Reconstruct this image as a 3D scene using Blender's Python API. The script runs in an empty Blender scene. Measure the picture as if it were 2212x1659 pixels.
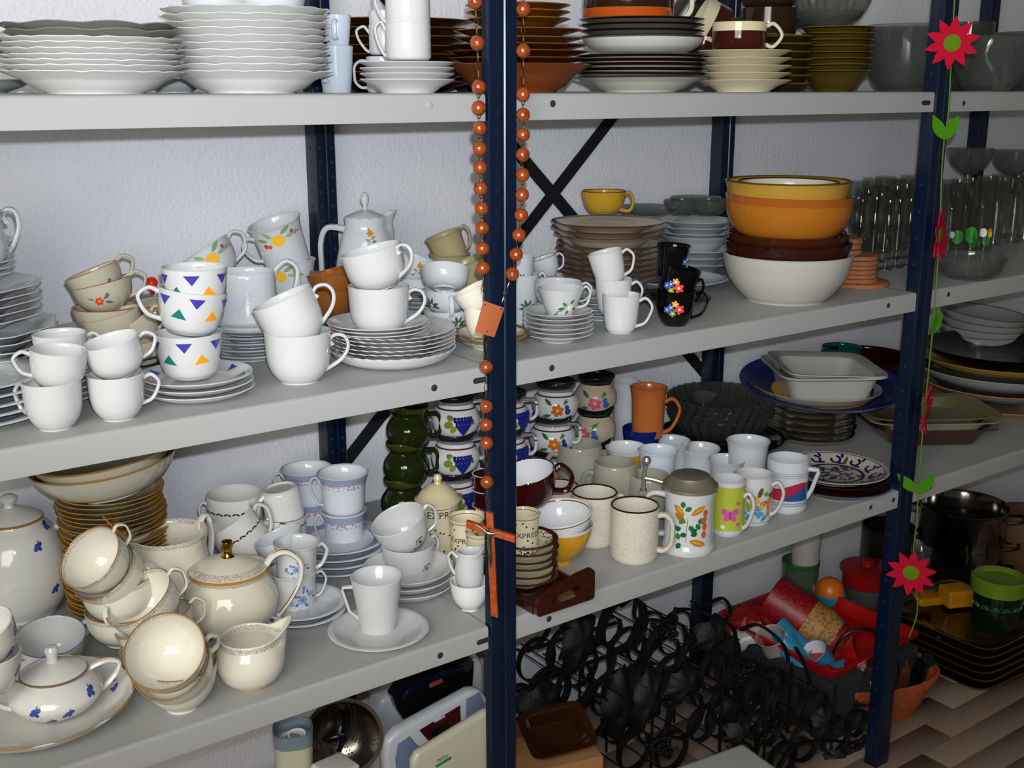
import bpy, bmesh, math, random
from mathutils import Vector, Matrix
from math import sin, cos, pi, radians as RD
random.seed(7)
SC = bpy.context.scene
COL = SC.collection
# ------------------------------------------------------------ camera (calibrated on the shelving: bay = 1 m)
FPX = 2454.6; YAW = .6324; PIT = .2549
CAM = Vector((-.8903, -1.2707, .007))
FW = Vector((sin(YAW)*cos(PIT), cos(YAW)*cos(PIT), -sin(PIT)))
RT = Vector((cos(YAW), -sin(YAW), 0)); UP = RT.cross(FW)
cd = bpy.data.cameras.new('camera'); cam = bpy.data.objects.new('camera', cd); COL.objects.link(cam)
cd.sensor_fit = 'HORIZONTAL'; cd.sensor_width = 36; cd.lens = FPX/2212*36; cd.clip_start = .02
cam.matrix_world = Matrix((RT, UP, -FW)).transposed().to_4x4(); cam.matrix_world.translation = CAM
SC.camera = cam
SC.cycles.transparent_max_bounces = 40
# ------------------------------------------------------------ light
W = bpy.data.worlds.new('world'); SC.world = W; W.use_nodes = True
W.node_tree.nodes['Background'].inputs[0].default_value = (1.0, .93, .84, 1)
W.node_tree.nodes['Background'].inputs[1].default_value = .065
def lamp(name, kind, loc, power, color, **k):
    l = bpy.data.lights.new(name, kind); l.energy = power; l.color = color
    for a, b in k.items():
        if a not in ('to',): setattr(l, a, b)
    o = bpy.data.objects.new(name, l); COL.objects.link(o); o.location = loc
    if 'to' in k: o.rotation_euler = (Vector(k['to'])-Vector(loc)).to_track_quat('-Z', 'Y').to_euler()
    return o
# the built-in flash just above the lens
fp = CAM + UP*.042 + RT*.012 - FW*.005
fl = lamp('camera_flash', 'SPOT', fp, 91, (.86, .92, 1.0), shadow_soft_size=.008, spot_size=RD(88), spot_blend=1.0, to=fp+FW+RT*.06+UP*.26)
# daylight from the shop window, behind and left of the photographer
wl = lamp('window_daylight', 'AREA', (-1.95, -1.75, .42), 66, (1.0, .97, .91), shape='RECTANGLE', size=1.6, size_y=1.5, to=(-.5, .58, -.12))
vs = SC.view_settings; vs.view_transform = 'Standard'; vs.look = 'None'; vs.gamma = 1; vs.exposure = 0; vs.use_curve_mapping = False

# ------------------------------------------------------------ helpers: placing
Z1, Z2, Z3, ZF = 0.0, -.3712, -.7714, -1.398
LIP = .0357; DEP = .545; WALLY = .585
def ray(px, py): return FW + RT*((px-1106)/FPX) - UP*((py-829.5)/FPX)
def onz(px, py, z):
    d = ray(px, py); return CAM + d*((z-CAM.z)/d.z)
def onY(px, py, Y):
    d = ray(px, py); return CAM + d*((Y-CAM.y)/d.y)
def pY(px, Y, z):            # point at depth Y and height z that lies in picture column px
    lo, hi = -4.0, 8.0
    for _ in range(50):
        m = (lo+hi)/2; d = Vector((m, Y, z))-CAM; u = 1106+FPX*d.dot(RT)/max(d.dot(FW), 1e-6)
        if d.dot(FW) <= 0: u = -1e9 if m < 0 else 1e9
        if u < px: lo = m
        else: hi = m
    return Vector(((lo+hi)/2, Y, z))
def kk(P): return (Vector(P)-CAM).dot(FW)/FPX     # metres per pixel there
def hk(P):                                         # vertical metres per pixel
    d = Vector(P)-CAM; return kk(P)/max(.3, math.hypot(d.x, d.y)/d.length)
def frame(P):
    d = Vector(P)-CAM; a = Vector((d.x, d.y, 0)).normalized()
    return Vector((a.y, -a.x, 0)), a
def at(px, py, ref):                               # on the vertical plane through ref that faces the camera
    _, a = frame(ref); d = ray(px, py); return CAM + d*((Vector(ref)-CAM).dot(a)/d.dot(a))
def rest(px, py, z, w=0):                          # py = frontmost contact of a round foot w px wide
    F = onz(px, py, z); _, a = frame(F); return F + a*(w/2*kk(F))
# ------------------------------------------------------------ materials
def s2l(c):
    if isinstance(c, str):
        c = [int(c[i:i+2], 16)/255 for i in (0, 2, 4)]
    return tuple((x/12.92 if x <= .04045 else ((x+.055)/1.055)**2.4) for x in c)
_M = {}
def mat(name, col, rough=.14, metal=0, bands=None, speck=None, bump=0, spec=.5, pat=None, bscale=40, coat=0):
    """bands: list of (z0, z1, hex) in object space; pat: (z0,z1,hex,scale) broken pattern band"""
    key = (name, col, rough, metal, str(bands), str(speck), bump, spec, str(pat), bscale, coat)
    if key in _M: return _M[key]
    m = bpy.data.materials.new(name); m.use_nodes = True; nt = m.node_tree; N = nt.nodes; L = nt.links
    b = N['Principled BSDF']; b.inputs['Roughness'].default_value = rough; b.inputs['Metallic'].default_value = metal
    b.inputs['Specular IOR Level'].default_value = spec
    b.inputs['Coat Weight'].default_value = coat; b.inputs['Coat Roughness'].default_value = .05
    c = s2l(col); b.inputs['Base Color'].default_value = (*c, 1); cur = None
    tc = None
    def obj():
        nonlocal tc
        if tc is None: tc = N.new('ShaderNodeTexCoord')
        return tc.outputs['Object']
    def mix(fac, colr):
        nonlocal cur
        x = N.new('ShaderNodeMix'); x.data_type = 'RGBA'
        L.new(fac, x.inputs[0])
        if cur is None: x.inputs[6].default_value = (*c, 1)
        else: L.new(cur, x.inputs[6])
        x.inputs[7].default_value = (*s2l(colr), 1); cur = x.outputs[2]
    def zmask(z0, z1):
        s = N.new('ShaderNodeSeparateXYZ'); L.new(obj(), s.inputs[0])
        a = N.new('ShaderNodeMath'); a.operation = 'GREATER_THAN'; L.new(s.outputs[2], a.inputs[0]); a.inputs[1].default_value = z0
        d = N.new('ShaderNodeMath'); d.operation = 'LESS_THAN'; L.new(s.outputs[2], d.inputs[0]); d.inputs[1].default_value = z1
        e = N.new('ShaderNodeMath'); e.operation = 'MULTIPLY'; L.new(a.outputs[0], e.inputs[0]); L.new(d.outputs[0], e.inputs[1])
        return e.outputs[0]
    if speck:
        n = N.new('ShaderNodeTexNoise'); n.inputs['Scale'].default_value = speck[1]; L.new(obj(), n.inputs[0])
        r = N.new('ShaderNodeMath'); r.operation = 'GREATER_THAN'; r.inputs[1].default_value = speck[2]; L.new(n.outputs[0], r.inputs[0])
        q = N.new('ShaderNodeMath'); q.operation = 'MULTIPLY'; q.inputs[1].default_value = speck[3] if len(speck) > 3 else .6; L.new(r.outputs[0], q.inputs[0])
        mix(q.outputs[0], speck[0])
    for z0, z1, cc in (bands or ()): mix(zmask(z0, z1), cc)
    if pat:
        v = N.new('ShaderNodeTexVoronoi'); v.inputs['Scale'].default_value = pat[3]; L.new(obj(), v.inputs[0])
        g = N.new('ShaderNodeMath'); g.operation = 'LESS_THAN'; g.inputs[1].default_value = .45; L.new(v.outputs[0], g.inputs[0])
        e = N.new('ShaderNodeMath'); e.operation = 'MULTIPLY'; L.new(g.outputs[0], e.inputs[0]); L.new(zmask(pat[0], pat[1]), e.inputs[1])
        mix(e.outputs[0], pat[2])
    if cur is not None: L.new(cur, b.inputs['Base Color'])
    if bump:
        n = N.new('ShaderNodeTexNoise'); n.inputs['Scale'].default_value = bscale; n.inputs['Detail'].default_value = 6; L.new(obj(), n.inputs[0])
        u = N.new('ShaderNodeBump'); u.inputs['Strength'].default_value = bump; u.inputs['Distance'].default_value = .002
        L.new(n.outputs[0], u.inputs['Height']); L.new(u.outputs[0], b.inputs['Normal'])
    _M[key] = m; return m
def glass(name, tint='e8eeee', rough=.03, body=.0, spec=1.0):
    """thin-walled glass: clear see-through sheet plus a Fresnel reflection, a little body colour for thick or cloudy glass"""
    key = ('g', name, tint, rough, body, spec)
    if key in _M: return _M[key]
    m = bpy.data.materials.new(name); m.use_nodes = True; nt = m.node_tree; N = nt.nodes; L = nt.links
    N.clear(); out = N.new('ShaderNodeOutputMaterial')
    t = N.new('ShaderNodeBsdfTransparent'); t.inputs[0].default_value = (*s2l(tint), 1)
    g = N.new('ShaderNodeBsdfGlossy'); g.inputs['Roughness'].default_value = rough
    fr = N.new('ShaderNodeLayerWeight'); fr.inputs[0].default_value = .5
    pw_ = N.new('ShaderNodeMath'); pw_.operation = 'POWER'; pw_.inputs[1].default_value = 4; L.new(fr.outputs['Facing'], pw_.inputs[0])
    mp = N.new('ShaderNodeMath'); mp.operation = 'MULTIPLY_ADD'; mp.use_clamp = True; mp.inputs[1].default_value = .7*spec; mp.inputs[2].default_value = .075*spec; L.new(pw_.outputs[0], mp.inputs[0])
    mx = N.new('ShaderNodeMixShader'); L.new(mp.outputs[0], mx.inputs[0])
    src = t.outputs[0]
    if body:
        d = N.new('ShaderNodeBsdfDiffuse'); d.inputs[0].default_value = (*s2l(tint), 1)
        m2 = N.new('ShaderNodeMixShader'); m2.inputs[0].default_value = body; L.new(t.outputs[0], m2.inputs[1]); L.new(d.outputs[0], m2.inputs[2]); src = m2.outputs[0]
    L.new(src, mx.inputs[1]); L.new(g.outputs[0], mx.inputs[2]); L.new(mx.outputs[0], out.inputs[0])
    _M[key] = m; return m
# ------------------------------------------------------------ helpers: objects
def link(name, me, parent=None, mats=None, smooth=None):
    o = bpy.data.objects.new(name, me); COL.objects.link(o)
    if parent is not None: o.parent = parent
    if mats is not None and not len(me.materials):
        for m in (mats if isinstance(mats, (list, tuple)) else [mats]): me.materials.append(m)
    return o
def tag(o, label=None, cat=None, group=None, kind=None):
    if label: o['label'] = label
    if cat: o['category'] = cat
    if group: o['group'] = group
    if kind: o['kind'] = kind
    return o
def empty(name, P=(0, 0, 0), rot=None, label=None, cat=None, group=None):
    o = bpy.data.objects.new(name, None); COL.objects.link(o); o.empty_display_size = .02
    M = rot.to_4x4() if rot is not None else Matrix.Identity(4); M.translation = Vector(P); o.matrix_world = M
    return tag(o, label, cat, group)
def setmw(o, P, rot=None):
    M = rot.to_4x4() if rot is not None else Matrix.Identity(4); M.translation = Vector(P); o.matrix_world = M; return o
def rotm(P, roll=0, pitch=0, ang=0, camf=True):
    """roll: top leans right in the view; pitch: top leans to the viewer; ang: turn about own axis (0 = right, -90 = to viewer)"""
    if camf: x, y = frame(P); B = Matrix((x, y, Vector((0, 0, 1)))).transposed()
    else: B = Matrix.Identity(3)
    return B @ Matrix.Rotation(RD(roll), 3, 'Y') @ Matrix.Rotation(RD(pitch), 3, 'X') @ Matrix.Rotation(RD(ang), 3, 'Z')
def mesh(name, vs, fs, mats=None, smooth=True, ang=35, mi=None):
    me = bpy.data.meshes.new(name); me.from_pydata([tuple(v) for v in vs], [], fs)
    if mats is not None:
        for m in (mats if isinstance(mats, (list, tuple)) else [mats]): me.materials.append(m)
    if mi: me.polygons.foreach_set('material_index', mi)
    if smooth:
        me.shade_smooth()
        if ang: me.set_sharp_from_angle(angle=RD(ang))
    me.update(); return me
def cr(pts, n=5, closed=False):                    # Catmull-Rom resample
    P = [Vector(p) for p in pts]; out = []
    m = len(P); rng = range(m if closed else m-1)
    for i in rng:
        a = P[i-1] if (closed or i > 0) else P[0]*2-P[1]
        b = P[i]; c = P[(i+1) % m]; d = P[(i+2) % m] if (closed or i+2 < m) else P[-1]*2-P[-2]
        for j in range(n):
            t = j/n; out.append(.5*((2*b)+(c-a)*t+(2*a-5*b+4*c-d)*t*t+(3*b-a-3*c+d)*t**3))
    if not closed: out.append(P[-1])
    return out
class Buf:
    def __init__(s): s.v = []; s.f = []; s.mi = []
    def add(s, vs, fs, mi=0):
        b = len(s.v); s.v += [Vector(v) for v in vs]; s.f += [tuple(b+i for i in f) for f in fs]; s.mi += [mi]*len(fs); return s
    def box(s, c, d, M=None, mi=0):
        x, y, z = [q/2 for q in d]; c = Vector(c)
        vs = [Vector((a*x, b*y, e*z)) for a in (-1, 1) for b in (-1, 1) for e in (-1, 1)]
        if M is not None: vs = [M @ v for v in vs]
        return s.add([c+v for v in vs], [(0, 1, 3, 2), (4, 6, 7, 5), (0, 4, 5, 1), (2, 3, 7, 6), (0, 2, 6, 4), (1, 5, 7, 3)], mi)
    def tube(s, pts, r, n=8, closed=False, mi=0, b=None, up=None, cap=True):
        """sweep; r scalar or list; b = second half-width (along the binormal); up fixes the binormal"""
        P = [Vector(p) for p in pts]; m = len(P); rings = []; prev = None
        for i in range(m):
            t = (P[(i+1) % m]-P[i-1]) if closed else (P[min(i+1, m-1)]-P[max(i-1, 0)])
            t.normalize()
            if up is not None: bn = Vector(up)
            elif prev is None: bn = t.orthogonal()
            else: bn = prev
            bn = (bn-t*bn.dot(t)); bn = bn.normalized() if bn.length > 1e-7 else t.orthogonal().normalized(); prev = bn; nn = bn.cross(t)
            ri = r[i] if isinstance(r, (list, tuple)) else r
            bi = (b[i] if isinstance(b, (list, tuple)) else b) if b is not None else ri
            rings.append([P[i]+nn*(ri*cos(2*pi*j/n))+bn*(bi*sin(2*pi*j/n)) for j in range(n)])
        vs = [v for g in rings for v in g]; fs = []
        for i in range(m if closed else m-1):
            for j in range(n):
                a = i*n+j; a2 = i*n+(j+1) % n; c = ((i+1) % m)*n+j; c2 = ((i+1) % m)*n+(j+1) % n
                fs.append((a, a2, c2, c))
        if not closed and cap: fs += [tuple(range(n))[::-1], tuple((m-1)*n+j for j in range(n))]
        return s.add(vs, fs, mi)
    def lathe(s, prof, seg=40, mod=None, M=None, mi=0, off=(0, 0, 0)):
        vs = []; n = len(prof); off = Vector(off)
        idx = []
        for (r, z) in prof:
            if r < 1e-6: idx.append([len(vs)]); vs.append(Vector((0, 0, z)))
            else:
                idx.append([len(vs)+j for j in range(seg)])
                for j in range(seg):
                    th = 2*pi*j/seg; rr, zz = (r, z) if mod is None else mod(r, z, th)
                    vs.append(Vector((rr*cos(th), rr*sin(th), zz)))
        fs = []
        for i in range(n-1):
            a, b = idx[i], idx[i+1]
            for j in range(seg):
                j2 = (j+1) % seg
                if len(a) == 1 and len(b) == 1: continue
                if len(a) == 1: fs.append((a[0], b[j2], b[j]))
                elif len(b) == 1: fs.append((a[j], a[j2], b[0]))
                else: fs.append((a[j], a[j2], b[j2], b[j]))
        if M is not None: vs = [M @ v for v in vs]
        return s.add([off+v for v in vs], fs, mi)
    def mesh(s, name, mats, smooth=True, ang=35): return mesh(name, s.v, s.f, mats, smooth, ang, s.mi)
    def obj(s, name, mats, parent=None, smooth=True, ang=35): return link(name, s.mesh(name, mats, smooth, ang), parent)
def bevel_mesh(me, w=.002, seg=2, ang=40):
    bm = bmesh.new(); bm.from_mesh(me)
    es = [e for e in bm.edges if len(e.link_faces) == 2 and e.calc_face_angle(0) > RD(ang)]
    bmesh.ops.bevel(bm, geom=es, offset=w, segments=seg, affect='EDGES', profile=.6, clamp_overlap=True)
    bm.to_mesh(me); bm.free(); me.shade_smooth(); me.set_sharp_from_angle(angle=RD(50)); return me
# ------------------------------------------------------------ vessels
STY = {  # outer silhouettes: radius / rim radius, height / height
 'round': ([(.56, 0), (.58, .03), (.70, .10), (.85, .24), (.94, .42), (.975, .65), (1, 1)], 1),
 'tea': ([(.42, 0), (.43, .06), (.56, .13), (.76, .30), (.90, .52), (.97, .78), (1, 1)], 1),
 'teaw': ([(.45, 0), (.46, .05), (.68, .14), (.88, .34), (.96, .6), (1, 1)], 1),
 'cyl': ([(.86, 0), (.90, .015), (.96, .05), (1, .10), (1, .5), (1, 1)], 0),
 'cone': ([(.62, 0), (.65, .02), (.70, .12), (.85, .56), (1, 1)], 0),
 'coneb': ([(.40, 0), (.44, .04), (.52, .12), (.76, .55), (1, 1)], 0),
 'flare': ([(.60, 0), (.70, .02), (.62, .07), (.72, .12), (.80, .22), (.83, .55), (.89, .82), (1, 1)], 1),
 'mug': ([(.80, 0), (.83, .02), (.85, .3), (.88, .7), (.94, .92), (1, 1)], 1),
 'bell': ([(.82, 0), (.88, .04), (.98, .18), (1.0, .40), (.90, .66), (.90, .84), (1, 1)], 1),
 'barrel': ([(.80, 0), (.92, .06), (1.08, .30), (1.12, .55), (1.06, .82), (1, 1)], 1),
 'bowl': ([(.40, 0), (.40, .10), (.45, .14), (.70, .34), (.90, .65), (1, 1)], 1),
 'deep': ([(.56, 0), (.58, .03), (.72, .14), (.88, .42), (.97, .80), (1, 1)], 1),
 'espresso': ([(.62, 0), (.66, .03), (.80, .14), (.90, .4), (.96, .7), (1, 1)], 1),
 'plate': ([(.56, 0), (.58, .12), (.66, .34), (.70, .46), (1, 1)], 0),
 'flatp': ([(.62, 0), (.64, .10), (.74, .34), (.88, .72), (1, 1)], 1),
 'saucer': ([(.50, 0), (.52, .10), (.70, .40), (.88, .80), (1, 1)], 1),
 'soup': ([(.52, 0), (.53, .08), (.64, .22), (.76, .60), (.80, .68), (1, 1)], 0),
 'coupe': ([(.50, 0), (.52, .06), (.70, .22), (.88, .58), (1, 1)], 1),
 'tumbler': ([(.78, 0), (.80, .01), (.90, .5), (1, 1)], 0),
}
_LC = {}
def prof(style, R, H, t, n=4):
    pts, smooth = STY[style]
    o = [Vector((r*R, z*H)) for r, z in pts]
    if smooth: o = cr(o, n)
    flat = H < R*.5
    fz = .0016 if flat else .003
    # inward offset
    inn = []
    for i in range(len(o)):
        tt = (o[min(i+1, len(o)-1)]-o[max(i-1, 0)]); tt.normalize(); nn = Vector((-tt.y, tt.x))
        inn.append(o[i]+nn*t)
    zf = fz+t
    inn = [p for p in inn if p.y > zf+1e-4 and p.x > .12*R and p.y <= H+1e-3]
    r0 = o[0].x
    top = o[-1]
    tip = Vector((top.x-t*.45, top.y+t*.35))
    if inn: inn[-1] = Vector((top.x-t*1.0, top.y-t*.1)) if inn[-1].x > top.x-t*1.4 else inn[-1]
    ri = min(inn[0].x*.94, r0*1.0) if inn else r0*.9
    P = [(0, fz)] + [(r0*.84, fz), (r0*.90, 0)] + [tuple(p) for p in o] + [tuple(tip)] + [tuple(p) for p in reversed(inn)] + [(ri, zf), (0, zf)]
    return P, o, inn, zf
def scal(n, a, R, za=0, p=3):
    def f(r, z, th):
        w = (r/R)**p; c = abs(cos(n*th/2))
        return r*(1-a*(1-c)*w), z+za*(c-.5)*w
    return f
def poly8(n, R, p=4):
    def f(r, z, th):
        q = (th % (2*pi/n))-pi/n; w = min(1, (r/R))**p
        return r*(1-w*(1-cos(pi/n)/cos(q)*1.0)*1.0), z
    return f
def swirl(n, a, R):
    def f(r, z, th):
        w = max(0, (r/R-.55)/.45); c = cos(n*(th+r/R*1.6)); return r*(1+a*.6*w*c*(1 if r > .9*R else .2)), z+a*R*.55*w*c
    return f
def vessel_mesh(style, R, H, t, m, seg=40, mod=None, key=None):
    k = (style, round(R, 4), round(H, 4), t, m.name, seg, key)
    if k in _LC: return _LC[k]
    P, o, inn, zf = prof(style, R, H, t)
    B = Buf().lathe(P, seg, mod); me = B.mesh(style, m, ang=50)
    _LC[k] = (me, o, inn, zf); return _LC[k]
def ro_fn(o):
    def f(z):
        for i in range(len(o)-1):
            if o[i].y <= z <= o[i+1].y and o[i+1].y > o[i].y:
                t = (z-o[i].y)/(o[i+1].y-o[i].y); return o[i].x+(o[i+1].x-o[i].x)*t
        return o[-1].x if z > o[-1].y else o[0].x
    return f
def handle_pts(kind, ro, H, top, bot, out):
    zt, zb = top*H, bot*H; a = ro(zt)-.002; b = ro(zb)-.002; m = max(a, b); h = zt-zb
    if kind == 'ear': c = [(a, zt), (m+out*.55, zt+h*.12), (m+out, zt-h*.15), (m+out*.92, zt-h*.45), (m+out*.5, zb+h*.16), (b, zb)]
    elif kind == 'D': c = [(a, zt), (m+out*.55, zt+h*.02), (m+out*.96, zt-h*.18), (m+out, zt-h*.5), (m+out*.92, zb+h*.2), (m+out*.5, zb), (b, zb)]
    elif kind == 'ring': c = [(a, zt-h*.1), (m+out*.5, zt), (m+out, zt-h*.5), (m+out*.5, zb), (b, zb+h*.1)]
    elif kind == 'loop': c = [(a, zt-h*.12), (a+.004, zt+h*.05), (m+out*.5, zt+h*.22), (m+out, zt+h*.02), (m+out*.85, zt-h*.42), (m+out*.35, zb+h*.12), (b, zb)]
    elif kind == 'curl': c = [(a+.004, zt-h*.22), (a, zt-h*.05), (m+out*.35, zt+h*.1), (m+out*.85, zt+h*.02), (m+out, zt-h*.3), (m+out*.6, zt-h*.68), (b, zb)]
    elif kind == 'angle': return [Vector((x, 0, z)) for x, z in [(a, zt), (m+out*.5, zt), (m+out*.95, zt), (m+out, zt-h*.08), (m+out*.85, zt-h*.25), (m+out*.45, zb+h*.28), (b, zb)]]
    return cr([Vector((x, 0, z)) for x, z in c], 4)
def add_handle(root, o, H, hd, m, R, name='handle'):
    """hd = (kind, angle, top, bot, out/R, thick px-free metres)"""
    kind, ang, top, bot, out, th = hd
    key = ('h', kind, round(R, 4), round(H, 4), top, bot, out, th, m.name, round(o[0].x, 4))
    if key not in _LC:
        ro = ro_fn(o); pts = handle_pts(kind, ro, H, top, bot, out*R)
        n = len(pts); rr = [th*(1.25-.25*sin(pi*i/(n-1))) for i in range(n)]
        _LC[key] = Buf().tube(pts, [q*.75 for q in rr], 8, b=[q*1.15 for q in rr], up=(0, 1, 0)).mesh('handle', m)
    h = link(name, _LC[key], root); h.matrix_parent_inverse = Matrix.Identity(4)
    h.rotation_euler = (0, 0, RD(ang)); return h
def cup(label, x, y, w, h, style, m, on=None, ref=None, Y=None, hd=None, hm=None, roll=0, pitch=0, group=None, name='cup', cat='cup', t=.0024, fw=None, ang=0, deco=None, mod=None, key=None, seg=40, parts=True, body='bowl'):
    """on=z: (x,y) is the frontmost foot pixel;  on+Y: column x at depth Y;  ref: (x,y) is the pixel of the middle of the body"""
    if on is not None and Y is None: P = rest(x, y, on, w*STY[style][0][0][0])
    elif on is not None: P = pY(x, Y, on)
    else: P = at(x, y, ref)
    R = w/2*kk(P); H = h*hk(P); rm = rotm(P, roll, pitch, 0)
    if ref is not None: P = P - rm @ Vector((0, 0, H/2))
    me, o, inn, zf = vessel_mesh(style, R, H, t, m, seg, mod, key)
    if hd is None and deco is None:
        ob = link(name, me); setmw(ob, P, rm @ Matrix.Rotation(RD(ang), 3, 'Z')); tag(ob, label, cat, group); return P, R, H, ob
    root = empty(name, P, rm, label, cat, group)
    b = link(body, me, root)
    if hd: add_handle(root, o, H, hd, hm or m, R)
    if deco: deco(root, ro_fn(o), inn, R, H)
    return P, R, H, root
ORD = ['topmost', 'second from top', 'third from top', 'fourth from top', 'fifth from top', 'sixth from top', 'seventh from top', 'eighth from top', 'ninth from top', 'tenth from top',
       'eleventh from top', 'twelfth from top', 'thirteenth from top', 'fourteenth from top', 'fifteenth from top', 'sixteenth from top', 'seventeenth from top', 'eighteenth from top', 'nineteenth from top', 'twentieth from top']+[a+' from top' for a in ('twenty-first', 'twenty-second', 'twenty-third', 'twenty-fourth', 'twenty-fifth', 'twenty-sixth', 'twenty-seventh', 'twenty-eighth')]
def stack(desc, where, group, n, w, H, sp, style, m, P, name='plate', cat='plate', t=.003, mod=None, key=None, jit=.0015, start=0, total=None, ang0=0, seg=48, deco=None, tiltj=.3, jm=None):
    """n plates from P upwards; w rim px, H own height px, sp spacing px"""
    R = w/2*kk(P); _f = hk(P-frame(P)[1]*R*.85)/hk(P); Hm = H*hk(P)*_f; s = sp*hk(P)*_f; total = total or n
    if callable(mod) and key and key[0] in 'spw': pass
    mm = mod(R) if mod else None
    me, o, inn, zf = vessel_mesh(style, R, Hm, t, m, seg, mm, key)
    rs = random.Random(hash(where) % 1000 if False else len(where)*31+n)
    last = None
    for i in range(n):
        o_i = total-1-(start+i)
        q = P+Vector((rs.uniform(-1, 1)*jit, rs.uniform(-1, 1)*jit, s*i))
        lab = f"{desc}, {('upper', 'lower')[o_i] if total == 2 else 'lowest' if start+i == 0 else ORD[o_i]} of {where}" if total > 1 else f"{desc} {where}"
        if deco and i == n-1:
            ob = empty(name, q, None, lab, cat, group); link('dish', me, ob); deco(ob, ro_fn(o), inn, R, Hm)
        else:
            ob = link(name, me); tag(ob, lab, cat, group)
        M = Matrix.Rotation(RD(rs.uniform(-1, 1)*tiltj), 3, 'X') @ Matrix.Rotation(RD(rs.uniform(-1, 1)*tiltj), 3, 'Y') @ Matrix.Rotation(RD(ang0+(rs.uniform(0, 360) if jm is None else jm*rs.uniform(-1, 1))), 3, 'Z')
        if deco and i == n-1: M = rotm(q)
        setmw(ob, q, M); last = q
    return P+Vector((0, 0, s*n)), R, Hm, s
# ------------------------------------------------------------ painted decoration that follows a surface
def ell(u, v, a, b=None, rot=0, n=10, pt=0):
    b = b or a; c, s = cos(RD(rot)), sin(RD(rot)); out = []
    for i in range(n):
        th = 2*pi*i/n; x = a*cos(th); y = b*sin(th)*(1-pt*abs(cos(th))**2)
        out.append((u+x*c-y*s, v+x*s+y*c))
    return out
def tri(u, v, s, up=1, rot=0):
    c, q = cos(RD(rot)), sin(RD(rot))
    return [(u+x*c-y*q, v+x*q+y*c) for x, y in ((-s, -s*.5*up), (s, -s*.5*up), (0, s*.75*up))]
def leaf(u, v, l, wd, rot): return ell(u+cos(RD(rot))*l, v+sin(RD(rot))*l, l, wd, rot, 10, .55)
def flower(u, v, s, col, ccol, n=5, rot=0):
    out = [(ell(u+cos(2*pi*i/n+rot)*s*.58, v+sin(2*pi*i/n+rot)*s*.58, s*.48, s*.36, math.degrees(2*pi*i/n+rot), 8), col) for i in range(n)]
    return out+[(ell(u, v, s*.26, n=8), ccol)]
def wallmap(ro, th0, z0, eps=.0005):
    th0 = RD(th0)
    def f(u, v, e=0):
        z = z0+v; r = ro(z)+eps+e; th = th0+u/max(ro(z), .005); return (r*cos(th), r*sin(th), z)
    return f
def topmap(inn, zf, r0, th0, eps=.0007):
    th0 = RD(th0)
    def zt(r):
        p = [Vector((0, zf))]+list(inn)
        for i in range(len(p)-1):
            if p[i].x <= r <= p[i+1].x and p[i+1].x > p[i].x: return p[i].y+(p[i+1].y-p[i].y)*(r-p[i].x)/(p[i+1].x-p[i].x)
        return p[-1].y if r > p[-1].x else zf
    c, s = cos(th0), sin(th0)
    def f(u, v, e=0):
        x = (r0+v)*c-u*s*-1*-1; y = (r0+v)*s+u*c; r = math.hypot(x, y); return (x, y, zt(r)+eps+e)
    return f
def paint(root, name, fmap, shapes, rough=.2, sub=0, label=None):
    """shapes: list of (polygon or (verts,faces), hex)"""
    B = Buf(); cols = []
    for i, it in enumerate(shapes):
        pl, colr = it[0], it[1]; fm2 = it[2] if len(it) > 2 else fmap
        if colr not in cols: cols.append(colr)
        e = i*.00001
        if isinstance(pl, tuple): vs, fs = pl
        else:
            cx = sum(p[0] for p in pl)/len(pl); cy = sum(p[1] for p in pl)/len(pl); n = len(pl)
            if sub:
                vs = [(cx, cy)]; 
                ring = []
                for a in range(n):
                    for j in range(sub+1): t = j/(sub+1); ring.append((pl[a][0]*(1-t)+pl[(a+1) % n][0]*t, pl[a][1]*(1-t)+pl[(a+1) % n][1]*t))
                m = len(ring); vs += [(cx+(p[0]-cx)*.5, cy+(p[1]-cy)*.5) for p in ring]+ring
                fs = [(0, 1+j, 1+(j+1) % m) for j in range(m)]+[(1+j, 1+m+j, 1+m+(j+1) % m, 1+(j+1) % m) for j in range(m)]
            else: vs = list(pl)+[(cx, cy)]; fs = [(n, j, (j+1) % n) for j in range(n)]
        B.add([fm2(u, v, e) for u, v in vs], fs, cols.index(colr))
    o = B.obj(name, [mat('paint_'+c, c, rough) for c in cols], root, smooth=True, ang=None)
    return tag(o, label)
_T = {}
def text_poly(s, size):
    cu = bpy.data.curves.new('t', 'FONT'); cu.body = s; cu.size = size; cu.align_x = 'CENTER'; cu.align_y = 'CENTER'; cu.resolution_u = 2
    ob = bpy.data.objects.new('t', cu); me = bpy.data.meshes.new_from_object(ob)
    r = ([(v.co.x, v.co.y) for v in me.vertices], [tuple(p.vertices) for p in me.polygons])
    bpy.data.objects.remove(ob); bpy.data.meshes.remove(me); bpy.data.curves.remove(cu); return r
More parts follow.
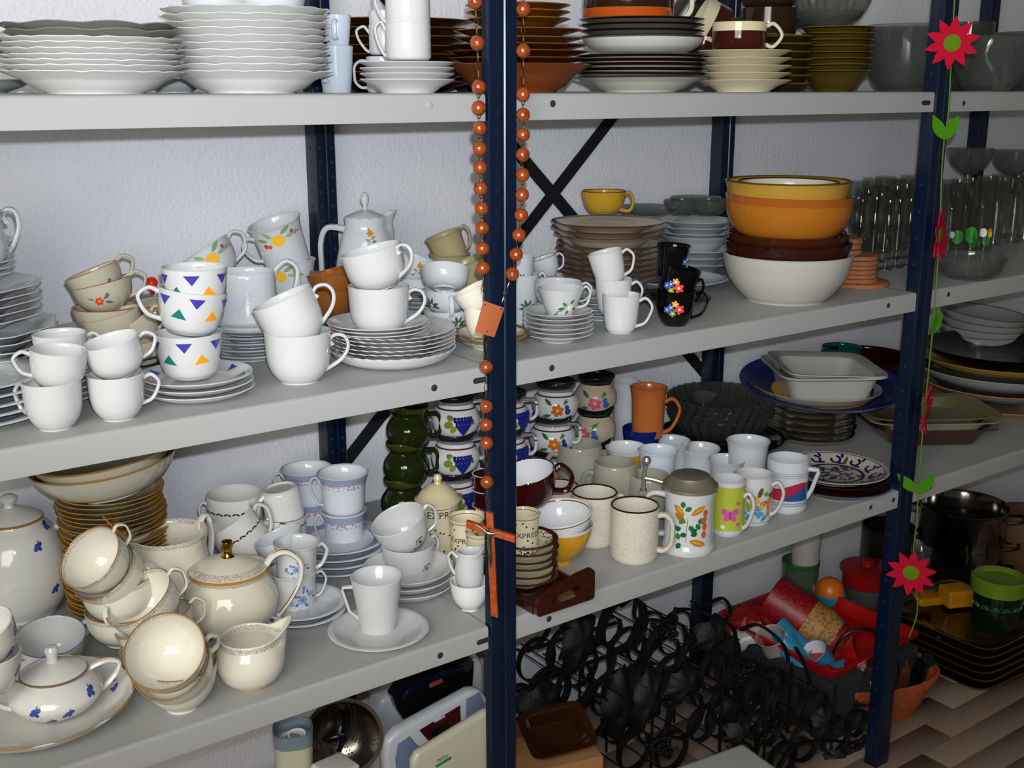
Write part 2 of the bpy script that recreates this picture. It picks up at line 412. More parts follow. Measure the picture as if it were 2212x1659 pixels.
# ============================================================ the room
wm = mat('white_wall_plaster', 'e0e0e4', .9, bump=.9, bscale=150, spec=.2)
B = Buf(); B.box((.6, WALLY+.05, -.3), (7, .1, 2.8)); tag(B.obj('wall_back', wm, smooth=False), kind='structure')
fm = bpy.data.materials.new('laminate_plank'); fm.use_nodes = True
_n = fm.node_tree.nodes; _l = fm.node_tree.links; _b = _n['Principled BSDF']; _b.inputs['Roughness'].default_value = .4
_tc = _n.new('ShaderNodeTexCoord'); _mp = _n.new('ShaderNodeMapping'); _mp.inputs['Scale'].default_value = (3, 45, 3); _no = _n.new('ShaderNodeTexNoise'); _no.inputs['Scale'].default_value = 3; _no.inputs['Detail'].default_value = 5
_oi = _n.new('ShaderNodeObjectInfo'); _cr = _n.new('ShaderNodeValToRGB'); _ad = _n.new('ShaderNodeMath'); _ad.operation = 'MULTIPLY_ADD'; _ad.inputs[1].default_value = .55
_l.new(_tc.outputs['Object'], _mp.inputs[0]); _l.new(_mp.outputs[0], _no.inputs[0]); _l.new(_no.outputs[0], _ad.inputs[0]); 
_m3 = _n.new('ShaderNodeMath'); _m3.operation = 'MULTIPLY'; _m3.inputs[1].default_value = .5; _l.new(_oi.outputs['Random'], _m3.inputs[0]); _l.new(_m3.outputs[0], _ad.inputs[2])
_cr.color_ramp.elements[0].position = .15; _cr.color_ramp.elements[0].color = (*s2l('7c6858'), 1); _cr.color_ramp.elements[1].position = .85; _cr.color_ramp.elements[1].color = (*s2l('9c8878'), 1)
_l.new(_ad.outputs[0], _cr.inputs[0]); _l.new(_cr.outputs[0], _b.inputs['Base Color'])
B = Buf(); B.box((.6, -.6, ZF-.03), (7, 2.4, .05)); fl_o = B.obj('floor', mat('subfloor', '6d5a4e', .7), smooth=False); tag(fl_o, kind='structure')
pw = .068; row = 0; y = WALLY-.002
pm = Buf().box((0, 0, 0), (.478, pw-.0012, .006)).mesh('plank', fm, False)
bevel_mesh(pm, .0006, 1)
while y > -.55:
    x = -1.24+((row*.37) % .48)-.48
    while x < 2.6:
        if True:
            p = link('plank', pm, fl_o); p.location = (x+.24, y-pw/2, ZF-.003)
        x += .48
    y -= pw; row += 1
# ============================================================ the steel shelving
steel = mat('cream_powder_coated_steel', '9fa09d', .42, spec=.35)
blue = mat('dark_blue_enamelled_steel', '06152b', .3, spec=.5, coat=.12)
dark = mat('hole_shadow', '20211f', .8)
rack = empty('shelving_rack', (0, 0, ZF), None, 'blue and white steel shelving rack along the white wall', 'shelving')
def child(B_, name, mats, parent=rack, smooth=True, ang=35, kind=None):
    o = B_.obj(name, mats, parent, smooth, ang); o.matrix_parent_inverse = parent.matrix_world.inverted(); 
    if kind: o['kind'] = kind
    return o
bpy.context.view_layer.update()
def board(x0, x1, z, holes, slots=(), light=()):
    r = .005; l = LIP
    c = [(0, -l)] + [(0, -r)] + [(r-r*cos(a), -r+r*sin(a)) for a in (RD(30), RD(60), RD(90))]
    D = DEP+.03
    c += [(D-r, 0)]+[(D-r+r*sin(a), -r+r*cos(a)) for a in (RD(30), RD(60), RD(90))]+[(D, -l)]
    i_ = [(D-.0015, -l), (D-.0015, -.002), (.0015, -.002), (.0015, -l)]
    fold = [(D-.012, -l), (D-.012, -l+.0015), (D-.0015, -l+.0015)]
    ring = c+i_
    n = len(ring); vs = [(x, y_, z+z_) for x in (x0, x1) for y_, z_ in ring]; fs = [(i, (i+1) % n, n+(i+1) % n, n+i) for i in range(n)]
    B = Buf().add(vs, fs)
    B.box(((x0+x1)/2, .008, z-l+.0008), (x1-x0, .013, .0015))
    for xx in (x0+.0008, x1-.0008): B.box((xx, D/2, z-l/2), (.0015, D-.004, l-.002))
    o = child(B, 'shelf_board', steel, ang=40)
    for px, py in holes:
        q = onY(px, py, 0); 
        h = Buf().lathe([(0, .0004), (.0042, .0004), (.0050, 0)], 16, M=Matrix.Rotation(RD(90), 3, 'X'), off=(q.x, -.0001, q.z)); hh = h.obj('bolt_hole', dark if (px, py) not in light else steel, o); 
    for px, py in slots:
        q = onY(px, py, 0); pts = [(q.x+s*.009+.0042*cos(a), -.0006, q.z+.0042*sin(a)) for s, a0 in ((1, -90), (-1, 90)) for a in [RD(a0+i*30) for i in range(7)]]
        Buf().add(pts, [tuple(range(14))]).obj('bolt_slot', dark, o, smooth=False)
    return o
for o_ in (): pass
board(-.998, -.003, Z1, [(928, 228)], [], [(928, 228)]); board(.001, .998, Z1, [(1194, 224)], [(2000, 222)]); board(1.002, 1.998, Z1, [(2082, 223)])
board(-.998, -.003, Z2, [(938, 838)], [(1038, 821)]); board(.001, .998, Z2, [(1192, 795), (1919, 660)]); board(1.002, 1.998, Z2, [(2049, 636)])
board(-.998, -.003, Z3, [(951, 1416)], [(1045, 1384)]); board(.001, .998, Z3, [(1186, 1337), (1881, 1096), (1930, 1080)]); board(1.002, 1.998, Z3, [(2011, 1052)])
for o_ in list(COL.objects):
    if o_.name.startswith(('bolt_hole', 'bolt_slot')): o_.matrix_parent_inverse = Matrix.Identity(4); 
def post(x, y, wf, fl, name='post', yb=None):
    B = Buf(); zt, zb = .75, ZF; h = zt-zb; zc = (zt+zb)/2
    # rolled L section with a shallow groove down its face
    c = [(0, fl), (0, .003), (.0008, .0008), (.003, 0), (wf*.42, 0), (wf*.46, .0015), (wf*.54, .0015), (wf*.58, 0), (wf-.002, 0), (wf, .002), (wf, .008), (wf-.0015, .008), (wf-.0018, .003), (.003, .003), (.0015, fl)]
    n = len(c); vs = [(x+a, y+b, z) for z in (zb, zt) for a, b in c]; fs = [(i, n+i, n+(i+1) % n, (i+1) % n) for i in range(n)]
    B.add(vs, fs); o = child(B, name, blue, ang=30)
    H_ = Buf(); z = zb+.03
    while z < zt:
        if fl > .02:
            H_.lathe([(0, 0), (.0032, 0)], 8, M=Matrix.Rotation(RD(-90), 3, 'Y'), off=(x-.0006, y+fl*.55, z))
        if yb:
            for a in (.22, .78): H_.lathe([(0, 0), (.0033, 0)], 8, M=Matrix.Rotation(RD(90), 3, 'X'), off=(x+wf*a, y-.0005, z))
        z += .05 if not yb else .025
    if H_.v:
        q = H_.obj('perforations', mat('perforation', '1a2433', .5), o, smooth=False); q['kind'] = 'stuff'
for X_, w_ in ((-1, .046), (0, .047), (1, .043), (2, .045)):
    post(X_, -.0042, w_, .03 if X_ != 0 else .016); post(X_+.012, DEP-.012, .040, .035, yb=1)
bk = mat('black_strap_steel', '14161a', .5)
for a, b in (((745, 1000), (1600, -105)), ((700, -165), (1560, 852))):
    p = onY(*a, DEP+.031); q = onY(*b, DEP+.031+(.002)); dd = (q-p).normalized(); n_ = Vector((0, 1, 0)).cross(dd)
    M = Matrix((dd, Vector((0, 1, 0)), n_)).transposed(); c_ = (p+q)/2
    child(Buf().box(c_, ((q-p).length, .002, .026), M), 'cross_brace', bk, smooth=False)
# ============================================================ glazes
WH = mat('white_porcelain', 'c3c3c2', .12); WHB = mat('white_glazed_plate', 'dcdcd9', .12); WG = mat('grey_white_porcelain', 'c2c5c8', .12); WB = mat('bluish_white_porcelain', 'c9d2dc', .14)
CW = mat('cream_porcelain', 'ded9c8', .12); BE = mat('beige_porcelain', 'b7b19c', .14); OL = mat('olive_beige_stoneware', '9f936c', .25)
BR = mat('amber_brown_stoneware', '6b3410', .16); OR = mat('orange_brown_stoneware', '7d3c14', .2)
def rimcol(nm, base, rim, H, w=.0016, rough=.15): return mat(nm, base, rough, bands=[(H-w, H+.01, rim)])
T1 = 'the top shelf'
# ------------------------------------------------------------ top shelf, left bay
P = pY(206, .155, Z1)
P_, R_, H_, s_ = stack('wavy-edged white soup plate', 'the stack at top shelf left end', 'wavy plates, left stack on top shelf', 7, 388, 48, 11.8, 'soup', WHB, P, 'soup_plate', total=9, mod=lambda R: scal(28, .014, R, .0016), key='wvA', t=.0032)
Q = P+Vector((.002, 0, (11.8*6+15)*hk(P)*.92))
stack('dark-rimmed grey-white plate', 'the stack at top shelf left end', 'dark-rimmed plates, left stack on top shelf', 2, 364, 50, 15, 'soup', mat('grey_glaze_plate', '8b8a80', .2), Q, 'plate', total=9, start=7, mod=lambda R: scal(9, .02, R, .003), key='wvB', t=.003)
P = pY(541, .16, Z1)
stack('lobed-edge white plate', 'the taller stack on the top shelf', 'lobed plates, second stack on top shelf', 10, 356, 46, 14.9, 'soup', WHB, P, 'soup_plate', mod=lambda R: scal(14, .016, R, .0017), key='wvC', t=.003)
tp = P+Vector((0, 0, (14.9*9+12)*hk(P)*.92))
for px, lab in ((470, 'left white bowl standing on the taller white plate stack'), (590, 'right white bowl standing on the taller white plate stack')):
    q = at(px, 16, P); R0 = 62*kk(P); me, o, i_, z_ = vessel_mesh('tea', R0*1.15, .06, .003, WG); setmw(tag(link('bowl', me), lab, 'bowl', 'bowls on the white plate stack'), Vector((q.x, q.y, tp.z-.003)))
for px, Y, w, lab in ((-60, .42, 290, 'white saucer behind the left end stack on the top shelf'), (380, .40, 150, 'small white dish seen between the two white plate stacks'), (15, .30, 0, '')):
    if w:
        P = pY(px, Y, Z1); stack(lab, '', None, 1, w, 30, 1, 'saucer', WG, P, 'saucer')
for px, yy, w, n in ((-42, 0, 100, 5),):
    P = pY(px, .2, Z1); stack('brown plate', 'the stack cut off by the left picture edge', 'brown plates at left picture edge', 5, 110, 30, 22, 'plate', mat('dark_green_glaze', '3d4a44', .2), P+Vector((0, 0, .03)), 'plate')
# bluish mugs between stacks
P, R, H, o = cup('bluish white straight mug, lower of two beside the white plate stack', 728, 0, 76, 96, 'tumbler', WB, on=Z1, Y=.27, hd=('D', -125, .8, .25, .5, .0035), name='mug', cat='mug', group='bluish mugs on the top shelf')
cup('bluish white straight mug, upper of two beside the white plate stack', 729, 67, 60, 64, 'tumbler', WB, ref=P, hd=('D', -100, .8, .25, .5, .0035), name='mug', cat='mug', group='bluish mugs on the top shelf')
# dark brown plates
P = pY(862, .40, Z1)
stack('dark brown plate with amber rim', 'the broad stack behind white cups', 'brown plates behind white cups', 8, 335, 24, 18.5, 'plate', rimcol('brown_plate_a', '3d1c0b', '94601c', 24*hk(P)), P, 'plate', t=.003)
P = pY(1118, .22, Z1)
p2_, *_ = stack('orange-brown bowl', 'at the foot of the brown stack behind the blue post', None, 1, 322, 60, 60, 'soup', OR, P, 'bowl', t=.004)
Q = P+Vector((0, 0, 52*hk(P)))
t_, *_ = stack('amber-edged brown plate', 'the stack behind the blue post', 'brown plates behind blue post', 4, 306, 22, 14.5, 'plate', rimcol('brown_plate_b', '4b230c', '9a651f', 22*hk(P)), Q-Vector((0, 0, .012)), 'plate')
t2, *_ = stack('amber dessert plate', 'the stack behind the blue post', 'amber dessert plates behind blue post', 2, 280, 22, 17, 'plate', rimcol('brown_plate_c', '5b3110', 'a87a2c', 22*hk(P)), t_+Vector((0, 0, .0)), 'plate')
stack('small amber brown bowl', 'the pile behind the blue post', 'small amber bowls behind blue post', 3, 228, 26, 15, 'soup', rimcol('brown_plate_d', '6a3a12', 'a8762b', 26*hk(P)), t2+Vector((0, 0, .002)), 'bowl', 'bowl')
# saucers and white cups
P = rest(880, 203, Z1, 105); P = pY(881, .075, Z1)
tp, R, H, s = stack('thick white saucer', 'the stack under the top shelf cups', 'saucers under white cups on top shelf', 4, 206, 29, 12.2, 'plate', WH, P, 'saucer', 'saucer', t=.0042)
c1 = P+Vector((0, 0, (3*12.2+8)*hk(P)))
kP = kk(P)
def oncup(label, ref, px, py, w, h, style, m, **k): return cup(label, px, py, w, h, style, m, ref=ref, **k)
oncup('straight white cup, lower of two on the white saucers', c1, 882, 91, 98, 76, 'cyl', WH, group='white cups on top shelf saucers', hd=('loop', 175, .88, .1, .5, .0026), hm=WH)
oncup('straight white cup, upper of two on the white saucers', c1, 881, 17, 97, 76, 'cyl', WH, group='white cups on top shelf saucers', hd=('loop', 178, .88, .1, .55, .0026), hm=WH)
Pb, *_ = cup('white cup low behind the white saucers, ring handle to the left', 830, 0, 74, 74, 'cyl', WG, on=Z1, Y=.24, hd=('D', 170, .88, .15, .8, .0028), group='white cups behind saucers')
oncup('white cup, middle of the pile behind the white saucers', Pb, 833, 87, 72, 62, 'cyl', WG, group='white cups behind saucers', hd=('loop', 176, .8, .1, .8, .0028))
oncup('white cup, top of the pile behind the white saucers', Pb, 832, 42, 70, 34, 'cyl', WG, group='white cups behind saucers')
# ------------------------------------------------------------ top shelf, right bay
P = pY(1385, .17, Z1); kz = hk(P)
stack('deep white plate with brown rim', 'at the foot of the dark-rimmed stack under the casserole', None, 1, 298, 34, 34, 'soup', mat('white_brown_rim', 'c3c3b4', .15, bands=[(34*kz-.003, 1, '3a2118')]), P, 'plate', t=.0035)
stack('white plate with dark brown rim', 'the lower casserole stack', 'brown-rimmed plates in casserole stack', 5, 284, 24, 9.5, 'flatp', mat('white_brown_rim2', 'b9b9ab', .12, bands=[(24*kz-.0042, 1, '27120c')]), P+Vector((-.003, 0, 17*kz)), 'plate')
stack('deep white bowl', 'in the middle of the dark-rimmed casserole stack', None, 1, 262, 34, 34, 'deep', mat('white_bowl_g', 'bdbfb6', .15), P+Vector((0, 0, 78*kz)), 'bowl', 'bowl')
stack('grey plate with black-brown rim', 'the top of the casserole stack', 'dark plates under the casserole', 4, 270, 26, 12.5, 'plate', mat('grey_dark_rim', '6d685f', .12, bands=[(26*kz-.003, 1, '21150f')]), P+Vector((-.004, 0, 89*kz)), 'plate', t=.0035)
q = P+Vector((0, 0, 150*kz))
_, R, H, o = cup('brown and orange casserole with cream side handle, cut by the picture top', 1358, -10, 196, 110, 'cyl', mat('casserole', '2c1a0f', .1, bands=[(0, 26*kz, 'b04d17'), (-1, .001, 'c8bfa4')]), ref=P, name='casserole', cat='casserole', t=.004, hd=('D', 0, .75, .05, .42, .006), hm=mat('cream_handle', 'cfc9b4', .15))
P = pY(1604, .10, Z1); kz = hk(P)
tp, *_ = stack('cream soup saucer', 'the stack under the brown and cream cup', 'cream saucers on the top shelf', 5, 203, 25, 15.7, 'plate', mat('cream_soup_saucer', 'cfc5a5', .14), P, 'saucer', 'saucer', t=.0035)
BCM = lambda h: mat('brown_cream_cup', '3a130d', .07, bands=[(h*.68, 1, 'cbc19d')])
h_ = 56*kz
cup('low brown cup with a broad cream rim, on the cream saucers', 1597, 79, 116, 56, 'cyl', BCM(h_), ref=P, hd=('ring', 2, .95, .12, .6, .0042), hm=mat('cream_handle', 'cfc9b4', .15), t=.003)
Pc = pY(1500, .3, Z1)
cup('brown and cream cup tipped over behind the casserole stack', 1530, 62, 116, 60, 'cyl', BCM(h_), ref=Pc, roll=-62, pitch=10, group='tipped brown cups')
cup('brown and cream cup lying low beside the casserole stack', 1520, 92, 110, 60, 'cyl', BCM(h_), ref=Pc, roll=22, pitch=0, group='tipped brown cups', hd=('ring', 180, .9, .2, .6, .004), hm=mat('cream_handle', 'cfc9b4', .15))
cup('dark brown cup tilted against the wall strap behind the casserole', 1478, 30, 60, 60, 'cyl', mat('dk_br_cup', '2c2a26', .3), ref=pY(1478, .42, Z1), roll=35)
P = pY(1690, .25, Z1); kz = hk(P)
GRN = lambda h: mat('olive_plate', '2e2409', .15, bands=[(h-.0022, 1, '6f6526')])
tp, *_ = stack('small olive green saucer', 'the stack behind the cream saucers', 'olive saucers on the top shelf', 7, 122, 18, 16.5, 'flatp', GRN(18*kz), P, 'saucer', 'saucer', t=.003)
_, R, H, o = cup('dark brown canister with ribbed sides on the olive saucers', 1660, 48, 118, 56, 'cyl', mat('dk_canister', '2a1a0e', .12, bands=[(.001, .003, '7b6d3c')]), ref=P, name='canister', cat='canister')
cup('dark brown lid-shaped bowl with cream lines on the canister', 1660, 8, 122, 34, 'deep', mat('dk_lid', '241911', .12, bands=[(34*kz-.0035, 1, '8f8350'), (.004, .0055, '8f8350')]), ref=P, name='bowl', cat='bowl')
P = pY(1620, .40, Z1)
stack('dark brown platter', 'lying behind the canister on the top shelf', None, 1, 300, 20, 10, 'flatp', mat('dkp', '251a10', .15, bands=[(.012, 1, '665c38')]), P+Vector((0, 0, .12)), 'platter')
P = pY(1802, .21, Z1); kz = hk(P)
stack('olive green plate with dark top', 'the stack under glass bowls', 'olive plates on the top shelf', 8, 154, 44, 13, 'soup', mat('olive_plate2', '4a3a0e', .15, bands=[(44*kz-.0036, 44*kz-.0012, '171407'), (44*kz-.0012, 1, '7a7136')]), P, 'plate', t=.003)
GL = glass('clear_glass', 'f3f4f2'); GL2 = glass('cloudy_glass', 'd6d9d5', .06, .05); GLD = glass('smoky_glass', 'b4b6b1', .05, .07)
def rib(n, a): return lambda r, z, th: (r*(1+a*cos(n*th)), z)
cup('shallow cut-glass dish on top of the olive plates', 1788, 44, 150, 34, 'coupe', GL2, ref=P, name='glass_dish', cat='bowl', t=.004, mod=rib(24, .02), key='rb24', seg=72)
cup('ribbed flaring glass bowl above the olive plates', 1797, 5, 176, 78, 'deep', GL2, ref=P, name='glass_bowl', cat='bowl', t=.004, mod=rib(26, .035), key='rb26', seg=104)
P = pY(1955, .26, Z1)
for i, (w, h, dz, dx) in enumerate(((196, 118, 0, 0), (196, 118, 8, 0), (190, 112, 18, .004), (178, 106, 30, 0))):
    q = P+Vector((dx, 0, dz*hk(P))); R0 = w/2*kk(P); me, o_, i_, z_ = vessel_mesh('deep', R0, h*hk(P), .0035, GL2, 48)
    setmw(tag(link('glass_bowl', me), 'large glass bowl, %s of four nested left of the flower' % ORD[3-i], 'bowl', 'nested large glass bowls'), q)
# bay 3 top shelf
P = pY(2130, .20, Z1)
cup('thick glass bowl with round dimples beside the felt flower', 2132, 0, 160, 112, 'deep', GL2, on=Z1, Y=.16, name='glass_bowl', cat='bowl', t=.006, mod=lambda r, z, th: (r*(1+.03*cos(9*th)*sin(z*60)), z), key='dmp', seg=72)
cup('wide smoky glass bowl at the right end of the top shelf', 2225, 0, 170, 120, 'deep', GLD, on=Z1, Y=.2, name='glass_bowl', cat='bowl', t=.004)
cup('straight-sided glass jar behind the felt flower', 2082, 0, 100, 140, 'cyl', GLD, on=Z1, Y=.42, name='glass_jar', cat='jar', t=.003)
# ============================================================ second shelf, left bay
T2 = 'second shelf'
OCT = lambda R: poly8(10, R)
def pst(desc, where, group, n, px, Y, w, H, sp, m, style='flatp', dz=0, **k):
    P = pY(px, Y, Z2)+Vector((0, 0, 0)); P = P+Vector((0, 0, dz*hk(P)))
    return (P,)+stack(desc, where, group, n, w, H, sp, style, m, P, **k)
r_ = pst('large white ten-sided plate', 'the tall stack cut by the left edge', 'large ten-sided plates at left edge', 7, -75, .30, 412, 44, 16.5, WG, 'soup', mod=OCT, key='o10', jm=2, seg=60)
P0 = r_[0]
zz = lambda a: P0+Vector((0, 0, a*hk(P0)))
stack('medium white ten-sided plate', 'the tall stack cut by the left edge', 'medium ten-sided plates at left edge', 5, 372, 30, 16.5, 'plate', WG, zz(44+6*16.5-10)+Vector((-.002, 0, 0)), 'plate', mod=OCT, key='o10', jm=2, seg=60)
stack('small white ten-sided saucer', 'the tall stack cut by the left edge', 'small ten-sided saucers at left edge', 6, 270, 30, 14, 'plate', WG, zz(44+11*16.5-8), 'saucer', 'saucer', mod=OCT, key='o10', jm=2, seg=60)
cup('white jug with a heart-shaped handle, cut by the left edge', -75, 515, 170, 110, 'bell', WG, ref=P0+Vector((0, -.02, 0)), name='jug', cat='jug', hd=('curl', 0, .95, .12, .36, .004))
pst('flat white plate', 'the low stack at the left edge', 'flat white plates at left edge', 5, -60, .14, 330, 22, 20, WG, 'plate')
P, *_ = cup('white cup cut off by the left picture edge, handle to the right', -62, 880, 118, 105, 'round', WH, on=Z2, hd=('ear', 0, .85, .2, .45, .0032))
r_ = pst('plain white saucer', 'the stack behind the plain white cups at left', 'saucers behind the plain white cups', 6, 120, .16, 186, 20, 12.5, WH, 'saucer', cat='saucer', name='saucer')
r_ = pst('plain white saucer', 'the stack between the two piles of plain cups', 'saucers between the plain cup piles', 4, 232, .17, 150, 18, 15, WH, 'saucer', cat='saucer', name='saucer')
# plain white cups
EH = lambda a, o=.55: ('ear', a, .86, .28, o, .0030)
P, *_ = cup('plain white cup, lower front of the leftmost whole pile', 122, 932, 122, 100, 'round', WH, on=Z2, hd=EH(155, .4), group='plain white cups at left')
cup('plain white cup tilted right, upper front of the leftmost whole pile', 126, 795, 118, 80, 'round', WH, ref=P, roll=6, pitch=3, hd=EH(180, .58), group='plain white cups at left')
Pb = pY(130, .13, Z2)
cup('plain white cup standing behind the leftmost pile, handle right', 132, 757, 112, 74, 'round', WH, ref=Pb, hd=EH(5), group='plain white cups at left')
P, *_ = cup('plain white cup, lower of the pair left of the triangle cups', 258, 911, 118, 94, 'round', WH, on=Z2, hd=EH(2), group='plain white cups at left')
cup('plain white cup tilted left, upper of the pair left of the triangle cups', 250, 772, 122, 78, 'round', WH, ref=P, roll=-13, pitch=4, hd=EH(5), group='plain white cups at left')
# beige flowered cups
RR = lambda h: mat('beige_red_rim', 'aaa590', .1, bands=[(h-.0012, 1, '9c3a2c')])
RH = mat('beige_handle', 'aaa590', .12)
Pf = pY(240, .33, Z2); kf = hk(Pf)
def dflo(u, v, s, th=-90):
    def d(root, ro, inn, R, H):
        sh = flower(u, v, s, 'c4452f', 'e0a43a', 6)+[(leaf(u+s, v+s*.3, s*.9, s*.35, 25), '55606a'), (leaf(u+s*1.2, v-s*.4, s*.9, s*.35, -20), '55606a'), (leaf(u-s, v+s*.4, s*.8, s*.3, 150), '6f7a5c'), (leaf(u+s*1.6, v+s*.9, s*.5, s*.2, 40), '4c4b38')]
        paint(root, 'painted_flowers', wallmap(ro, th, H*.5), sh)
    return d
cup('beige cup with red-lined rim, widest under the beige pile', 232, 692, 142, 62, 'tea', RR(62*kf), ref=Pf, group='beige red-rimmed cups', hd=('ear', -60, .8, .3, .4, .003), hm=RH)
cup('beige cup with red flower, second in the tilted beige pile', 228, 642, 128, 66, 'tea', RR(66*kf), ref=Pf, roll=-12, pitch=-4, hd=('ear', -10, 1.0, .35, .5, .003), hm=RH, deco=dflo(-.008, .0, .006), group='beige red-rimmed cups')
cup('beige flowered cup, topmost of the tilted beige pile', 212, 614, 120, 64, 'tea', RR(64*kf), ref=Pf, roll=-20, pitch=-4, hd=('ear', -5, 1.0, .35, .5, .003), hm=RH, deco=dflo(.008, -.003, .005), group='beige red-rimmed cups')
cup('beige cup leaning with its handle to the viewer, behind the plain cups', 252, 712, 128, 70, 'tea', RR(70*kf), ref=Pf-Vector((0, .05, 0)), roll=-14, pitch=-2, hd=('ring', -140, .6, .2, .45, .004), hm=RH, group='beige red-rimmed cups')
cup('beige cup wedged beside the triangle cups', 302, 720, 104, 66, 'tea', RR(66*kf), ref=Pf-Vector((0, .05, 0)), roll=-32, pitch=-2, hd=('ear', -10, .9, .3, .5, .003), hm=RH, group='beige red-rimmed cups')
cup('beige cup lowest beside the triangle cups', 310, 768, 96, 66, 'tea', RR(66*kf), ref=Pf-Vector((0, .08, 0)), roll=-8, hd=('ear', 0, .9, .3, .4, .003), hm=RH, group='beige red-rimmed cups')
root = empty('sugar_bowl', pY(340, .36, Z2), None, 'beige sugar bowl with a round red knob behind the triangle cups', 'sugar bowl'); P = root.location.copy(); k_ = kk(P)
link('bowl', vessel_mesh('barrel', 46*k_, 100*k_, .003, mat('beige_red_line', 'aaa590', .12, bands=[(82*k_, 84*k_, '9c3a2c')]))[0], root)
z0 = 100*k_
Buf().lathe([(0, z0+20*k_), (12*k_, z0+19*k_), (34*k_, z0+8*k_), (48*k_, z0), (46*k_, z0-3*k_), (0, z0-3*k_)], 32).obj('lid', RH, root)
kn = root.location; zk = (at(339, 610, P)-P).z
Buf().lathe([(0, 13*k_), (7*k_, 11*k_), (12*k_, 4*k_), (13*k_, -1*k_), (10*k_, -8*k_), (5*k_, -12*k_), (4*k_, -26*k_)], 24, off=(0, 0, zk)).obj('knob', mat('red_glaze', 'c81f10', .1), root)
r_ = pst('beige flowered plate', 'lying under the beige cups', None, 1, 210, .40, 260, 22, 10, mat('beige_plate', 'b0ab96', .14), 'plate', dz=28)
r_ = pst('dark-edged beige saucer', 'the low stack under the beige cups', 'dark-edged saucers under beige cups', 3, 260, .26, 210, 18, 14, mat('beige_plate_dk', 'a5a08c', .14, bands=[(18*kf-.0012, 1, '2b211c')]), 'saucer', cat='saucer', name='saucer')
# triangle service
TC = {'b': '3d3896', 'o': 'ee961f', 'g': '167060', 'p': '8a78ba'}
def dtri(off):
    def d(root, ro, inn, R, H):
        sh = []; n = 6; st_ = 360/n
        for i in range(n):
            sh.append((tri(0, 0, .0098, -1), TC['b'], wallmap(ro, -90+(i+off)*st_, H*.86-.003, .0006))); sh.append((tri(0, 0, .0098, 1, 6*(-1)**i), TC['og'[i % 2]], wallmap(ro, -90+(i+off+.5)*st_, H*.50, .0006)))
        paint(root, 'painted_triangles', wallmap(ro, -90, 0, .0006), sh, sub=3)
    return d
def dtrip(root, ro, inn, R, H):
    m = topmap(inn, .003, R*.8, 0); sh = {}
    for i in range(9):
        f = topmap(inn, .004, R*.80, i*40-88+(i % 2)*3, .0009); paint(root, 'painted_triangle', f, [(tri(0, 0, .0085, 1, 20*i), TC['bog'[i % 3]])], sub=2)
P = rest(430, 870, Z2, 120); stack('white triangle-painted plate', 'the pair below the topmost triangle plate', 'triangle plates', 2, 240, 22, 14.5, 'coupe', WH, P, t=.003)
stack('white plate with painted coloured triangles', 'on top, under the triangle cups', None, 1, 240, 22, 14.5, 'coupe', WH, P+Vector((0, 0, 29*hk(P))), deco=dtrip)
Pt = P
cup('white triangle-patterned cup, lowest of three', 410, 765, 144, 94, 'espresso', WH, ref=P-Vector((0, .0, 0)), deco=dtri(-.15), group='triangle cups', hd=('ear', 100, .85, .3, .5, .0032))
cup('white triangle-patterned cup tilted right with handle left, middle of three', 413, 671, 146, 92, 'espresso', WH, ref=P, roll=9, deco=dtri(.12), hd=('ear', 183, .88, .25, .58, .0036), group='triangle cups')
cup('white triangle-patterned cup, topmost of three', 422, 622, 140, 90, 'espresso', WH, ref=P, roll=1, deco=dtri(-.1), group='triangle cups', hd=('ear', 80, .85, .3, .5, .0032))
# fruit-garland cups
def dfruit(th=-90, fl=1):
    def d(root, ro, inn, R, H):
        a = R*.26
        sh = [(leaf(-a*1.5, a*.2, a*.9, a*.3, 170), '7f9a72'), (leaf(-a*.8, a*.5, a*.8, a*.3, 140), '8fa57c'), (ell(-a*2, -a*.5, a*.36), 'c8453e'), (ell(-a*1.4, -a*.65, a*.33), 'd0564a'), (leaf(a*.5, a*.8, a*.9, a*.33, 30), '7f9a72'), (leaf(a*1.0, a*.2, a*.8, a*.3, 5), '8fa57c'),
              (ell(0, 0, a*.95, a*.85), 'e7b12e'), (ell(a*2.2, a*.7, a*.3), '9c4f76'), (ell(a*2.7, a*.3, a*.25), 'c06f72'), (leaf(a*2.6, a*.6, a*.6, a*.22, -20), '8fa57c')]
        paint(root, 'painted_fruit', wallmap(ro, th, H*.70), sh)
    return d
Pm = pY(622, .42, Z2)
cup('white fruit-painted mug, lower of two against the blue rear post', 632, 612, 104, 104, 'mug', WG, ref=Pm, hd=('ear', -80, .75, .2, .45, .0035), deco=dfruit(-120), name='mug', cat='mug', group='fruit mugs')
cup('white fruit-painted mug tilted left, upper of two by the blue rear post', 607, 524, 118, 96, 'mug', WG, ref=Pm, roll=-16, pitch=8, hd=('ear', 185, .75, .22, .5, .0036), deco=dfruit(-92), name='mug', cat='mug', group='fruit mugs')
Pm = pY(470, .43, Z2)
cup('white fruit-painted cup tilted left behind the triangle cups', 462, 575, 124, 82, 'tea', WG, ref=Pm, roll=-32, pitch=-4, hd=('ear', 0, .9, .3, .5, .0036), deco=dfruit(-80), name='cup')
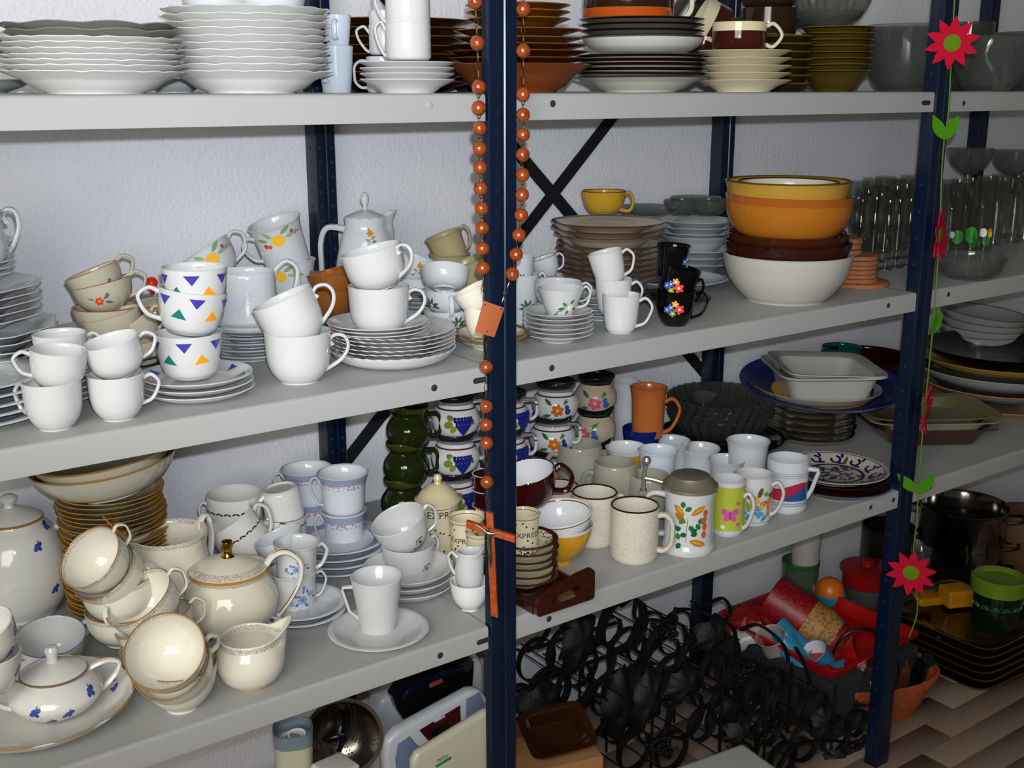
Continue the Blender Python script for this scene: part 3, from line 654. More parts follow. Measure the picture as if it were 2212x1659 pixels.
# pitcher on its plates
P = pY(545, .24, Z2)
r_ = pst('white plate', 'the stack under the white relief pitcher', 'plates under the relief pitcher', 6, 548, .25, 190, 18, 13.5, WG, 'saucer')
zt = Vector((0, 0, (18+5*13.5-4)*hk(r_[0])))
def pitcher(label, px, py, w, h, ref, m, spout_ang, han, style, hm=None, name='pitcher', cat='pitcher', spa=.5, t=.003, roll=0, pitch=0, on=None, deco=None, group=None, lip=.16, fw=None):
    """vessel whose rim is drawn out into a lip; han as in cup"""
    if on is not None: P = rest(px, py, on, w*STY[style][0][0][0])
    else: P = at(px, py, ref)
    R = w/2*kk(P); H = h*hk(P); rm = rotm(P, roll, pitch)
    if on is None: P = P-rm @ Vector((0, 0, H/2))
    sa = RD(spout_ang)
    def md(r, z, th):
        d_ = (th-sa+pi) % (2*pi)-pi; f = math.exp(-(d_/spa)**2)*max(0, (z/H-.45)/.55)**2
        return r*(1+lip*2.2*f), z+H*lip*f
    P_, o, inn, zf = prof(style, R, H, t); me = Buf().lathe(P_, 56, md).mesh(name, m, ang=60)
    root = empty(name, P, rm, label, cat, group); link('body', me, root)
    if han: add_handle(root, o, H, han, hm or m, R)
    if deco: deco(root, ro_fn(o), inn, R, H)
    return P, R, H, root, o
STY['pitch'] = ([(.92, 0), (.98, .03), (1.10, .12), (1.12, .3), (1.02, .7), (1, 1)], 1)
def dswoosh(root, ro, inn, R, H):
    B = Buf()
    for i in range(5):
        s = 1-i*.13; f = wallmap(ro, -90, 0, .0002); B.tube([f(R*(-.35+.9*s*(1-cos(a))*.9), H*(.30+.50*s*sin(a))) for a in [RD(x) for x in range(5, 95, 10)]], .0007, 5)
    B.obj('relief_lines', WG, root)
pitcher('white pitcher with curved relief lines, on a stack of plates', 537, 652, 118, 130, r_[0], WG, 165, ('loop', 8, .98, .25, .75, .0045), 'pitch', lip=.1, deco=dswoosh)
# strong white cups, front
P, *_ = cup('bright white cup, lower of the front pair left of the swirled plates', 648, 832, 142, 106, 'round', WH, on=Z2, hd=('curl', 0, .84, .2, .55, .0034), group='bright white front cups')
cup('bright white cup tipped left, upper of the front pair', 632, 692, 138, 106, 'round', WH, ref=P, roll=-23, pitch=-2, hd=('curl', -4, .86, .22, .58, .0034), group='bright white front cups')
# swirled plates
P = rest(850, 800, Z2, 170); P = P+Vector((0, 0, 0))
SW = lambda R: swirl(34, .012, R)
r0 = stack('deep swirled white plate', 'at the foot of the swirled stack', None, 1, 272, 34, 20, 'deep', WH, P, 'plate', t=.003, mod=SW, key='sw', seg=136, jm=0)
r1 = stack('swirled white plate', 'the swirled stack right of centre', 'swirled white plates', 5, 270, 26, 8.6, 'plate', WH, P+Vector((0, 0, 17*hk(P))), 'plate', t=.0026, mod=SW, key='sw', seg=136, jm=5)
Pn = P+Vector((-.017, 0, 56*hk(P)))
r2 = stack('plain white saucer', 'the three on the swirled plates', 'saucers on the swirled plates', 3, 218, 22, 8, 'plate', WH, Pn+Vector((-.006, 0, 0)), 'saucer', 'saucer', t=.003)
cup('bright white cup standing on the swirled plates', 819, 668, 132, 102, 'round', WH, ref=Pn, hd=('curl', 0, .84, .2, .55, .0034), group='bright white front cups')
cup('bright white cup tipped left, on top of the cup on the swirled plates', 812, 580, 134, 86, 'round', WH, ref=Pn, roll=-14, pitch=0, hd=('curl', -30, .9, .2, .5, .0034), group='bright white front cups')
# coffee pot with orange rose
STY['pot'] = ([(.98, 0), (1.02, .02), (1.40, .12), (1.66, .35), (1.60, .55), (1.30, .80), (1.10, .90), (1.12, 1)], 1)
P = pY(796, .42, Z2); k_ = kk(P); zb = 0; zr = (at(800, 468, P)-P).z
root = empty('coffee_pot', P, rotm(P), 'white coffee pot with a painted orange rose, before the wall', 'coffee pot')
_, o, inn, zf = prof('pot', 40*k_, zr, .003); sa = RD(12)
def md(r, z, th, H=zr):
    d_ = (th-sa+pi) % (2*pi)-pi; f = math.exp(-(d_/.32)**2)*max(0, (z/H-.6)/.4)**1.5; return r*(1+.55*f), z+H*.06*f+(.0012*cos(th*12) if z > H*.95 else 0)
Buf().lathe(_, 60, md).obj('body', WG, root)
add_handle(root, o, zr, ('D', 172, .88, .25, .55, .0065), WG, 66*k_)
Buf().lathe([(0, zr+16*k_), (14*k_, zr+14*k_), (36*k_, zr+4*k_), (42*k_, zr-1*k_), (0, zr-4*k_)], 36).obj('lid', WG, root)
Buf().lathe([(0, zr+52*k_), (5*k_, zr+50*k_), (9*k_, zr+40*k_), (9*k_, zr+33*k_), (4*k_, zr+22*k_), (6*k_, zr+14*k_)], 20).obj('knob', WG, root)
def drose(root, ro, u, z, s, th=-90, c='c98a2c'):
    sh = [(leaf(u, z-s*1.2, s*2.2, s*.13, 255), '7a8a5a'), (leaf(u+s*.4, z-s*3.2, s*1.0, s*.5, 20), '6c8a5e'), (leaf(u-s*.2, z-s*2.6, s*.9, s*.45, 160), '7c9468'), (leaf(u+s*.3, z-s*2.2, s*1.0, s*.4, 40), '6c8a5e'), (leaf(u-s*.4, z-s*4.2, s*.9, s*.4, 200), '6c8a5e'), (leaf(u-s*.2, z+s*.8, s*.6, s*.3, 100), '6c8a5e')]+flower(u, z, s*1.25, c, 'a45c1c', 6)
    paint(root, 'painted_rose', wallmap(ro, th, 0), sh)
drose(root, ro_fn(o), .003, zr*.86, .0046, -84)
# amber glass
AMB = glass('amber_glass', 'd08a40', .05, .3)
P = pY(716, .33, Z2)
for i, (w, h, py, rl) in enumerate(((104, 66, 655, 0), (100, 60, 622, 8), (92, 52, 610, -14))):
    cup('amber glass bowl, %s of three nested behind the bright cups' % ORD[2-i], 718-i*2, py, w, h, 'tea', AMB, ref=P, roll=rl, pitch=-6 if i else 0, name='glass_bowl', cat='bowl', group='nested amber glass bowls', t=.0025)
# small floral cups behind
P = pY(900, .40, Z2)
dr = lambda root, ro, inn, R, H: drose(root, ro, 0, H*.7, .004, -80)
def dleaf(th=-90, zf_=.5, s=.005):
    def d(root, ro, inn, R, H):
        sh = [(leaf(0, 0, s*1.5, s*.5, a), c) for a, c in ((20, '2f5c3a'), (65, '406b42'), (110, '2f5c3a'), (150, '52784e'), (-10, '3a6040'), (190, '406b42'))]+[(ell(s*.4, s*.3, s*.5), 'd8dcc8')]
        paint(root, 'painted_leaves', wallmap(ro, th, H*zf_), sh)
    return d
pst('white saucer', 'the stack under the small green-leaf cups', 'saucers under the leaf cups', 7, 905, .36, 120, 14, 9, WG, 'saucer', name='saucer', cat='saucer')
cup('white cup with green leaves, below the tilted orange-flower cup', 902, 628, 90, 60, 'tea', WG, ref=P, deco=dleaf(-100, .35), name='cup')
cup('small white cup with an orange flower, tilted right beside the coffee pot', 893, 582, 92, 66, 'tea', WG, ref=P, roll=22, pitch=-6, deco=dr)
# olive-beige cups
OH = ('ear', -5, .95, .25, .38, .0034)
P = pY(975, .40, Z2)
cup('olive-beige cup, lowest of the pile before the post', 975, 610, 92, 60, 'mug', OL, ref=P, group='olive-beige cups')
cup('olive-beige cup, second of the pile left of the post', 972, 575, 92, 56, 'mug', OL, ref=P, group='olive-beige cups')
cup('olive-beige cup tilted left on top of the olive pile', 968, 535, 86, 62, 'mug', OL, ref=P, roll=-20, hd=OH, group='olive-beige cups')
P2 = pY(1030, .30, Z2)
cup('olive-beige cup tilted beside the rosary', 1016, 598, 100, 70, 'mug', OL, ref=P2, roll=-22, group='olive-beige cups')
cup('olive-beige cup standing under the tilted one beside the rosary', 1024, 655, 92, 66, 'mug', OL, ref=P2, group='olive-beige cups')
# leaf cups
P = pY(963, .20, Z2)
cup('white leaf-painted cup, lowest of the pile left of the post', 965, 694, 102, 52, 'tea', WG, ref=P, hd=('ring', -86, .8, .2, .35, .003), group='green-leaf cups', deco=dleaf(-60, .5))
cup('white leaf-painted cup, middle of the pile left of the post', 963, 652, 100, 56, 'tea', WG, ref=P, hd=('ring', -78, .85, .15, .35, .003), group='green-leaf cups', deco=dleaf(-135, .45))
cup('white cup tilted back on top of the leaf cup pile', 961, 604, 106, 46, 'teaw', WG, ref=P, roll=4, pitch=-28, group='green-leaf cups')
# cream cups and saucers at the post
CR = mat('cream_brown_rim', 'd8d0ba', .14, bands=[(.0145, 1, '8a6f48')])
P = rest(1062, 759, Z2, 100)
stack('cream saucer with a wavy brown-lined rim', 'the pair behind the blue post', 'cream wavy saucers', 2, 168, 22, 12, 'saucer', mat('cream_wavy', 'd8d0ba', .14, bands=[(22*hk(P)-.001, 1, '7a5b32')]), P, 'saucer', 'saucer', mod=lambda R: scal(8, .03, R, .002), key='cwv')
cup('cream cup standing on the wavy saucers behind the post', 1040, 700, 76, 72, 'tea', CW, ref=P, group='cream cups at the post')
cup('cream cup tipped left on the cream cup behind the rosary', 1030, 650, 80, 60, 'tea', CW, ref=P, roll=-28, group='cream cups at the post')
# ------------------------------------------------------------ second shelf, right bay
P = pY(1135, .26, Z2)
cup('white flowered cup beside the post, lower', 1128, 640, 76, 96, 'espresso', WG, ref=P, hd=('ear', 0, .95, .3, .45, .003), deco=dleaf(-70, .3), group='flowered cups right of the post')
cup('white flowered cup beside the post, upper', 1122, 585, 66, 60, 'espresso', WG, ref=P, group='flowered cups right of the post', deco=dleaf(-80, .3, .003))
cup('white flowered bowl beside the post', 1128, 710, 90, 60, 'tea', WG, ref=P-Vector((0, .1, 0)), deco=dleaf(-70, .7), group='flowered cups right of the post')
P = pY(1185, .33, Z2)
GR = mat('white_gold_line', 'c8ccd0', .12, bands=[(50*hk(P)-.001, 1, '9a7b45')])
cup('gold-rimmed white cup tilted left, behind the flower cup', 1180, 580, 62, 50, 'tea', GR, ref=P, roll=-18, hd=('ear', 0, .9, .3, .45, .0024), group='gold-rimmed small cups')
cup('gold-rimmed white cup under the tilted one, behind the flower cup', 1186, 618, 64, 50, 'tea', GR, ref=P, hd=('ear', 185, .9, .3, .4, .0024), group='gold-rimmed small cups')
P = rest(1205, 744, Z2, 95)
tp, *_ = stack('white saucer', 'the stack under the green-flower cup', 'saucers under the green-flower cup', 6, 152, 17, 9.8, 'saucer', WH, P, 'saucer', 'saucer', t=.0024)
Pq = P+Vector((0, 0, .04))
cup('white cup tipped behind the green-flower cup', 1205, 640, 104, 62, 'tea', WG, ref=P+Vector((.03, .10, 0)), hd=('ear', 0, .9, .3, .45, .0026))
def dgf(root, ro, inn, R, H):
    s = .0052; sh = [(leaf(-s, 0, s*1.1, s*.5, 190), '356b34'), (leaf(-s*.6, s*.5, s*1.0, s*.5, 140), '4b7d3e'), (leaf(s*.3, s*1.2, s*.9, s*.45, 50), '356b34'), (leaf(-s*1.5, -s*.6, s*1.2, s*.2, 200), '4b7d3e'), (leaf(-s*2.6, -s*1.4, s*.9, s*.25, 215), '356b34'), (leaf(s, 0, s*1.0, s*.5, -25), '4b7d3e'), (leaf(0, -s*.5, s*.9, s*.4, 250), '356b34')]+flower(s*.5, 0, s*.95, 'e9e9e2', 'c9a93a', 5)
    paint(root, 'painted_flower', wallmap(ro, -62, H*.45), sh)
cup('conical white cup with a white and green flower, on the saucers', 1211, 656, 102, 68, 'coneb', WH, ref=P, hd=('ear', 12, .95, .35, .35, .0026), deco=dgf, ang=0)
stack('white square-edged saucer', 'the stack behind the plain white mugs', 'saucers behind the plain mugs', 4, 130, 14, 13, 'saucer', WG, pY(1300, .17, Z2), 'saucer', 'saucer')
MH = ('ear', 0, .84, .16, .62, .0030)
P, *_ = cup('small plain white mug in front, handle right', 1340, 722, 82, 80, 'espresso', WH, on=Z2, hd=('ear', -5, .84, .16, .70, .0032), name='mug', cat='mug', group='plain white mugs right of the post')
Pu = P+Vector((-.01, .06, 0))
cup('small plain white mug behind the front one', 1325, 640, 80, 76, 'espresso', WH, ref=Pu, hd=MH, name='mug', cat='mug', group='plain white mugs right of the post')
cup('small plain white mug tilted left on the mug behind', 1314, 578, 76, 70, 'espresso', WH, ref=Pu, roll=-14, hd=MH, name='mug', cat='mug', group='plain white mugs right of the post')
# black flowered cups
BK = mat('black_glaze', '050507', .06)
def dhib(root, ro, inn, R, H, th=-92):
    sh = []
    for u, v, s, c in ((-.006, .002, .006, '3f63b8'), (.008, -.001, .0084, 'd8473c'), (.001, .008, .006, 'd79a2b'), (-.003, -.008, .0055, '7d9a35'), (-.012, -.002, .006, '3f63b8')):
        sh += flower(u, v, s, c, 'e8e4d8', 5, u*100)
    paint(root, 'painted_flowers', wallmap(ro, th, H*.55), sh)
P, *_ = cup('black cup with bright flowers, lowest of the black pile', 1457, 706, 88, 74, 'deep', BK, on=Z2, hd=('ear', 5, .88, .2, .62, .0030), deco=dhib, group='black flowered cups')
cup('black cup with bright flowers tilted, middle of the black pile', 1462, 618, 86, 84, 'deep', BK, ref=P, roll=14, hd=('ear', 0, .75, .15, .4, .0030), deco=lambda a, b, c, R, H: dhib(a, b, c, R, H, -100), group='black flowered cups')
cup('black cup with a blue flower, topmost of the black pile', 1453, 562, 76, 66, 'mug', BK, ref=P, roll=3, deco=lambda a, b, c, R, H: dhib(a, b, c, R*.5, H, -10), group='black flowered cups')
stack('black saucer', 'lying behind the black cups', None, 1, 150, 16, 10, 'saucer', BK, pY(1460, .19, Z2), 'saucer', 'saucer')
# brown-rimmed plates with yellow cup
P = pY(1318, .37, Z2); hz = hk(P)
BRM = lambda H, w=.0026: mat('beige_brown_rim', 'b9ae96', .14, bands=[(H-w, 1, '6e3016')])
stack('white plate', 'the base of the brown-rimmed stack', 'white plates under the brown-rimmed ones', 2, 262, 20, 14, 'plate', mat('wdk', 'bdbdb4', .14, bands=[(20*hz-.001, 1, '3c2c20')]), P, 'plate')
stack('beige plate with brown rim', 'the lower brown-rimmed pile', 'brown-rimmed beige plates, lower pile', 6, 240, 20, 12.4, 'plate', BRM(20*hz), P+Vector((0, 0, 25*hz)), 'plate', t=.0028)
Pd = P+Vector((0, 0, 92*hz))
stack('deep beige plate with brown rim', 'in the middle of the brown-rimmed stack', None, 1, 236, 32, 20, 'soup', BRM(32*hz), Pd+Vector((-.006, 0, 0)), 'plate')
stack('beige plate with brown rim', 'the upper pair under the yellow cup', 'brown-rimmed beige plates under the yellow cup', 2, 250, 22, 13, 'plate', BRM(22*hz), Pd+Vector((-.006, 0, 22*hz)), 'plate')
cup('mustard yellow cup on top of the brown-rimmed plates', 1304, 436, 98, 46, 'deep', mat('mustard_glaze', 'b8902c', .12, bands=[(46*hz-.0014, 1, '5a3512')]), ref=P, hd=('ring', 0, .95, .1, .36, .0042), hm=mat('mustard_glaze_h', 'b8902c', .12), t=.003)
stack('wide white platter', 'leaning out behind the black cups', None, 1, 230, 16, 10, 'flatp', WG, pY(1455, .30, Z2)+Vector((0, 0, .01)), 'platter', 'plate')
# white and glass plates
P = pY(1500, .40, Z2); hz = hk(P)
WD = mat('white_grey_plates', 'aab0b2', .12)
stack('grey-white plate', 'the lower pile below the glass bowls', 'grey-white plates, lower pile', 3, 168, 20, 14, 'plate', WD, P+Vector((0, 0, .012)), 'plate')
stack('deep grey-white bowl', 'in the pile below the glass bowls', None, 1, 160, 36, 20, 'soup', WD, P+Vector((0, 0, 52*hz)), 'bowl', 'bowl')
stack('grey-white plate', 'the upper pile below the glass bowls', 'grey-white plates, upper pile', 3, 166, 20, 12, 'plate', WD, P+Vector((0, 0, 76*hz)), 'plate')
for i, (px, w, rl) in enumerate(((1472, 78, 0), (1530, 84, 0), (1502, 110, 0))):
    cup(['round clear glass bowl on the left of the white plates', 'round clear glass bowl on the right of the white plates', 'clear glass bowl set behind the two on the white plates'][i], px, 448-(i == 2)*6, w, 32, 'deep', GL2, ref=P+Vector((0, .05*(i == 2), 0)), name='glass_bowl', cat='bowl', group='glass bowls on the white plates', t=.003)
cup('glass plate rim behind the brown-rimmed plates', 1400, 455, 130, 18, 'coupe', GL2, ref=pY(1400, .46, Z2), name='glass_plate', cat='plate')
# big bowls
P = rest(1696, 661, Z2, 172); hz = hk(P); kz = kk(P)
STY['big'] = ([(.60, 0), (.62, .04), (.72, .16), (.88, .45), (.97, .78), (1, 1)], 1); STY['big2'] = ([(.64, 0), (.66, .05), (.82, .18), (.95, .50), (.99, .8), (1, 1)], 1)
STY['big3'] = ([(.80, 0), (.84, .03), (.92, .3), (.97, .8), (1, 1)], 1)
def bigbowl(lab, px, py, w, h, st, m, dz=None, roll=0, t=.004):
    R = w/2*kk(P); H = h*hk(P); me, o, i_, z_ = vessel_mesh(st, R, H, t, m, 64); ob = link('bowl', me); tag(ob, lab, 'bowl', 'large nested bowls')
    q = at(px, py, P); setmw(ob, Vector((q.x, q.y, q.z if dz is None else Z2)), rotm(q, roll)); return ob
bigbowl('large plain white bowl at the foot of the bowl tower', 1696, 640, 274, 98, 'big', mat('white_bowl_big', 'b4b0a6', .13), dz=0, t=.0045)
bigbowl('dark brown glazed bowl nested inside the white bowl', 1697, 600, 268, 80, 'big', mat('dark_brown_glaze', '30130a', .08, bands=[(80*hz-.002, 1, '1a0a06')]))
bigbowl('chestnut bowl nested inside the dark brown bowl', 1697, 580, 256, 76, 'big', mat('chestnut_glaze', '3c1708', .08))
ob = bigbowl('glossy orange bowl under the yellow one', 1698, 516, 266, 92, 'big2', mat('orange_glaze', 'a5641c', .1, bands=[(92*hz-.013, 1, '9a501a')]), roll=1)
bigbowl('mustard yellow bowl on top of the bowl tower', 1699, 448, 262, 56, 'big3', mat('yellow_glaze', 'ac8634', .12, bands=[(56*hz-.0016, 1, '5c4510')]))
bigbowl('white bowl set inside the mustard yellow bowl', 1700, 440, 212, 46, 'big3', mat('white_inner', 'c4beb0', .15, bands=[(46*hz-.0014, 1, '3a2c14')]))
# cork coasters
CK = mat('cork', '9a5e38', .8, speck=('7a4526', 260, .55, .6), bump=.3, bscale=300)
P = pY(1853, .13, Z2)
def disc(n, name, lab, where, grp, w, t, P, m, cat, total=None):
    k_ = kk(P); tt = t*hk(P); me = Buf().lathe([(0, 0), (w/2*k_-.001, 0), (w/2*k_, .001), (w/2*k_, tt*.82), (w/2*k_-.001, tt*.9), (0, tt*.9)], 40).mesh(name, m)
    for i in range(n):
        l = f'{lab}, {ORD[n-1-i]} of {where}' if n > 1 else lab
        setmw(tag(link(name, me), l, cat, grp), P+Vector((random.uniform(-.002, .002), random.uniform(-.002, .002), tt*i)), None)
    return P+Vector((0, 0, tt*n))
q = disc(1, 'cork_mat', 'wide round cork mat at the foot of the cork pile', '', None, 130, 9, P, CK, 'mat')
q = disc(6, 'cork_coaster', 'round cork coaster', 'the six beside the white bowl', 'cork coasters', 94, 9.5, q+Vector((-.012, 0, 0)), CK, 'coaster')
disc(3, 'cork_coaster', 'small cork coaster', 'the three above the cork pile', 'small cork coasters', 60, 12, q+Vector((-.016, 0.01, 0)), CK, 'coaster')
# drinking glasses
def gobl(kind):
    return {'tumbler': [(0, .004), (.30, .004), (.32, 0), (.33, .02), (.36, .5), (.38, 1), (.36, 1), (.33, .06), (0, .05)],
            'goblet': [(0, 0), (.34, 0), (.34, .015), (.08, .04), (.05, .12), (.05, .40), (.10, .46), (.30, .58), (.36, .76), (.33, 1), (.315, 1), (.34, .76), (.28, .6), (0, .49)],
            'beer': [(0, .006), (.28, .006), (.30, 0), (.32, .02), (.30, .12), (.36, .45), (.40, .85), (.39, 1), (.37, 1), (.37, .85), (.33, .45), (.26, .14), (0, .1)]}[kind]
rg = random.Random(5)
def glasses(lst, where, kinds, grp):
    for i, (px, Y, h, w, kd) in enumerate(lst):
        P = pY(px, Y, Z2); k_ = hk(P); hm_ = h*k_; wm_ = w*kk(P)/.76
        pr_ = [(r*wm_, z*hm_) for r, z in gobl(kd)]
        md = (lambda r, z, th: (r*(1+.03*cos(10*th)*(1 if .003 < z < hm_*.5 else 0)), z)) if i % 3 == 1 else None
        B = Buf().lathe(pr_, 40, md); o = B.obj('drinking_glass' if kd != 'goblet' else 'stemmed_glass', GL, ang=50)
        setmw(o, P); yield i, o, P
cols = [1846, 1872, 1900, 1926, 1952, 1976]
lst = [(px+rg.uniform(-4, 4), Y, h+rg.uniform(-8, 8), 40, kd) for Y, h, kd, off in ((.46, 140, 'beer', 0), (.38, 146, 'tumbler', 12), (.30, 150, 'goblet', -4), (.22, 150, 'goblet', 8)) for px in [c+off for c in cols]]
rows = ['back row', 'third row', 'second row', 'front row']; kn = {'beer': 'tapered beer glass', 'tumbler': 'straight drinking glass', 'goblet': 'stemmed goblet'}
for i, o, P in glasses(lst, '', None, ''):
    r = rows[i//6]; c = ['leftmost', 'second from left', 'third from left', 'fourth from left', 'fifth from left', 'rightmost'][i % 6]
    tag(o, f'clear {kn[lst[i][4]]}, {c} of the {r} beside the bowl tower', 'glass', 'glasses right of the bowl tower')
# ------------------------------------------------------------ second shelf, third bay
cols = [2048, 2082, 2118, 2152, 2186, 2218]
lst = [(px+rg.uniform(-4, 4), Y, h+rg.uniform(-6, 6), 38, kd) for Y, h, kd, off in ((.46, 120, 'tumbler', 0), (.38, 132, 'goblet', 10), (.30, 138, 'beer', -4)) for px in [c+off for c in cols]]
for i, o, P in glasses(lst, '', None, ''):
    r = ['back row', 'middle row', 'front row'][i//6]; c = ['leftmost', 'second from left', 'third from left', 'fourth from left', 'fifth from left', 'rightmost'][i % 6]
    tag(o, f'clear {kn[lst[i][4]]}, {c} of the {r} behind the garland', 'glass', 'glasses right of the felt garland')
for px, cc, lab in ((2062, [('2f7d2c', 0, 0, .012), ('c8ccc8', -.012, .004, .006)], 'tall glass painted with green leaves and a white bloom'), (2092, [('2c8a2a', 0, 0, .014), ('1d5c22', .006, -.016, .010)], 'tall glass painted bright green'), (2122, [('d8dcd4', -.004, 0, .008), ('d0672a', .010, .004, .005), ('d3b52a', .011, -.004, .005), ('2c6a2a', .004, -.018, .009)], 'tall glass painted with a white and orange motif over green')):
    P = pY(px, .16, Z2); hm_ = 120*hk(P); wm_ = 18*kk(P)
    root = empty('painted_glass', P, rotm(P), lab, 'glass')
    Buf().lathe([(0, .004), (wm_*.9, .004), (wm_*.92, 0), (wm_, hm_), (wm_-.0015, hm_), (wm_*.86, .008), (0, .008)], 32).obj('tumbler', GL, root)
    paint(root, 'painted_motif', wallmap(lambda z: wm_*(.93+.07*z/hm_), -90, hm_*.52), [(ell(u, v, s, s*1.3), c) for c, u, v, s in cc])
cup('low round glass dish in front of the painted glasses', 2092, 607, 150, 48, 'deep', GL2, on=Z2, name='glass_dish', cat='bowl', t=.005)
STY['ped'] = ([(.44, 0), (.46, .03), (.16, .16), (.13, .34), (.30, .42), (.70, .58), (.92, .8), (1, 1)], 1)
for px, py, w, lab in ((2092, 368, 98, 'stemmed glass sundae bowl standing on the glasses, left one'), (2190, 372, 104, 'stemmed glass sundae bowl standing on the glasses, right one')):
    P = pY(px, .34, Z2)
    cup(lab, px, py, w, 92, 'ped', GL2, ref=P, name='sundae_bowl', cat='bowl', group='stemmed sundae bowls', t=.003)
# ============================================================ third shelf, left bay
def dspray(spots, s=.0045, c1='3a4fb0', c2='2b3f93', plate=False):
    def d(root, ro, inn, R, H):
        for th, z in spots:
            sh = [(ell(0, 0, s*.9, s*.8), c1), (ell(s*.9, s*.5, s*.55), c2), (ell(-s*.7, -s*.6, s*.6), c1), (ell(s*.5, -s*.8, s*.5), c2), (leaf(s*.2, s*.6, s*.5, s*.2, 70), '5c7f7a')]
            paint(root, 'painted_spray', wallmap(ro, th, H*z) if not plate else topmap(inn, .004, R*z, th), sh)
    return d
def inwhite(root, ro, inn, R, H):
    q = [(p.x-.0004, p.y+.0003) for p in inn if p.y > H*.25]; q[-1] = (q[-1][0], H-.0006)
    Buf().lathe(q[::1], 40).obj('white_lining', mat('white_lining', 'd9d9dc', .12), root)
# blue-flowered coffee pot
WF = mat('white_porcelain_warm', 'd9d9d2', .1)
STY['cpot'] = ([(.86, 0), (.90, .02), (.93, .05), (1.15, .18), (1.25, .38), (1.20, .62), (1.02, .84), (.80, .95), (.74, 1)], 1)
P = rest(50, 1352, Z3, 150); k_ = kk(P); H = (at(30, 1098+20, P)-P).z
root = empty('coffee_pot', P, rotm(P), 'tall white coffee pot with small blue flowers at the left edge', 'coffee pot')
pr_, o, inn, zf = prof('cpot', 84*k_, H, .003); Buf().lathe(pr_, 56).obj('body', WF, root); ro = ro_fn(o)
add_handle(root, o, H, ('D', 2, .84, .22, .82, .0062), WF, 84*k_)
z0 = H
lid = Buf().lathe([(0, z0+26*k_), (20*k_, z0+24*k_), (52*k_, z0+10*k_), (66*k_, z0+1*k_), (64*k_, z0-3*k_), (0, z0-3*k_)], 40).obj('lid', mat('lid_gold_edge', 'd9d9d2', .1, bands=[(z0-3*k_, z0+2.6*k_, '9a7436')]), root)
Buf().lathe([(0, z0+54*k_), (12*k_, z0+52*k_), (20*k_, z0+45*k_), (16*k_, z0+38*k_), (9*k_, z0+30*k_), (12*k_, z0+22*k_)], 24).obj('knob', WF, root)
Buf().tube([(-84*k_, 0, H*.45), (-120*k_, 0, H*.62), (-150*k_, 0, H*.88)], [.016, .010, .007], 12).obj('spout', WF, root)
dspray([(-60, .80), (-48, .34), (-25, .93)], .0055)(root, ro, inn, 84*k_, H)
# gold-rimmed plates
P = pY(262, .385, Z3); k_ = kk(P); hz = hk(P)
GP = mat('cream_gold_rim', 'b5b09c', .14, bands=[(20*hz-.0028, 1, 'a97e33')])
tp, R, H, s = stack('cream plate with gold rim', 'the tall gold-rimmed stack', 'gold-rimmed cream plates', 26, 216, 20, 9.6, 'plate', GP, P, 'plate', jit=.0028, t=.0028, tiltj=.5)
GD = mat('cream_gold_rim2', 'c9c4b2', .14, bands=[(66*hz-.0016, 1, 'a97e33')])
q = at(262, 1055, P); q = Vector((P.x, P.y, tp.z))
for i in range(2):
    me, o, _i, _z = vessel_mesh('coupe', 150*k_*(1-.04*i), 66*hz, .0032, GD, 56)
    setmw(tag(link('serving_bowl', me), ['wide cream bowl with gold rim, lower of two on the gold-rimmed stack', 'wide cream bowl with gold rim, upper of two on the gold-rimmed stack'][i], 'bowl', 'wide gold-rimmed bowls'), q+Vector((0, 0, .012*i+.004)), rotm(q, -6-i, 0))
# cream service with chain-pattern rims
GC = lambda H: mat('cream_chain_rim', 'dad5c6', .09, bands=[(H-.0007, 1, '9a7444')], pat=(H-.0060, H-.0012, '7d7a72', 900))
CH = mat('cream_glaze', 'dad5c6', .09)
GH = ('ear', 5, .95, .35, .36, .0024)
def ccup(lab, px, py, w, h, ref, roll, pitch, hd=None, gr='cream chain-rimmed cups'):
    return cup(lab, px, py, w, h, 'tea', GC(h*hk(at(px, py, ref))), ref=ref, roll=roll, pitch=pitch, hd=hd, hm=CH, group=gr, t=.0022, seg=48)
B1 = pY(235, .235, Z3)
ccup('cream chain-rimmed cup tipped far left, top of the back pile', 222, 1222, 146, 84, B1-frame(B1)[1]*.022, -37, 26, ('ear', 10, .98, .4, .34, .0022))
ccup('cream chain-rimmed cup tipped left under the topmost of the back pile', 250, 1252, 150, 84, B1, -34, 22)
ccup('cream chain-rimmed cup with its handle to the viewer, middle of the back pile', 262, 1302, 150, 74, B1, -10, -10, ('ring', -110, .7, .25, .32, .003))
ccup('cream chain-rimmed cup, lowest of the back pile', 260, 1352, 146, 70, B1, 4, 0)
B2 = pY(330, .17, Z3)
ccup('cream chain-rimmed cup tipped left with handle right, before the teapot', 325, 1318, 158, 86, B2, -30, 12, ('ear', 5, .98, .35, .34, .0026))
ccup('cream chain-rimmed cup in the middle of the front pile, handle right', 345, 1372, 168, 72, B2, -16, -6, ('ear', 8, .98, .35, .34, .0026))
ccup('cream chain-rimmed cup leaning low behind the front pile', 335, 1432, 140, 76, B2, -12, 6)
B3 = rest(397, 1543, Z3, 70)
cup('cream chain-rimmed cup, standing lowest at the front', 395, 1543, 160, 90, 'tea', GC(90*hk(B3)), on=Z3, group='cream chain-rimmed cups', seg=48)
ccup('cream chain-rimmed cup opening to the viewer, second at the front', 386, 1450, 170, 86, B3-frame(B3)[1]*.012, -22, 34, ('ear', 10, .9, .35, .3, .0028))
ccup('cream chain-rimmed cup opening wide to the viewer, topmost at the front', 366, 1422, 172, 88, B3-frame(B3)[1]*.040, -14, 42)
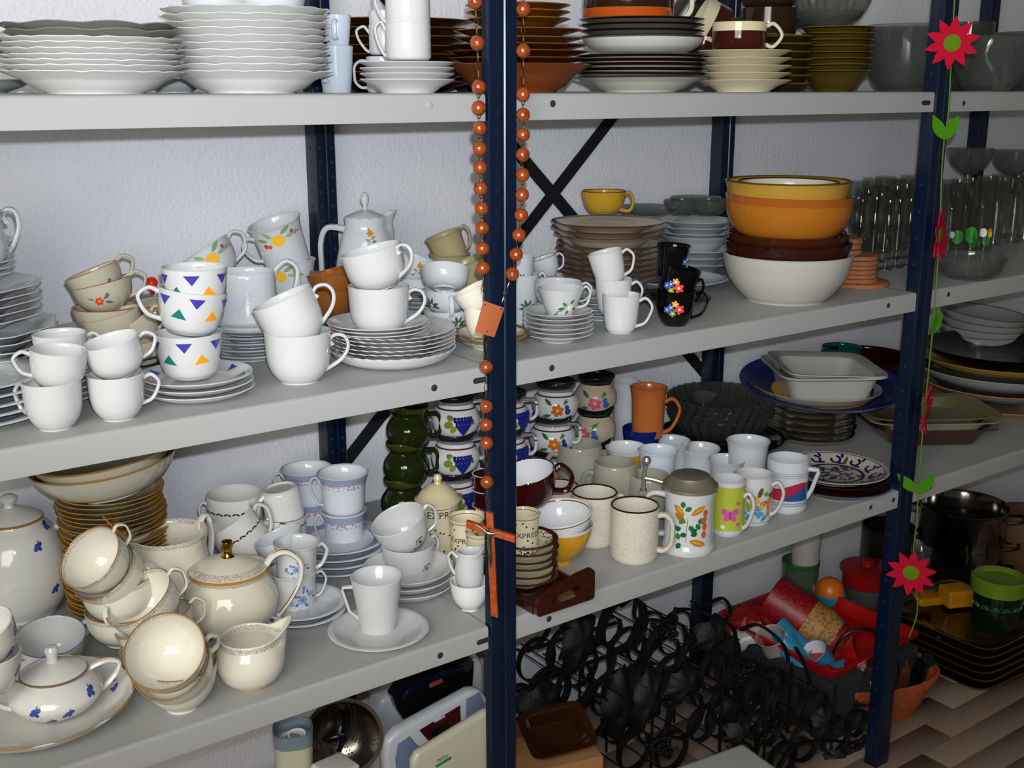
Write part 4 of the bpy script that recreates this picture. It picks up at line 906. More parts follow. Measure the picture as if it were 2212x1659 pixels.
# milk jug
STY['milk'] = ([(.60, 0), (.62, .04), (.86, .16), (1.0, .38), (.96, .62), (.86, .82), (.92, 1)], 1)
MK = mat('cream_jug_gold', 'd8d2bf', .09, bands=[(.1, .1001, 'b07a3a')])
P = pY(380, .30, Z3); k_ = kk(P)
Hm = 170*k_
pitcher('large cream milk jug with a long lip pointing left, behind the teapot', 372, 1245, 178, 186, P, mat('cream_jug_gold2', 'd8d2bf', .09, bands=[(186*hk(P)-.0016, 1, 'b07a3a')], pat=(186*hk(P)-.010, 186*hk(P)-.003, '7d7a72', 900)), 180, ('curl', 35, .98, .3, .3, .005), 'milk', hm=CH, lip=.27, spa=.36, name='milk_jug', cat='jug')
# teapot
STY['tpot'] = ([(.62, 0), (.64, .03), (.96, .20), (1.14, .42), (1.14, .62), (.98, .82), (.78, .94), (.72, 1)], 1)
P = rest(505, 1392, Z3, 120); k_ = kk(P); H = (at(505, 1228, P)-P).z; R0 = 86*k_
root = empty('teapot', P, rotm(P), 'round cream teapot with gold knob and chain-patterned lid', 'teapot')
TM = mat('cream_teapot', 'd9d2bd', .08, pat=(H*.90, H*.985, '7d7a72', 900)); pr_, o, inn, zf = prof('tpot', R0, H, .003)
Buf().lathe(pr_, 64).obj('body', TM, root); ro = ro_fn(o)
z0 = H; LM = mat('cream_lid', 'd9d2bd', .08, bands=[(z0-1*k_, z0+4*k_, 'b07a3a')], pat=(z0+5*k_, z0+13*k_, '77756e', 900))
Buf().lathe([(0, z0+30*k_), (26*k_, z0+27*k_), (62*k_, z0+14*k_), (82*k_, z0+4*k_), (86*k_, z0), (84*k_, z0-4*k_), (0, z0-4*k_)], 48).obj('lid', LM, root)
GO = mat('gold', 'b98a35', .18, 1)
Buf().lathe([(0, z0+66*k_), (11*k_, z0+64*k_), (13*k_, z0+56*k_), (9*k_, z0+44*k_), (10*k_, z0+34*k_), (14*k_, z0+29*k_)], 24).obj('knob', GO, root)
sp = cr([Vector(p) for p in ((-R0*.9, 0, H*.36), (-R0*1.35, 0, H*.55), (-R0*1.55, 0, H*.85), (-R0*1.85, 0, H*1.12), (-R0*2.05, 0, H*1.18))], 4); n = len(sp)
Buf().tube(sp, [(.020*(1-i/(n-1))+.0075*(i/(n-1))) for i in range(n)], 14).obj('spout', TM, root)
hp = cr([Vector(p) for p in ((R0*.82, 0, H*.80), (R0*.86, 0, H*.95), (R0*1.1, 0, H*1.15), (R0*1.45, 0, H*1.18), (R0*1.75, 0, H*1.0), (R0*1.72, 0, H*.72), (R0*1.45, 0, H*.42), (R0*1.16, 0, H*.20), (R0*1.02, 0, H*.04))], 4); n = len(hp)
Buf().tube(hp, [.0055-.002*i/(n-1) for i in range(n)], 10, b=[.0105-.006*i/(n-1) for i in range(n)], up=(0, 1, 0)).obj('handle', CH, root)
Buf().tube([p+Vector((0, -.0045, .0042)) for p in hp[2:-4]], .0009, 6).obj('gold_line', GO, root)
# creamer
P_ = rest(548, 1495, Z3, 80); hh = 96*hk(P_)
STY['cream'] = ([(.62, 0), (.66, .04), (.98, .20), (1.16, .45), (1.12, .70), (.98, .90), (.98, 1)], 1)
pitcher('small cream creamer with gold foot and pinched lip pointing right', 545, 1495, 126, 98, None, mat('creamer', 'dcd6c4', .08, bands=[(-.1, .0015, 'b07a3a')], pat=(98*hk(P_)*.88, 98*hk(P_)*.99, '807a70', 900)), 8, ('ear', 165, .95, .35, .38, .0042), 'cream', hm=CH, on=Z3, lip=.24, spa=.34, name='creamer', cat='jug')
# scalloped dish, sugar bowl, cups
SD = mat('white_gold_edge', 'd4d4cc', .1, bands=[(.0283, 1, 'a87c42')])
P = rest(92, 1603, Z3, 205); R0 = 202*kk(P)
pr_, o, inn, zf = prof('coupe', R0, .028, .003); B_ = Buf().lathe(pr_, 96, scal(10, .035, R0, .003))
root = empty('scalloped_dish', P, rotm(P), 'scalloped white dish with gold edge and blue flowers under the sugar bowl', 'dish'); B_.obj('dish', SD, root)
dspray([(8, .8), (55, .82), (20, .86), (-40, .84), (100, .8), (140, .8)], .005, plate=True)(root, ro_fn(o), inn, R0, .028)
Pd = P
STY['sug'] = ([(.70, 0), (.74, .04), (1.05, .16), (1.30, .40), (1.30, .58), (1.08, .80), (.88, .92), (.86, 1)], 1)
P = at(128, 1560, Pd); P = Vector((P.x, P.y, Z3+.006)) ; P = rest(128, 1560, Z3+.008, 110); k_ = kk(P); H = (at(130, 1446, P)-P).z; R0 = 72*k_
root = empty('sugar_bowl', P, rotm(P), 'white lidded sugar bowl with blue flowers and two handles', 'sugar bowl')
pr_, o, inn, zf = prof('sug', R0, H, .003); Buf().lathe(pr_, 56).obj('body', WF, root)
for a in (3, 184): add_handle(root, o, H, ('loop', a, .86, .3, .68, .0042), WF, R0)
Buf().lathe([(0, H+24*k_), (24*k_, H+21*k_), (54*k_, H+9*k_), (70*k_, H), (68*k_, H-4*k_), (0, H-4*k_)], 40).obj('lid', mat('lid_g', 'd9d9d2', .1, bands=[(H-.01, H+1.6*k_, '7a6a52')]), root)
Buf().lathe([(0, H+60*k_), (11*k_, H+57*k_), (15*k_, H+48*k_), (11*k_, H+34*k_), (13*k_, H+22*k_)], 24).obj('knob', WF, root)
dspray([(-118, .52), (-78, .36), (-42, .66), (-102, .16)], .0052)(root, ro_fn(o), inn, R0, H)
fm_ = lambda u, v, e=0: (Vector((u, v-30*k_, H+17*k_+e+.001-abs(v)*.35)))
for u_, v_ in ((-36*k_, -6*k_), (34*k_, 12*k_)):
    f = lambda u, v, e=0, U=u_, V=v_: (U+u, V+v, H+(26-.40*math.hypot(U+u, V+v)/k_)*k_+.0006)
    s = .004; paint(root, 'painted_spray', f, [(ell(0, 0, s), '3a4fb0'), (ell(s, s*.4, s*.5), '2b3f93')])
P = rest(112, 1450, Z3+.004, 100)
cup('white cup with a blue line and squared handle behind the sugar bowl', 112, 1405, 146, 70, 'deep', mat('white_blue_line', 'd0d2d2', .1, bands=[(70*hk(P)-.0002, 1, '5c6aa0')]), ref=P, pitch=12, hd=('angle', 25, .95, .4, .4, .003))
P = pY(-20, .09, Z3)
cup('white blue-flowered cup cut by the left edge, upper of two', -22, 1388, 130, 84, 'tea', WF, ref=P, roll=-16, pitch=10, deco=dspray([(-20, .7), (-50, .3)], .005), group='cups at the left picture edge')
cup('white blue-flowered cup cut by the left edge, lower of two', -22, 1455, 136, 84, 'tea', WF, ref=P, roll=0, deco=dspray([(-30, .6)], .005), group='cups at the left picture edge')
# wave-pattern cups
WV = lambda H: mat('white_wave_rim', 'd3d1cb', .12, bands=[(H-.0012, 1, '2b3244')])
def dwave(th=-90, z=.66, up=1):
    def d(root, ro, inn, R, H):
        sh = []
        n = 9
        for i in range(n):
            u = (i-n/2)*R*.30
            sh += [(leaf(u, 0, R*.085, R*.035, 25), '1f2940'), (leaf(u+R*.13, R*.055, R*.085, R*.035, -25), '1f2940')]
        paint(root, 'wave_pattern', wallmap(ro, th, H*z), sh)
    return d
P = pY(512, .42, Z3)
cup('white cup with a dark wave pattern, back left by the wall', 508, 1112, 118, 92, 'cyl', WV(92*hk(P)), ref=P, hd=('ear', 182, .8, .3, .3, .003), deco=dwave(-88, .70), group='wave-pattern cups')
cup('wave-pattern cup tipped left behind the teapot lid', 520, 1158, 112, 84, 'cyl', WV(84*hk(P)), ref=pY(520, .36, Z3), roll=-30, pitch=-4, hd=('ear', 5, .85, .2, .45, .004), deco=dwave(-60, .6), group='wave-pattern cups')
P = pY(618, .37, Z3)
cup('upside-down wave-pattern cup on top of its pair', 610, 1085, 84, 66, 'cyl', WV(66*hk(P)), ref=P, roll=172, hd=('ear', -25, .85, .1, .5, .0045), deco=dwave(90, .8), group='wave-pattern cups')
cup('wave-pattern cup with handle to the viewer, below the inverted one', 616, 1152, 92, 78, 'cyl', WV(78*hk(P)), ref=P, hd=('ear', -95, .9, .2, .3, .0045), deco=dwave(-90, .8), group='wave-pattern cups')
# floral band cups
FB = lambda H: mat('floral_band_cup', 'c9ced6', .1, bands=[(H*.80, H*.97, '8c9db8')], pat=(H*.70, H*.90, 'a98f98', 210))
P = pY(665, .43, Z3)
FH = ('loop', 182, .80, .25, .42, .0024)
cup('flower-banded cup standing back, lower of the pair at the rear post', 668, 1120, 104, 86, 'flare', FB(86*hk(P)), ref=P, deco=inwhite, group='flower-banded cups')
cup('flower-banded cup standing back, upper of the pair at the rear post', 664, 1052, 112, 82, 'flare', FB(82*hk(P)), ref=P, hd=FH, hm=WG, deco=inwhite, group='flower-banded cups')
P = rest(735, 1248, Z3, 120)
FS = mat('floral_band_saucer', 'c3c8ce', .1)
def dband(root, ro, inn, R, H):
    sh = [[(R*rr*cos(RD(a)), R*rr*sin(RD(a))) for rr, a in ((.72, a0), (.92, a0), (.92, a0+8), (.72, a0+8))] for a0 in range(0, 360, 8)]
    m = topmap(inn, .004, 0, 0)
    paint(root, 'flower_band', m, [(p, ['7186ae', '8c8fae', 'a98a9c', '6f8fb0'][i*7 % 4]) for i, p in enumerate(sh)])
tp, *_ = stack('blue-grey saucer', 'the stack under the flower-banded cups', 'saucers under the flower-banded cups', 3, 206, 20, 15, 'saucer', FS, P, 'saucer', 'saucer', total=4)
stack('saucer with a floral band', 'the stack under the flower-banded cups', 'saucers under the flower-banded cups', 1, 206, 20, 15, 'saucer', FS, P+Vector((0, 0, 45*hk(P))), 'saucer', 'saucer', start=3, total=4, deco=dband)
Pq = P+Vector((0, -.0, 0)); q = rest(741, 1200, Z3+.022, 86)
cup('flower-banded footed cup, lower of the front pair', 744, 1150, 100, 98, 'flare', FB(98*hk(q)), ref=q, hd=FH, hm=WG, deco=inwhite, group='flower-banded cups')
cup('flower-banded footed cup, upper of the front pair', 742, 1066, 112, 92, 'flare', FB(92*hk(q)), ref=q, hd=FH, hm=WG, deco=inwhite, group='flower-banded cups')
# blue rose cups
def dblue(s=.006, th=-70, z=.45):
    def d(root, ro, inn, R, H):
        sh = []
        rr = random.Random(3)
        for i in range(16):
            a = rr.uniform(0, 360); d_ = rr.uniform(.4, 2.6)*s; sh.append((leaf(cos(RD(a))*d_*1.3, sin(RD(a))*d_, s*.62, s*.34, a+rr.uniform(-40, 40)), ['5f74a8', '8294bd', '4c6299'][i % 3]))
        sh += flower(0, 0, s*1.2, '7d8fc0', '4c6299', 6)+flower(s*2, s*1.2, s*.8, '8b9bc7', '4c6299', 5)
        paint(root, 'painted_blue_roses', wallmap(ro, th, H*z), sh)
    return d
P = rest(655, 1356, Z3, 110)
tp, *_ = stack('white saucer with blue rose print', 'the pair under the blue rose cups', 'blue rose saucers', 2, 190, 20, 14, 'saucer', WG, P, 'saucer', 'saucer')
q = rest(640, 1318, Z3+.014, 76)
cup('white cup with blue roses, lower of two behind the teapot handle', 636, 1275, 106, 86, 'mug', WH, ref=q, hd=('ear', 2, .85, .3, .42, .0026), deco=dblue(), group='blue rose cups')
cup('white cup with blue roses, upper of two behind the teapot handle', 640, 1210, 100, 76, 'mug', WH, ref=q, roll=2, hd=('ear', 5, .85, .25, .45, .004), deco=dblue(.005, -90), group='blue rose cups')
cup('plain white cup tipped left behind the blue rose cups', 612, 1186, 108, 60, 'tea', WG, ref=pY(612, .28, Z3), roll=-20, pitch=-4)
# cups with small red logo
def dlogo(th):
    def d(root, ro, inn, R, H):
        f = wallmap(ro, th, H*.40); s = .0058
        sh = [([(-s, s*1.6), (s*1.2, s*1.9), (s*1.3, s*1.5), (-s, s*1.2)], '2c3033'), (ell(s*.2, s*.5, s*.5), '2c3033'), ([(-s*.4, s*.3), (s*1.2, s*.1), (s*.6, -s*.4)], 'c43a28'), ([(-s*1.0, s*1.4), (-s*.7, s*1.4), (-s*.7, -s*.2), (-s*1.0, -s*.2)], '6d7277')]
        v, fc = text_poly('barino', .0080); sh.append((([(a*1.0, b-.0062) for a, b in v], fc), '1d2021'))
        paint(root, 'printed_logo', f, sh)
    return d
P = rest(885, 1303, Z3, 120)
tp, *_ = stack('white saucer', 'the three under the cups with the red print', 'saucers under the red-print cups', 3, 196, 26, 15, 'coupe', WH, P, 'saucer', 'saucer')
q = rest(890, 1260, Z3+.012, 78)
cup('white cup with a small red and black print, lower of two', 882, 1212, 116, 76, 'tea', WH, ref=q, hd=('ear', 30, .95, .3, .35, .003), deco=dlogo(-42), group='red-print cups')
cup('white cup with a small red and black print, tipped left on its pair', 874, 1154, 122, 76, 'tea', WH, ref=q, roll=-20, pitch=10, hd=('ear', 8, .95, .3, .36, .0036), deco=dlogo(-58), group='red-print cups')
# cone mug on saucer
P = rest(820, 1402, Z3, 110)
stack('oval-looking plain white saucer', 'under the angular-handled mug at the front', None, 1, 218, 20, 10, 'saucer', WH, P, 'saucer', 'saucer')
q = rest(814, 1370, Z3+.006, 74)
def demb(root, ro, inn, R, H):
    B_ = Buf(); 
    for j in range(4): f = wallmap(ro, -75, H*(.35+.09*j), .0001); B_.tube([f((i-4)*.0024, 0) for i in range(9)], .0004, 4)
    B_.obj('embossed_mark', WH, root)
cup('conical white mug with an angular handle, on its own saucer in front', 815, 1305, 112, 118, 'cone', WH, ref=q, hd=('angle', 182, .84, .26, .42, .0032), name='mug', cat='mug', deco=demb)
# little white jug in bowl
P = rest(1015, 1322, Z3, 60)
cup('plain white bowl holding the little white jug', 1015, 1322, 86, 58, 'tea', mat('white_ringed', 'dededb', .12), on=Z3, name='bowl', cat='bowl')
pitcher('little white jug standing in the white bowl beside the post', 1014, 1236, 54, 88, P, WH, 10, ('loop', 172, .88, .45, .6, .0035), 'cream', lip=.12, name='creamer', cat='jug')
# stacked jugs
STY['jug'] = ([(.66, 0), (.72, .03), (1.02, .16), (1.18, .36), (1.14, .56), (.88, .74), (.84, .80), (1, .92), (1.03, 1)], 1)
def jug(lab, px, py, w, h, ref, m, deco=None, hd=None, group=None, sp=-35):
    return pitcher(lab, px, py, w/1.18*1.0, h, ref, m, sp, hd, 'jug', lip=.07, spa=.4, name='jug', cat='jug', deco=deco, group=group, t=.0035)
DG = mat('dark_green_glaze', '1c2407', .07, bands=[(.072, 1, '3a3d10')])
P = pY(875, .40, Z3)
def drelief(root, ro, inn, R, H):
    f = wallmap(ro, -70, H*.38, 0); B_ = Buf()
    for a in (20, 80, 140, 200): B_.tube([f(.004*t*cos(RD(a+t*14)), .004*t*sin(RD(a+t*14))) for t in range(0, 5)], .0009, 5)
    B_.obj('leaf_relief', DG, root)
for i, (px, py, rl) in enumerate(((873, 1078, 0), (878, 1000, 2), (884, 922, -1))):
    jug('dark green glazed jug, %s of the stack of three' % ['lowest', 'middle one', 'topmost'][i], px, py, 100, 92, P, DG, hd=('D', -5, .8, .3, .5, .0055) if i != 0 else None, deco=drelief, group='dark green jugs', sp=-110)
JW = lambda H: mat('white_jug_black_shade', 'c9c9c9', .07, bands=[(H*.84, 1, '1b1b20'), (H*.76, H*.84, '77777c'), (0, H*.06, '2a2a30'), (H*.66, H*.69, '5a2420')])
JH = mat('jug_handle_grey', '8d8f94', .08)
def dgrape(th=-75):
    def d(root, ro, inn, R, H):
        f = wallmap(ro, th, H*.40, .0); s = R*.092
        sh = [(ell(-R*.62, R*.02, R*.24, R*.19, 20), '6f7d2a'), (ell(-R*.5, R*.34, R*.2, R*.15, -20), '5f6f24'), (ell(-R*.38, -R*.22, R*.2, R*.15, 60), '7f8c33'), (leaf(R*.50, R*.3, R*.2, R*.12, -60), '4d5a1f')]
        paint(root, 'painted_vine_leaves', wallmap(ro, th, H*.40), sh)
        B_ = Buf(); rows = [(6, .34), (6, .22), (5, .10), (5, -.02), (4, -.14), (3, -.26), (2, -.38), (1, -.48)]
        for n, v in rows:
            for i in range(n):
                c = f((i-(n-1)/2)*s*1.75+R*.12, v*R*.95); B_.lathe([(0, -s), (s*.7, -s*.7), (s, 0), (s*.7, s*.7), (0, s)], 7, off=c)
        o_ = B_.obj('grape_cluster', mat('grape_blue', '1c2474', .1), root)
    return d
P = pY(985, .37, Z3)
for i, (px, py) in enumerate(((980, 1060), (984, 978), (985, 896))):
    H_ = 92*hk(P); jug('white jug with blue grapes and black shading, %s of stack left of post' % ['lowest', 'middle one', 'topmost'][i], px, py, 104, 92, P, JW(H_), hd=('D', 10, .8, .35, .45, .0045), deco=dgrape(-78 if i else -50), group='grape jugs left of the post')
P = pY(1085, .36, Z3)
for i, (px, py) in enumerate(((1085, 1040), (1088, 966), (1090, 890))):
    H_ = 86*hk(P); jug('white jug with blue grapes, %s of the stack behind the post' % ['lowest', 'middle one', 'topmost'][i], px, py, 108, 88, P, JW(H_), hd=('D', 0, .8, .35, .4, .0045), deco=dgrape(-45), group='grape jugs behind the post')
def dpetal(c, cc, th=-80, s=.011, extra='2b3d86', n=6):
    def d(root, ro, inn, R, H):
        sh = [(leaf(-s*1.1, -s*.8, s*.9, s*.4, 200), '3d6a38'), (leaf(s*1.0, s*1.0, s*.8, s*.35, 40), '4a7440'), (leaf(-s*1.0, s*.9, s*.8, s*.35, 140), '2f5a3c'), (ell(s*1.9, -s*.3, s*.6), extra), (ell(s*1.7, s*.5, s*.45), extra)]+flower(0, 0, s*1.15, c, cc, n, .3)
        paint(root, 'painted_flower', wallmap(ro, th, H*.38), sh)
    return d
P = pY(1200, .40, Z3); OJ = [('c2691c', 'e0b032'), ('c2691c', 'e0b032'), ('b75f22', 'e0b032')]
for i, (px, py) in enumerate(((1190, 1008), (1193, 936), (1200, 864))):
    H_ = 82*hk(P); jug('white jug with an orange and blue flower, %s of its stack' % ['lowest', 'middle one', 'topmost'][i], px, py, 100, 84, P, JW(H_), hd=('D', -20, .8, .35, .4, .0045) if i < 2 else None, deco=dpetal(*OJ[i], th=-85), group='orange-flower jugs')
P = pY(1288, .41, Z3)
for i, (px, py) in enumerate(((1282, 985), (1285, 918), (1287, 850))):
    H_ = 80*hk(P); jug('dark-topped jug with a large pink flower, %s of its stack' % ['lowest', 'middle one', 'topmost'][i], px, py, 92, 82, P, mat('jug_pink', 'a79b84', .07, bands=[(H_*.78, 1, '100f12'), (0, H_*.12, '18171b')]), deco=dpetal('b7506e', 'd4a934', th=-92 if i != 1 else -120, extra='3b55a0', s=.012), group='pink-flower jugs')
# espresso set
EX = lambda H: mat('espresso_cream', 'd0c5a4', .12, bands=[(H-.0006, 1, '5a2a22'), (H-.0065, H-.0055, '4a231c')])
def dexp(th=-90, txt='EXPRESSO', z=.68, n=70, seed=1, size=.0125):
    def d(root, ro, inn, R, H):
        rr = random.Random(seed); f = wallmap(ro, th, 0); sh = []
        for i in range(n):
            v = H*(.04+.9*rr.random()**2.4); u = rr.uniform(-1.6, 1.6)*R
            if abs(v-H*z) < size*.5: continue
            sh.append((ell(u, v, .0022, .0015, rr.uniform(0, 180), 6), '3c241a'))
        for i in range(int(n*1.2)): sh.append((ell(rr.uniform(-1.6, 1.6)*R, H*rr.uniform(.02, .2), .0018, .0012, rr.uniform(0, 180), 6), '3c241a'))
        paint(root, 'painted_beans', f, sh)
        v, fc = text_poly(txt, size); paint(root, 'lettering', wallmap(ro, th, H*z, .0009), [((v, fc), '2c1a16')])
    return d
P = pY(948, .27, Z3); k_ = kk(P); H = 118*hk(P)
root = empty('espresso_canister', P, rotm(P), 'cream lidded canister lettered in brown, beside the rosary', 'canister')
me, o, inn, zf = vessel_mesh('cyl', 46*k_, H, .003, EX(H)); link('body', me, root); dexp(-60, 'EXPRESSO', .84, 50, 4, .017)(root, ro_fn(o), inn, 46*k_, H)
Buf().lathe([(0, H+38*k_), (18*k_, H+35*k_), (38*k_, H+18*k_), (44*k_, H+7*k_), (50*k_, H+3*k_), (50*k_, H), (0, H-2*k_)], 40).obj('lid', mat('cream_lid2', 'cbbd97', .12), root)
Buf().lathe([(0, H+58*k_), (7*k_, H+56*k_), (10*k_, H+48*k_), (7*k_, H+40*k_), (9*k_, H+34*k_)], 20).obj('knob', mat('cream_lid2', 'cbbd97', .12), root)
h_ = 74*hk(pY(1020, .2, Z3))
cup('small cream espresso cup with bean pattern, back one left of the post', 1030, 1150, 78, 74, 'mug', EX(h_), on=Z3, Y=.25, deco=dexp(-90, 'EXPRESSO', .6, 40, 5), group='espresso bean cups')
cup('small cream espresso cup lettered in brown, left of the rosary cross', 1008, 1163, 80, 92, 'mug', EX(92*hk(pY(1008, .17, Z3))), ref=pY(1008, .17, Z3), deco=dexp(-92, 'EXPRESSO', .56, 50, 6), group='espresso bean cups')
cup('small cream espresso cup half hidden by the cross', 1035, 1178, 62, 60, 'mug', EX(60*hk(pY(1035, .13, Z3))), ref=pY(1035, .13, Z3), deco=dexp(-92, 'EXPRESSO', .3, 30, 8), group='espresso bean cups')
P = rest(1140, 1290, Z3, 80); P = pY(1136, .075, Z3)
tray = Vector((P.x, P.y, Z3+.002))
ES = mat('espresso_saucer', 'd0c5a4', .12, bands=[(.0131, 1, '3c241a')])
def dbeans(root, ro, inn, R, H):
    rr = random.Random(2); m = topmap(inn, .004, 0, 0)
    paint(root, 'painted_beans', m, [(ell(R*q_*cos(a), R*q_*sin(a), .0022, .0013, rr.uniform(0, 180), 6), '3c241a') for q_, a in [(rr.uniform(.62, .9), rr.uniform(0, 2*pi)) for _ in range(110)]])
tp, *_ = stack('cream bean-pattern saucer', 'the stack on the wooden tray', 'bean-pattern saucers', 5, 140, 18, 15.5, 'saucer', ES, tray+Vector((0, 0, .010)), 'saucer', 'saucer', total=6)
stack('cream bean-pattern saucer', 'the stack on the wooden tray', 'bean-pattern saucers', 1, 140, 18, 15.5, 'saucer', ES, tp, 'saucer', 'saucer', start=5, total=6, deco=dbeans)
cup('cream espresso cup lettered in brown on its saucers, right of the post', 1130, 1150, 76, 84, 'mug', EX(84*hk(P)), ref=Vector((P.x, P.y, 0)), deco=dexp(-62, 'EXPRESSO', .55, 60, 9), group='espresso cup on the tray')
# wooden tray
WD_ = mat('dark_red_wood', '35130a', .25, speck=('230b06', 90, .55, .6), coat=.3)
a_ = onz(1150, 1322, Z3); b_ = onz(1262, 1282, Z3)
root = empty('wooden_tray', (0, 0, 0), None, 'dark red wooden tray with a slotted handle beside the blue post', 'tray'); setmw(root, a_)
xa, xb = -.006, .108; zt = .052
def arch(x): return .030+.020*math.sin(max(0, min(1, (x-xa)/(xb-xa)))*pi*.5)
outl = [(xa, .004), (xa+.004, 0), (xb-.004, 0), (xb, .004), (xb, .046), (xb-.006, .052), (xb-.03, .050), (xa+.05, .042), (xa+.004, .028), (xa, .020)]
hole = [(xa+.030, .012), (xb-.036, .014), (xb-.026, .020), (xb-.028, .028), (xb-.036, .031), (xa+.034, .024), (xa+.028, .020)]
bm = bmesh.new()
vo = [bm.verts.new((x, 0, z)) for x, z in outl]; vh = [bm.verts.new((x, 0, z)) for x, z in hole]
eo = [bm.edges.new((vo[i], vo[(i+1) % len(vo)])) for i in range(len(vo))]; eh = [bm.edges.new((vh[i], vh[(i+1) % len(vh)])) for i in range(len(vh))]
bmesh.ops.triangle_fill(bm, use_beauty=True, edges=eo+eh)
r = bmesh.ops.extrude_face_region(bm, geom=bm.faces[:]); bmesh.ops.translate(bm, verts=[v for v in r['geom'] if isinstance(v, bmesh.types.BMVert)], vec=(0, .009, 0)); bmesh.ops.recalc_face_normals(bm, faces=bm.faces)
me = bpy.data.meshes.new('handle_panel'); bm.to_mesh(me); bm.free(); me.materials.append(WD_)
hp_ = link('handle_panel', me, root); hp_.location = (0, -.020, 0); hp_.rotation_euler = (0, 0, RD(0))
ob = link('handle_panel', me, root); ob.location = (0, .135, 0)
Buf().box((.05, .066, .004), (.112, .15, .006)).obj('tray_base', WD_, root, smooth=False)
for x in (-.004, .104): Buf().box((x, .066, .010), (.005, .15, .016)).obj('side_rail', WD_, root, smooth=False)
# maroon cups
MR = mat('maroon_glaze', '36090a', .08)
P = pY(1135, .20, Z3)
cup('maroon cup with white inside, tipped left beside the post', 1143, 1052, 128, 70, 'deep', MR, ref=P, roll=-12, pitch=8, hd=('ring', 4, .95, .15, .55, .0055), deco=inwhite, group='maroon cups')
stack('maroon saucer with white edge', 'under the maroon cup', None, 1, 150, 20, 10, 'saucer', mat('maroon_saucer', '36090a', .1, bands=[(20*hk(P)-.0012, 1, 'cfc8c0')]), P+Vector((0, .0, .030)), 'saucer', 'saucer')
stack('maroon bowl', 'under the maroon saucer by the post', None, 1, 110, 40, 10, 'deep', MR, P, 'bowl', 'bowl')
q = pY(1044, .30, Z3)
for i in range(3): cup('maroon cup, %s of three glimpsed behind the rosary' % ['lowest', 'middle', 'topmost'][i], 1052, 1110-i*34, 66, 40, 'mug', mat('maroon_w', '36090a', .1, bands=[(40*hk(q)-.0012, 1, 'cfc8c0')]), ref=q, group='maroon cups behind the rosary')
# yellow bowls
P = rest(1205, 1224, Z3, 58)
cup('mustard yellow bowl with a white rim, lower of two', 1205, 1224, 150, 80, 'bowl', mat('yellow_bowl', 'c8921f', .12, bands=[(80*hk(P)-.0035, 1, 'cfccc2')]), on=Z3, name='bowl', cat='bowl', t=.003, deco=inwhite, group='yellow and white bowls')
cup('white bowl with a gold band, tipped on the yellow bowl', 1210, 1140, 146, 66, 'bowl', mat('gold_band_bowl', 'd4d4d4', .1, bands=[(66*hk(P)-.0045, 66*hk(P)-.0022, '8a5a20')]), ref=P, roll=-6, pitch=5, name='bowl', cat='bowl', t=.003, group='yellow and white bowls')
# speckled mugs
SPK = lambda H: mat('speckled_stoneware', 'cbc4b4', .2, speck=('9c917c', 320, .62, .5), bands=[(H-.0013, 1, '2c1a14')])
SPH = mat('speckled_handle', 'cbc4b4', .2, speck=('9c917c', 320, .62, .5))
P = rest(1368, 1222, Z3, 90)
cup('speckled cream mug with dark rim, front one beside the stein', 1368, 1222, 104, 112, 'cyl', SPK(112*hk(P)), on=Z3, hd=('D', -8, .84, .2, .62, .0055), hm=SPH, name='mug', cat='mug', t=.0035, group='speckled mugs', pitch=0)
P2 = rest(1285, 1186, Z3, 84)
cup('speckled cream mug with dark rim, behind the bowls', 1282, 1186, 98, 106, 'cyl', SPK(106*hk(P2)), on=Z3, hd=('D', 15, .88, .25, .5, .005), hm=SPH, name='mug', cat='mug', t=.0035, group='speckled mugs')
cup('speckled cream mug with dark rim, rearmost behind the maroon cup', 1205, 1100, 90, 100, 'cyl', SPK(100*hk(pY(1205, .27, Z3))), ref=pY(1205, .27, Z3), hd=('D', 15, .92, .3, .5, .005), hm=SPH, name='mug', cat='mug', t=.0035, group='speckled mugs')
# grey barrel mugs
GM = mat('grey_stoneware', '9c9a8a', .1)
for lab, px, py, w, Y in (('grey barrel mug, rearmost of three, handle left', 1252, 1008, 98, .34), ('grey barrel mug, middle one of three, handle left', 1328, 1048, 96, .26), ('grey barrel mug half hidden behind the stein', 1402, 1075, 92, .20)):
    P = pY(px, Y, Z3); q = at(px, py, P)
    cup(lab, px, py, w*.93, 98, 'barrel', GM, ref=P, hd=('D', 180, .76, .2, .5, .0065), name='mug', cat='mug', t=.0035, group='grey barrel mugs')
# yellow, white mugs
cup('yellow mug with white inside and rim, behind the grey mugs', 1350, 1000, 90, 84, 'mug', mat('yellow_mug', 'c8941f', .12, bands=[(84*hk(pY(1350, .34, Z3))-.009, 1, 'cfd2d6')]), on=Z3, Y=.345, name='mug', cat='mug', deco=inwhite, hd=('D', 10, .8, .2, .4, .005), hm=WG)
for lab, px, py, w, Y, st in (('white flared mug, left of the pair behind the stein', 1447, 1000, 88, .34, 'bell'), ('white flared mug, right of the pair behind the stein', 1510, 1015, 88, .29, 'bell'), ('bluish white mug just behind the pewter lid', 1420, 1020, 88, .27, 'mug'), ('tall white flared mug with no pattern near the patterned plate', 1614, 1000, 94, .19, 'mug'), ('white mug between stein and tall flared mug', 1568, 1040, 80, .20, 'mug')):
    P = pY(px, Y, Z3); cup(lab, px, py, w, 96, st, WG if 'bluish' not in lab else WB, ref=P, name='mug', cat='mug', hd=('D', 120, .8, .2, .45, .005), t=.003)
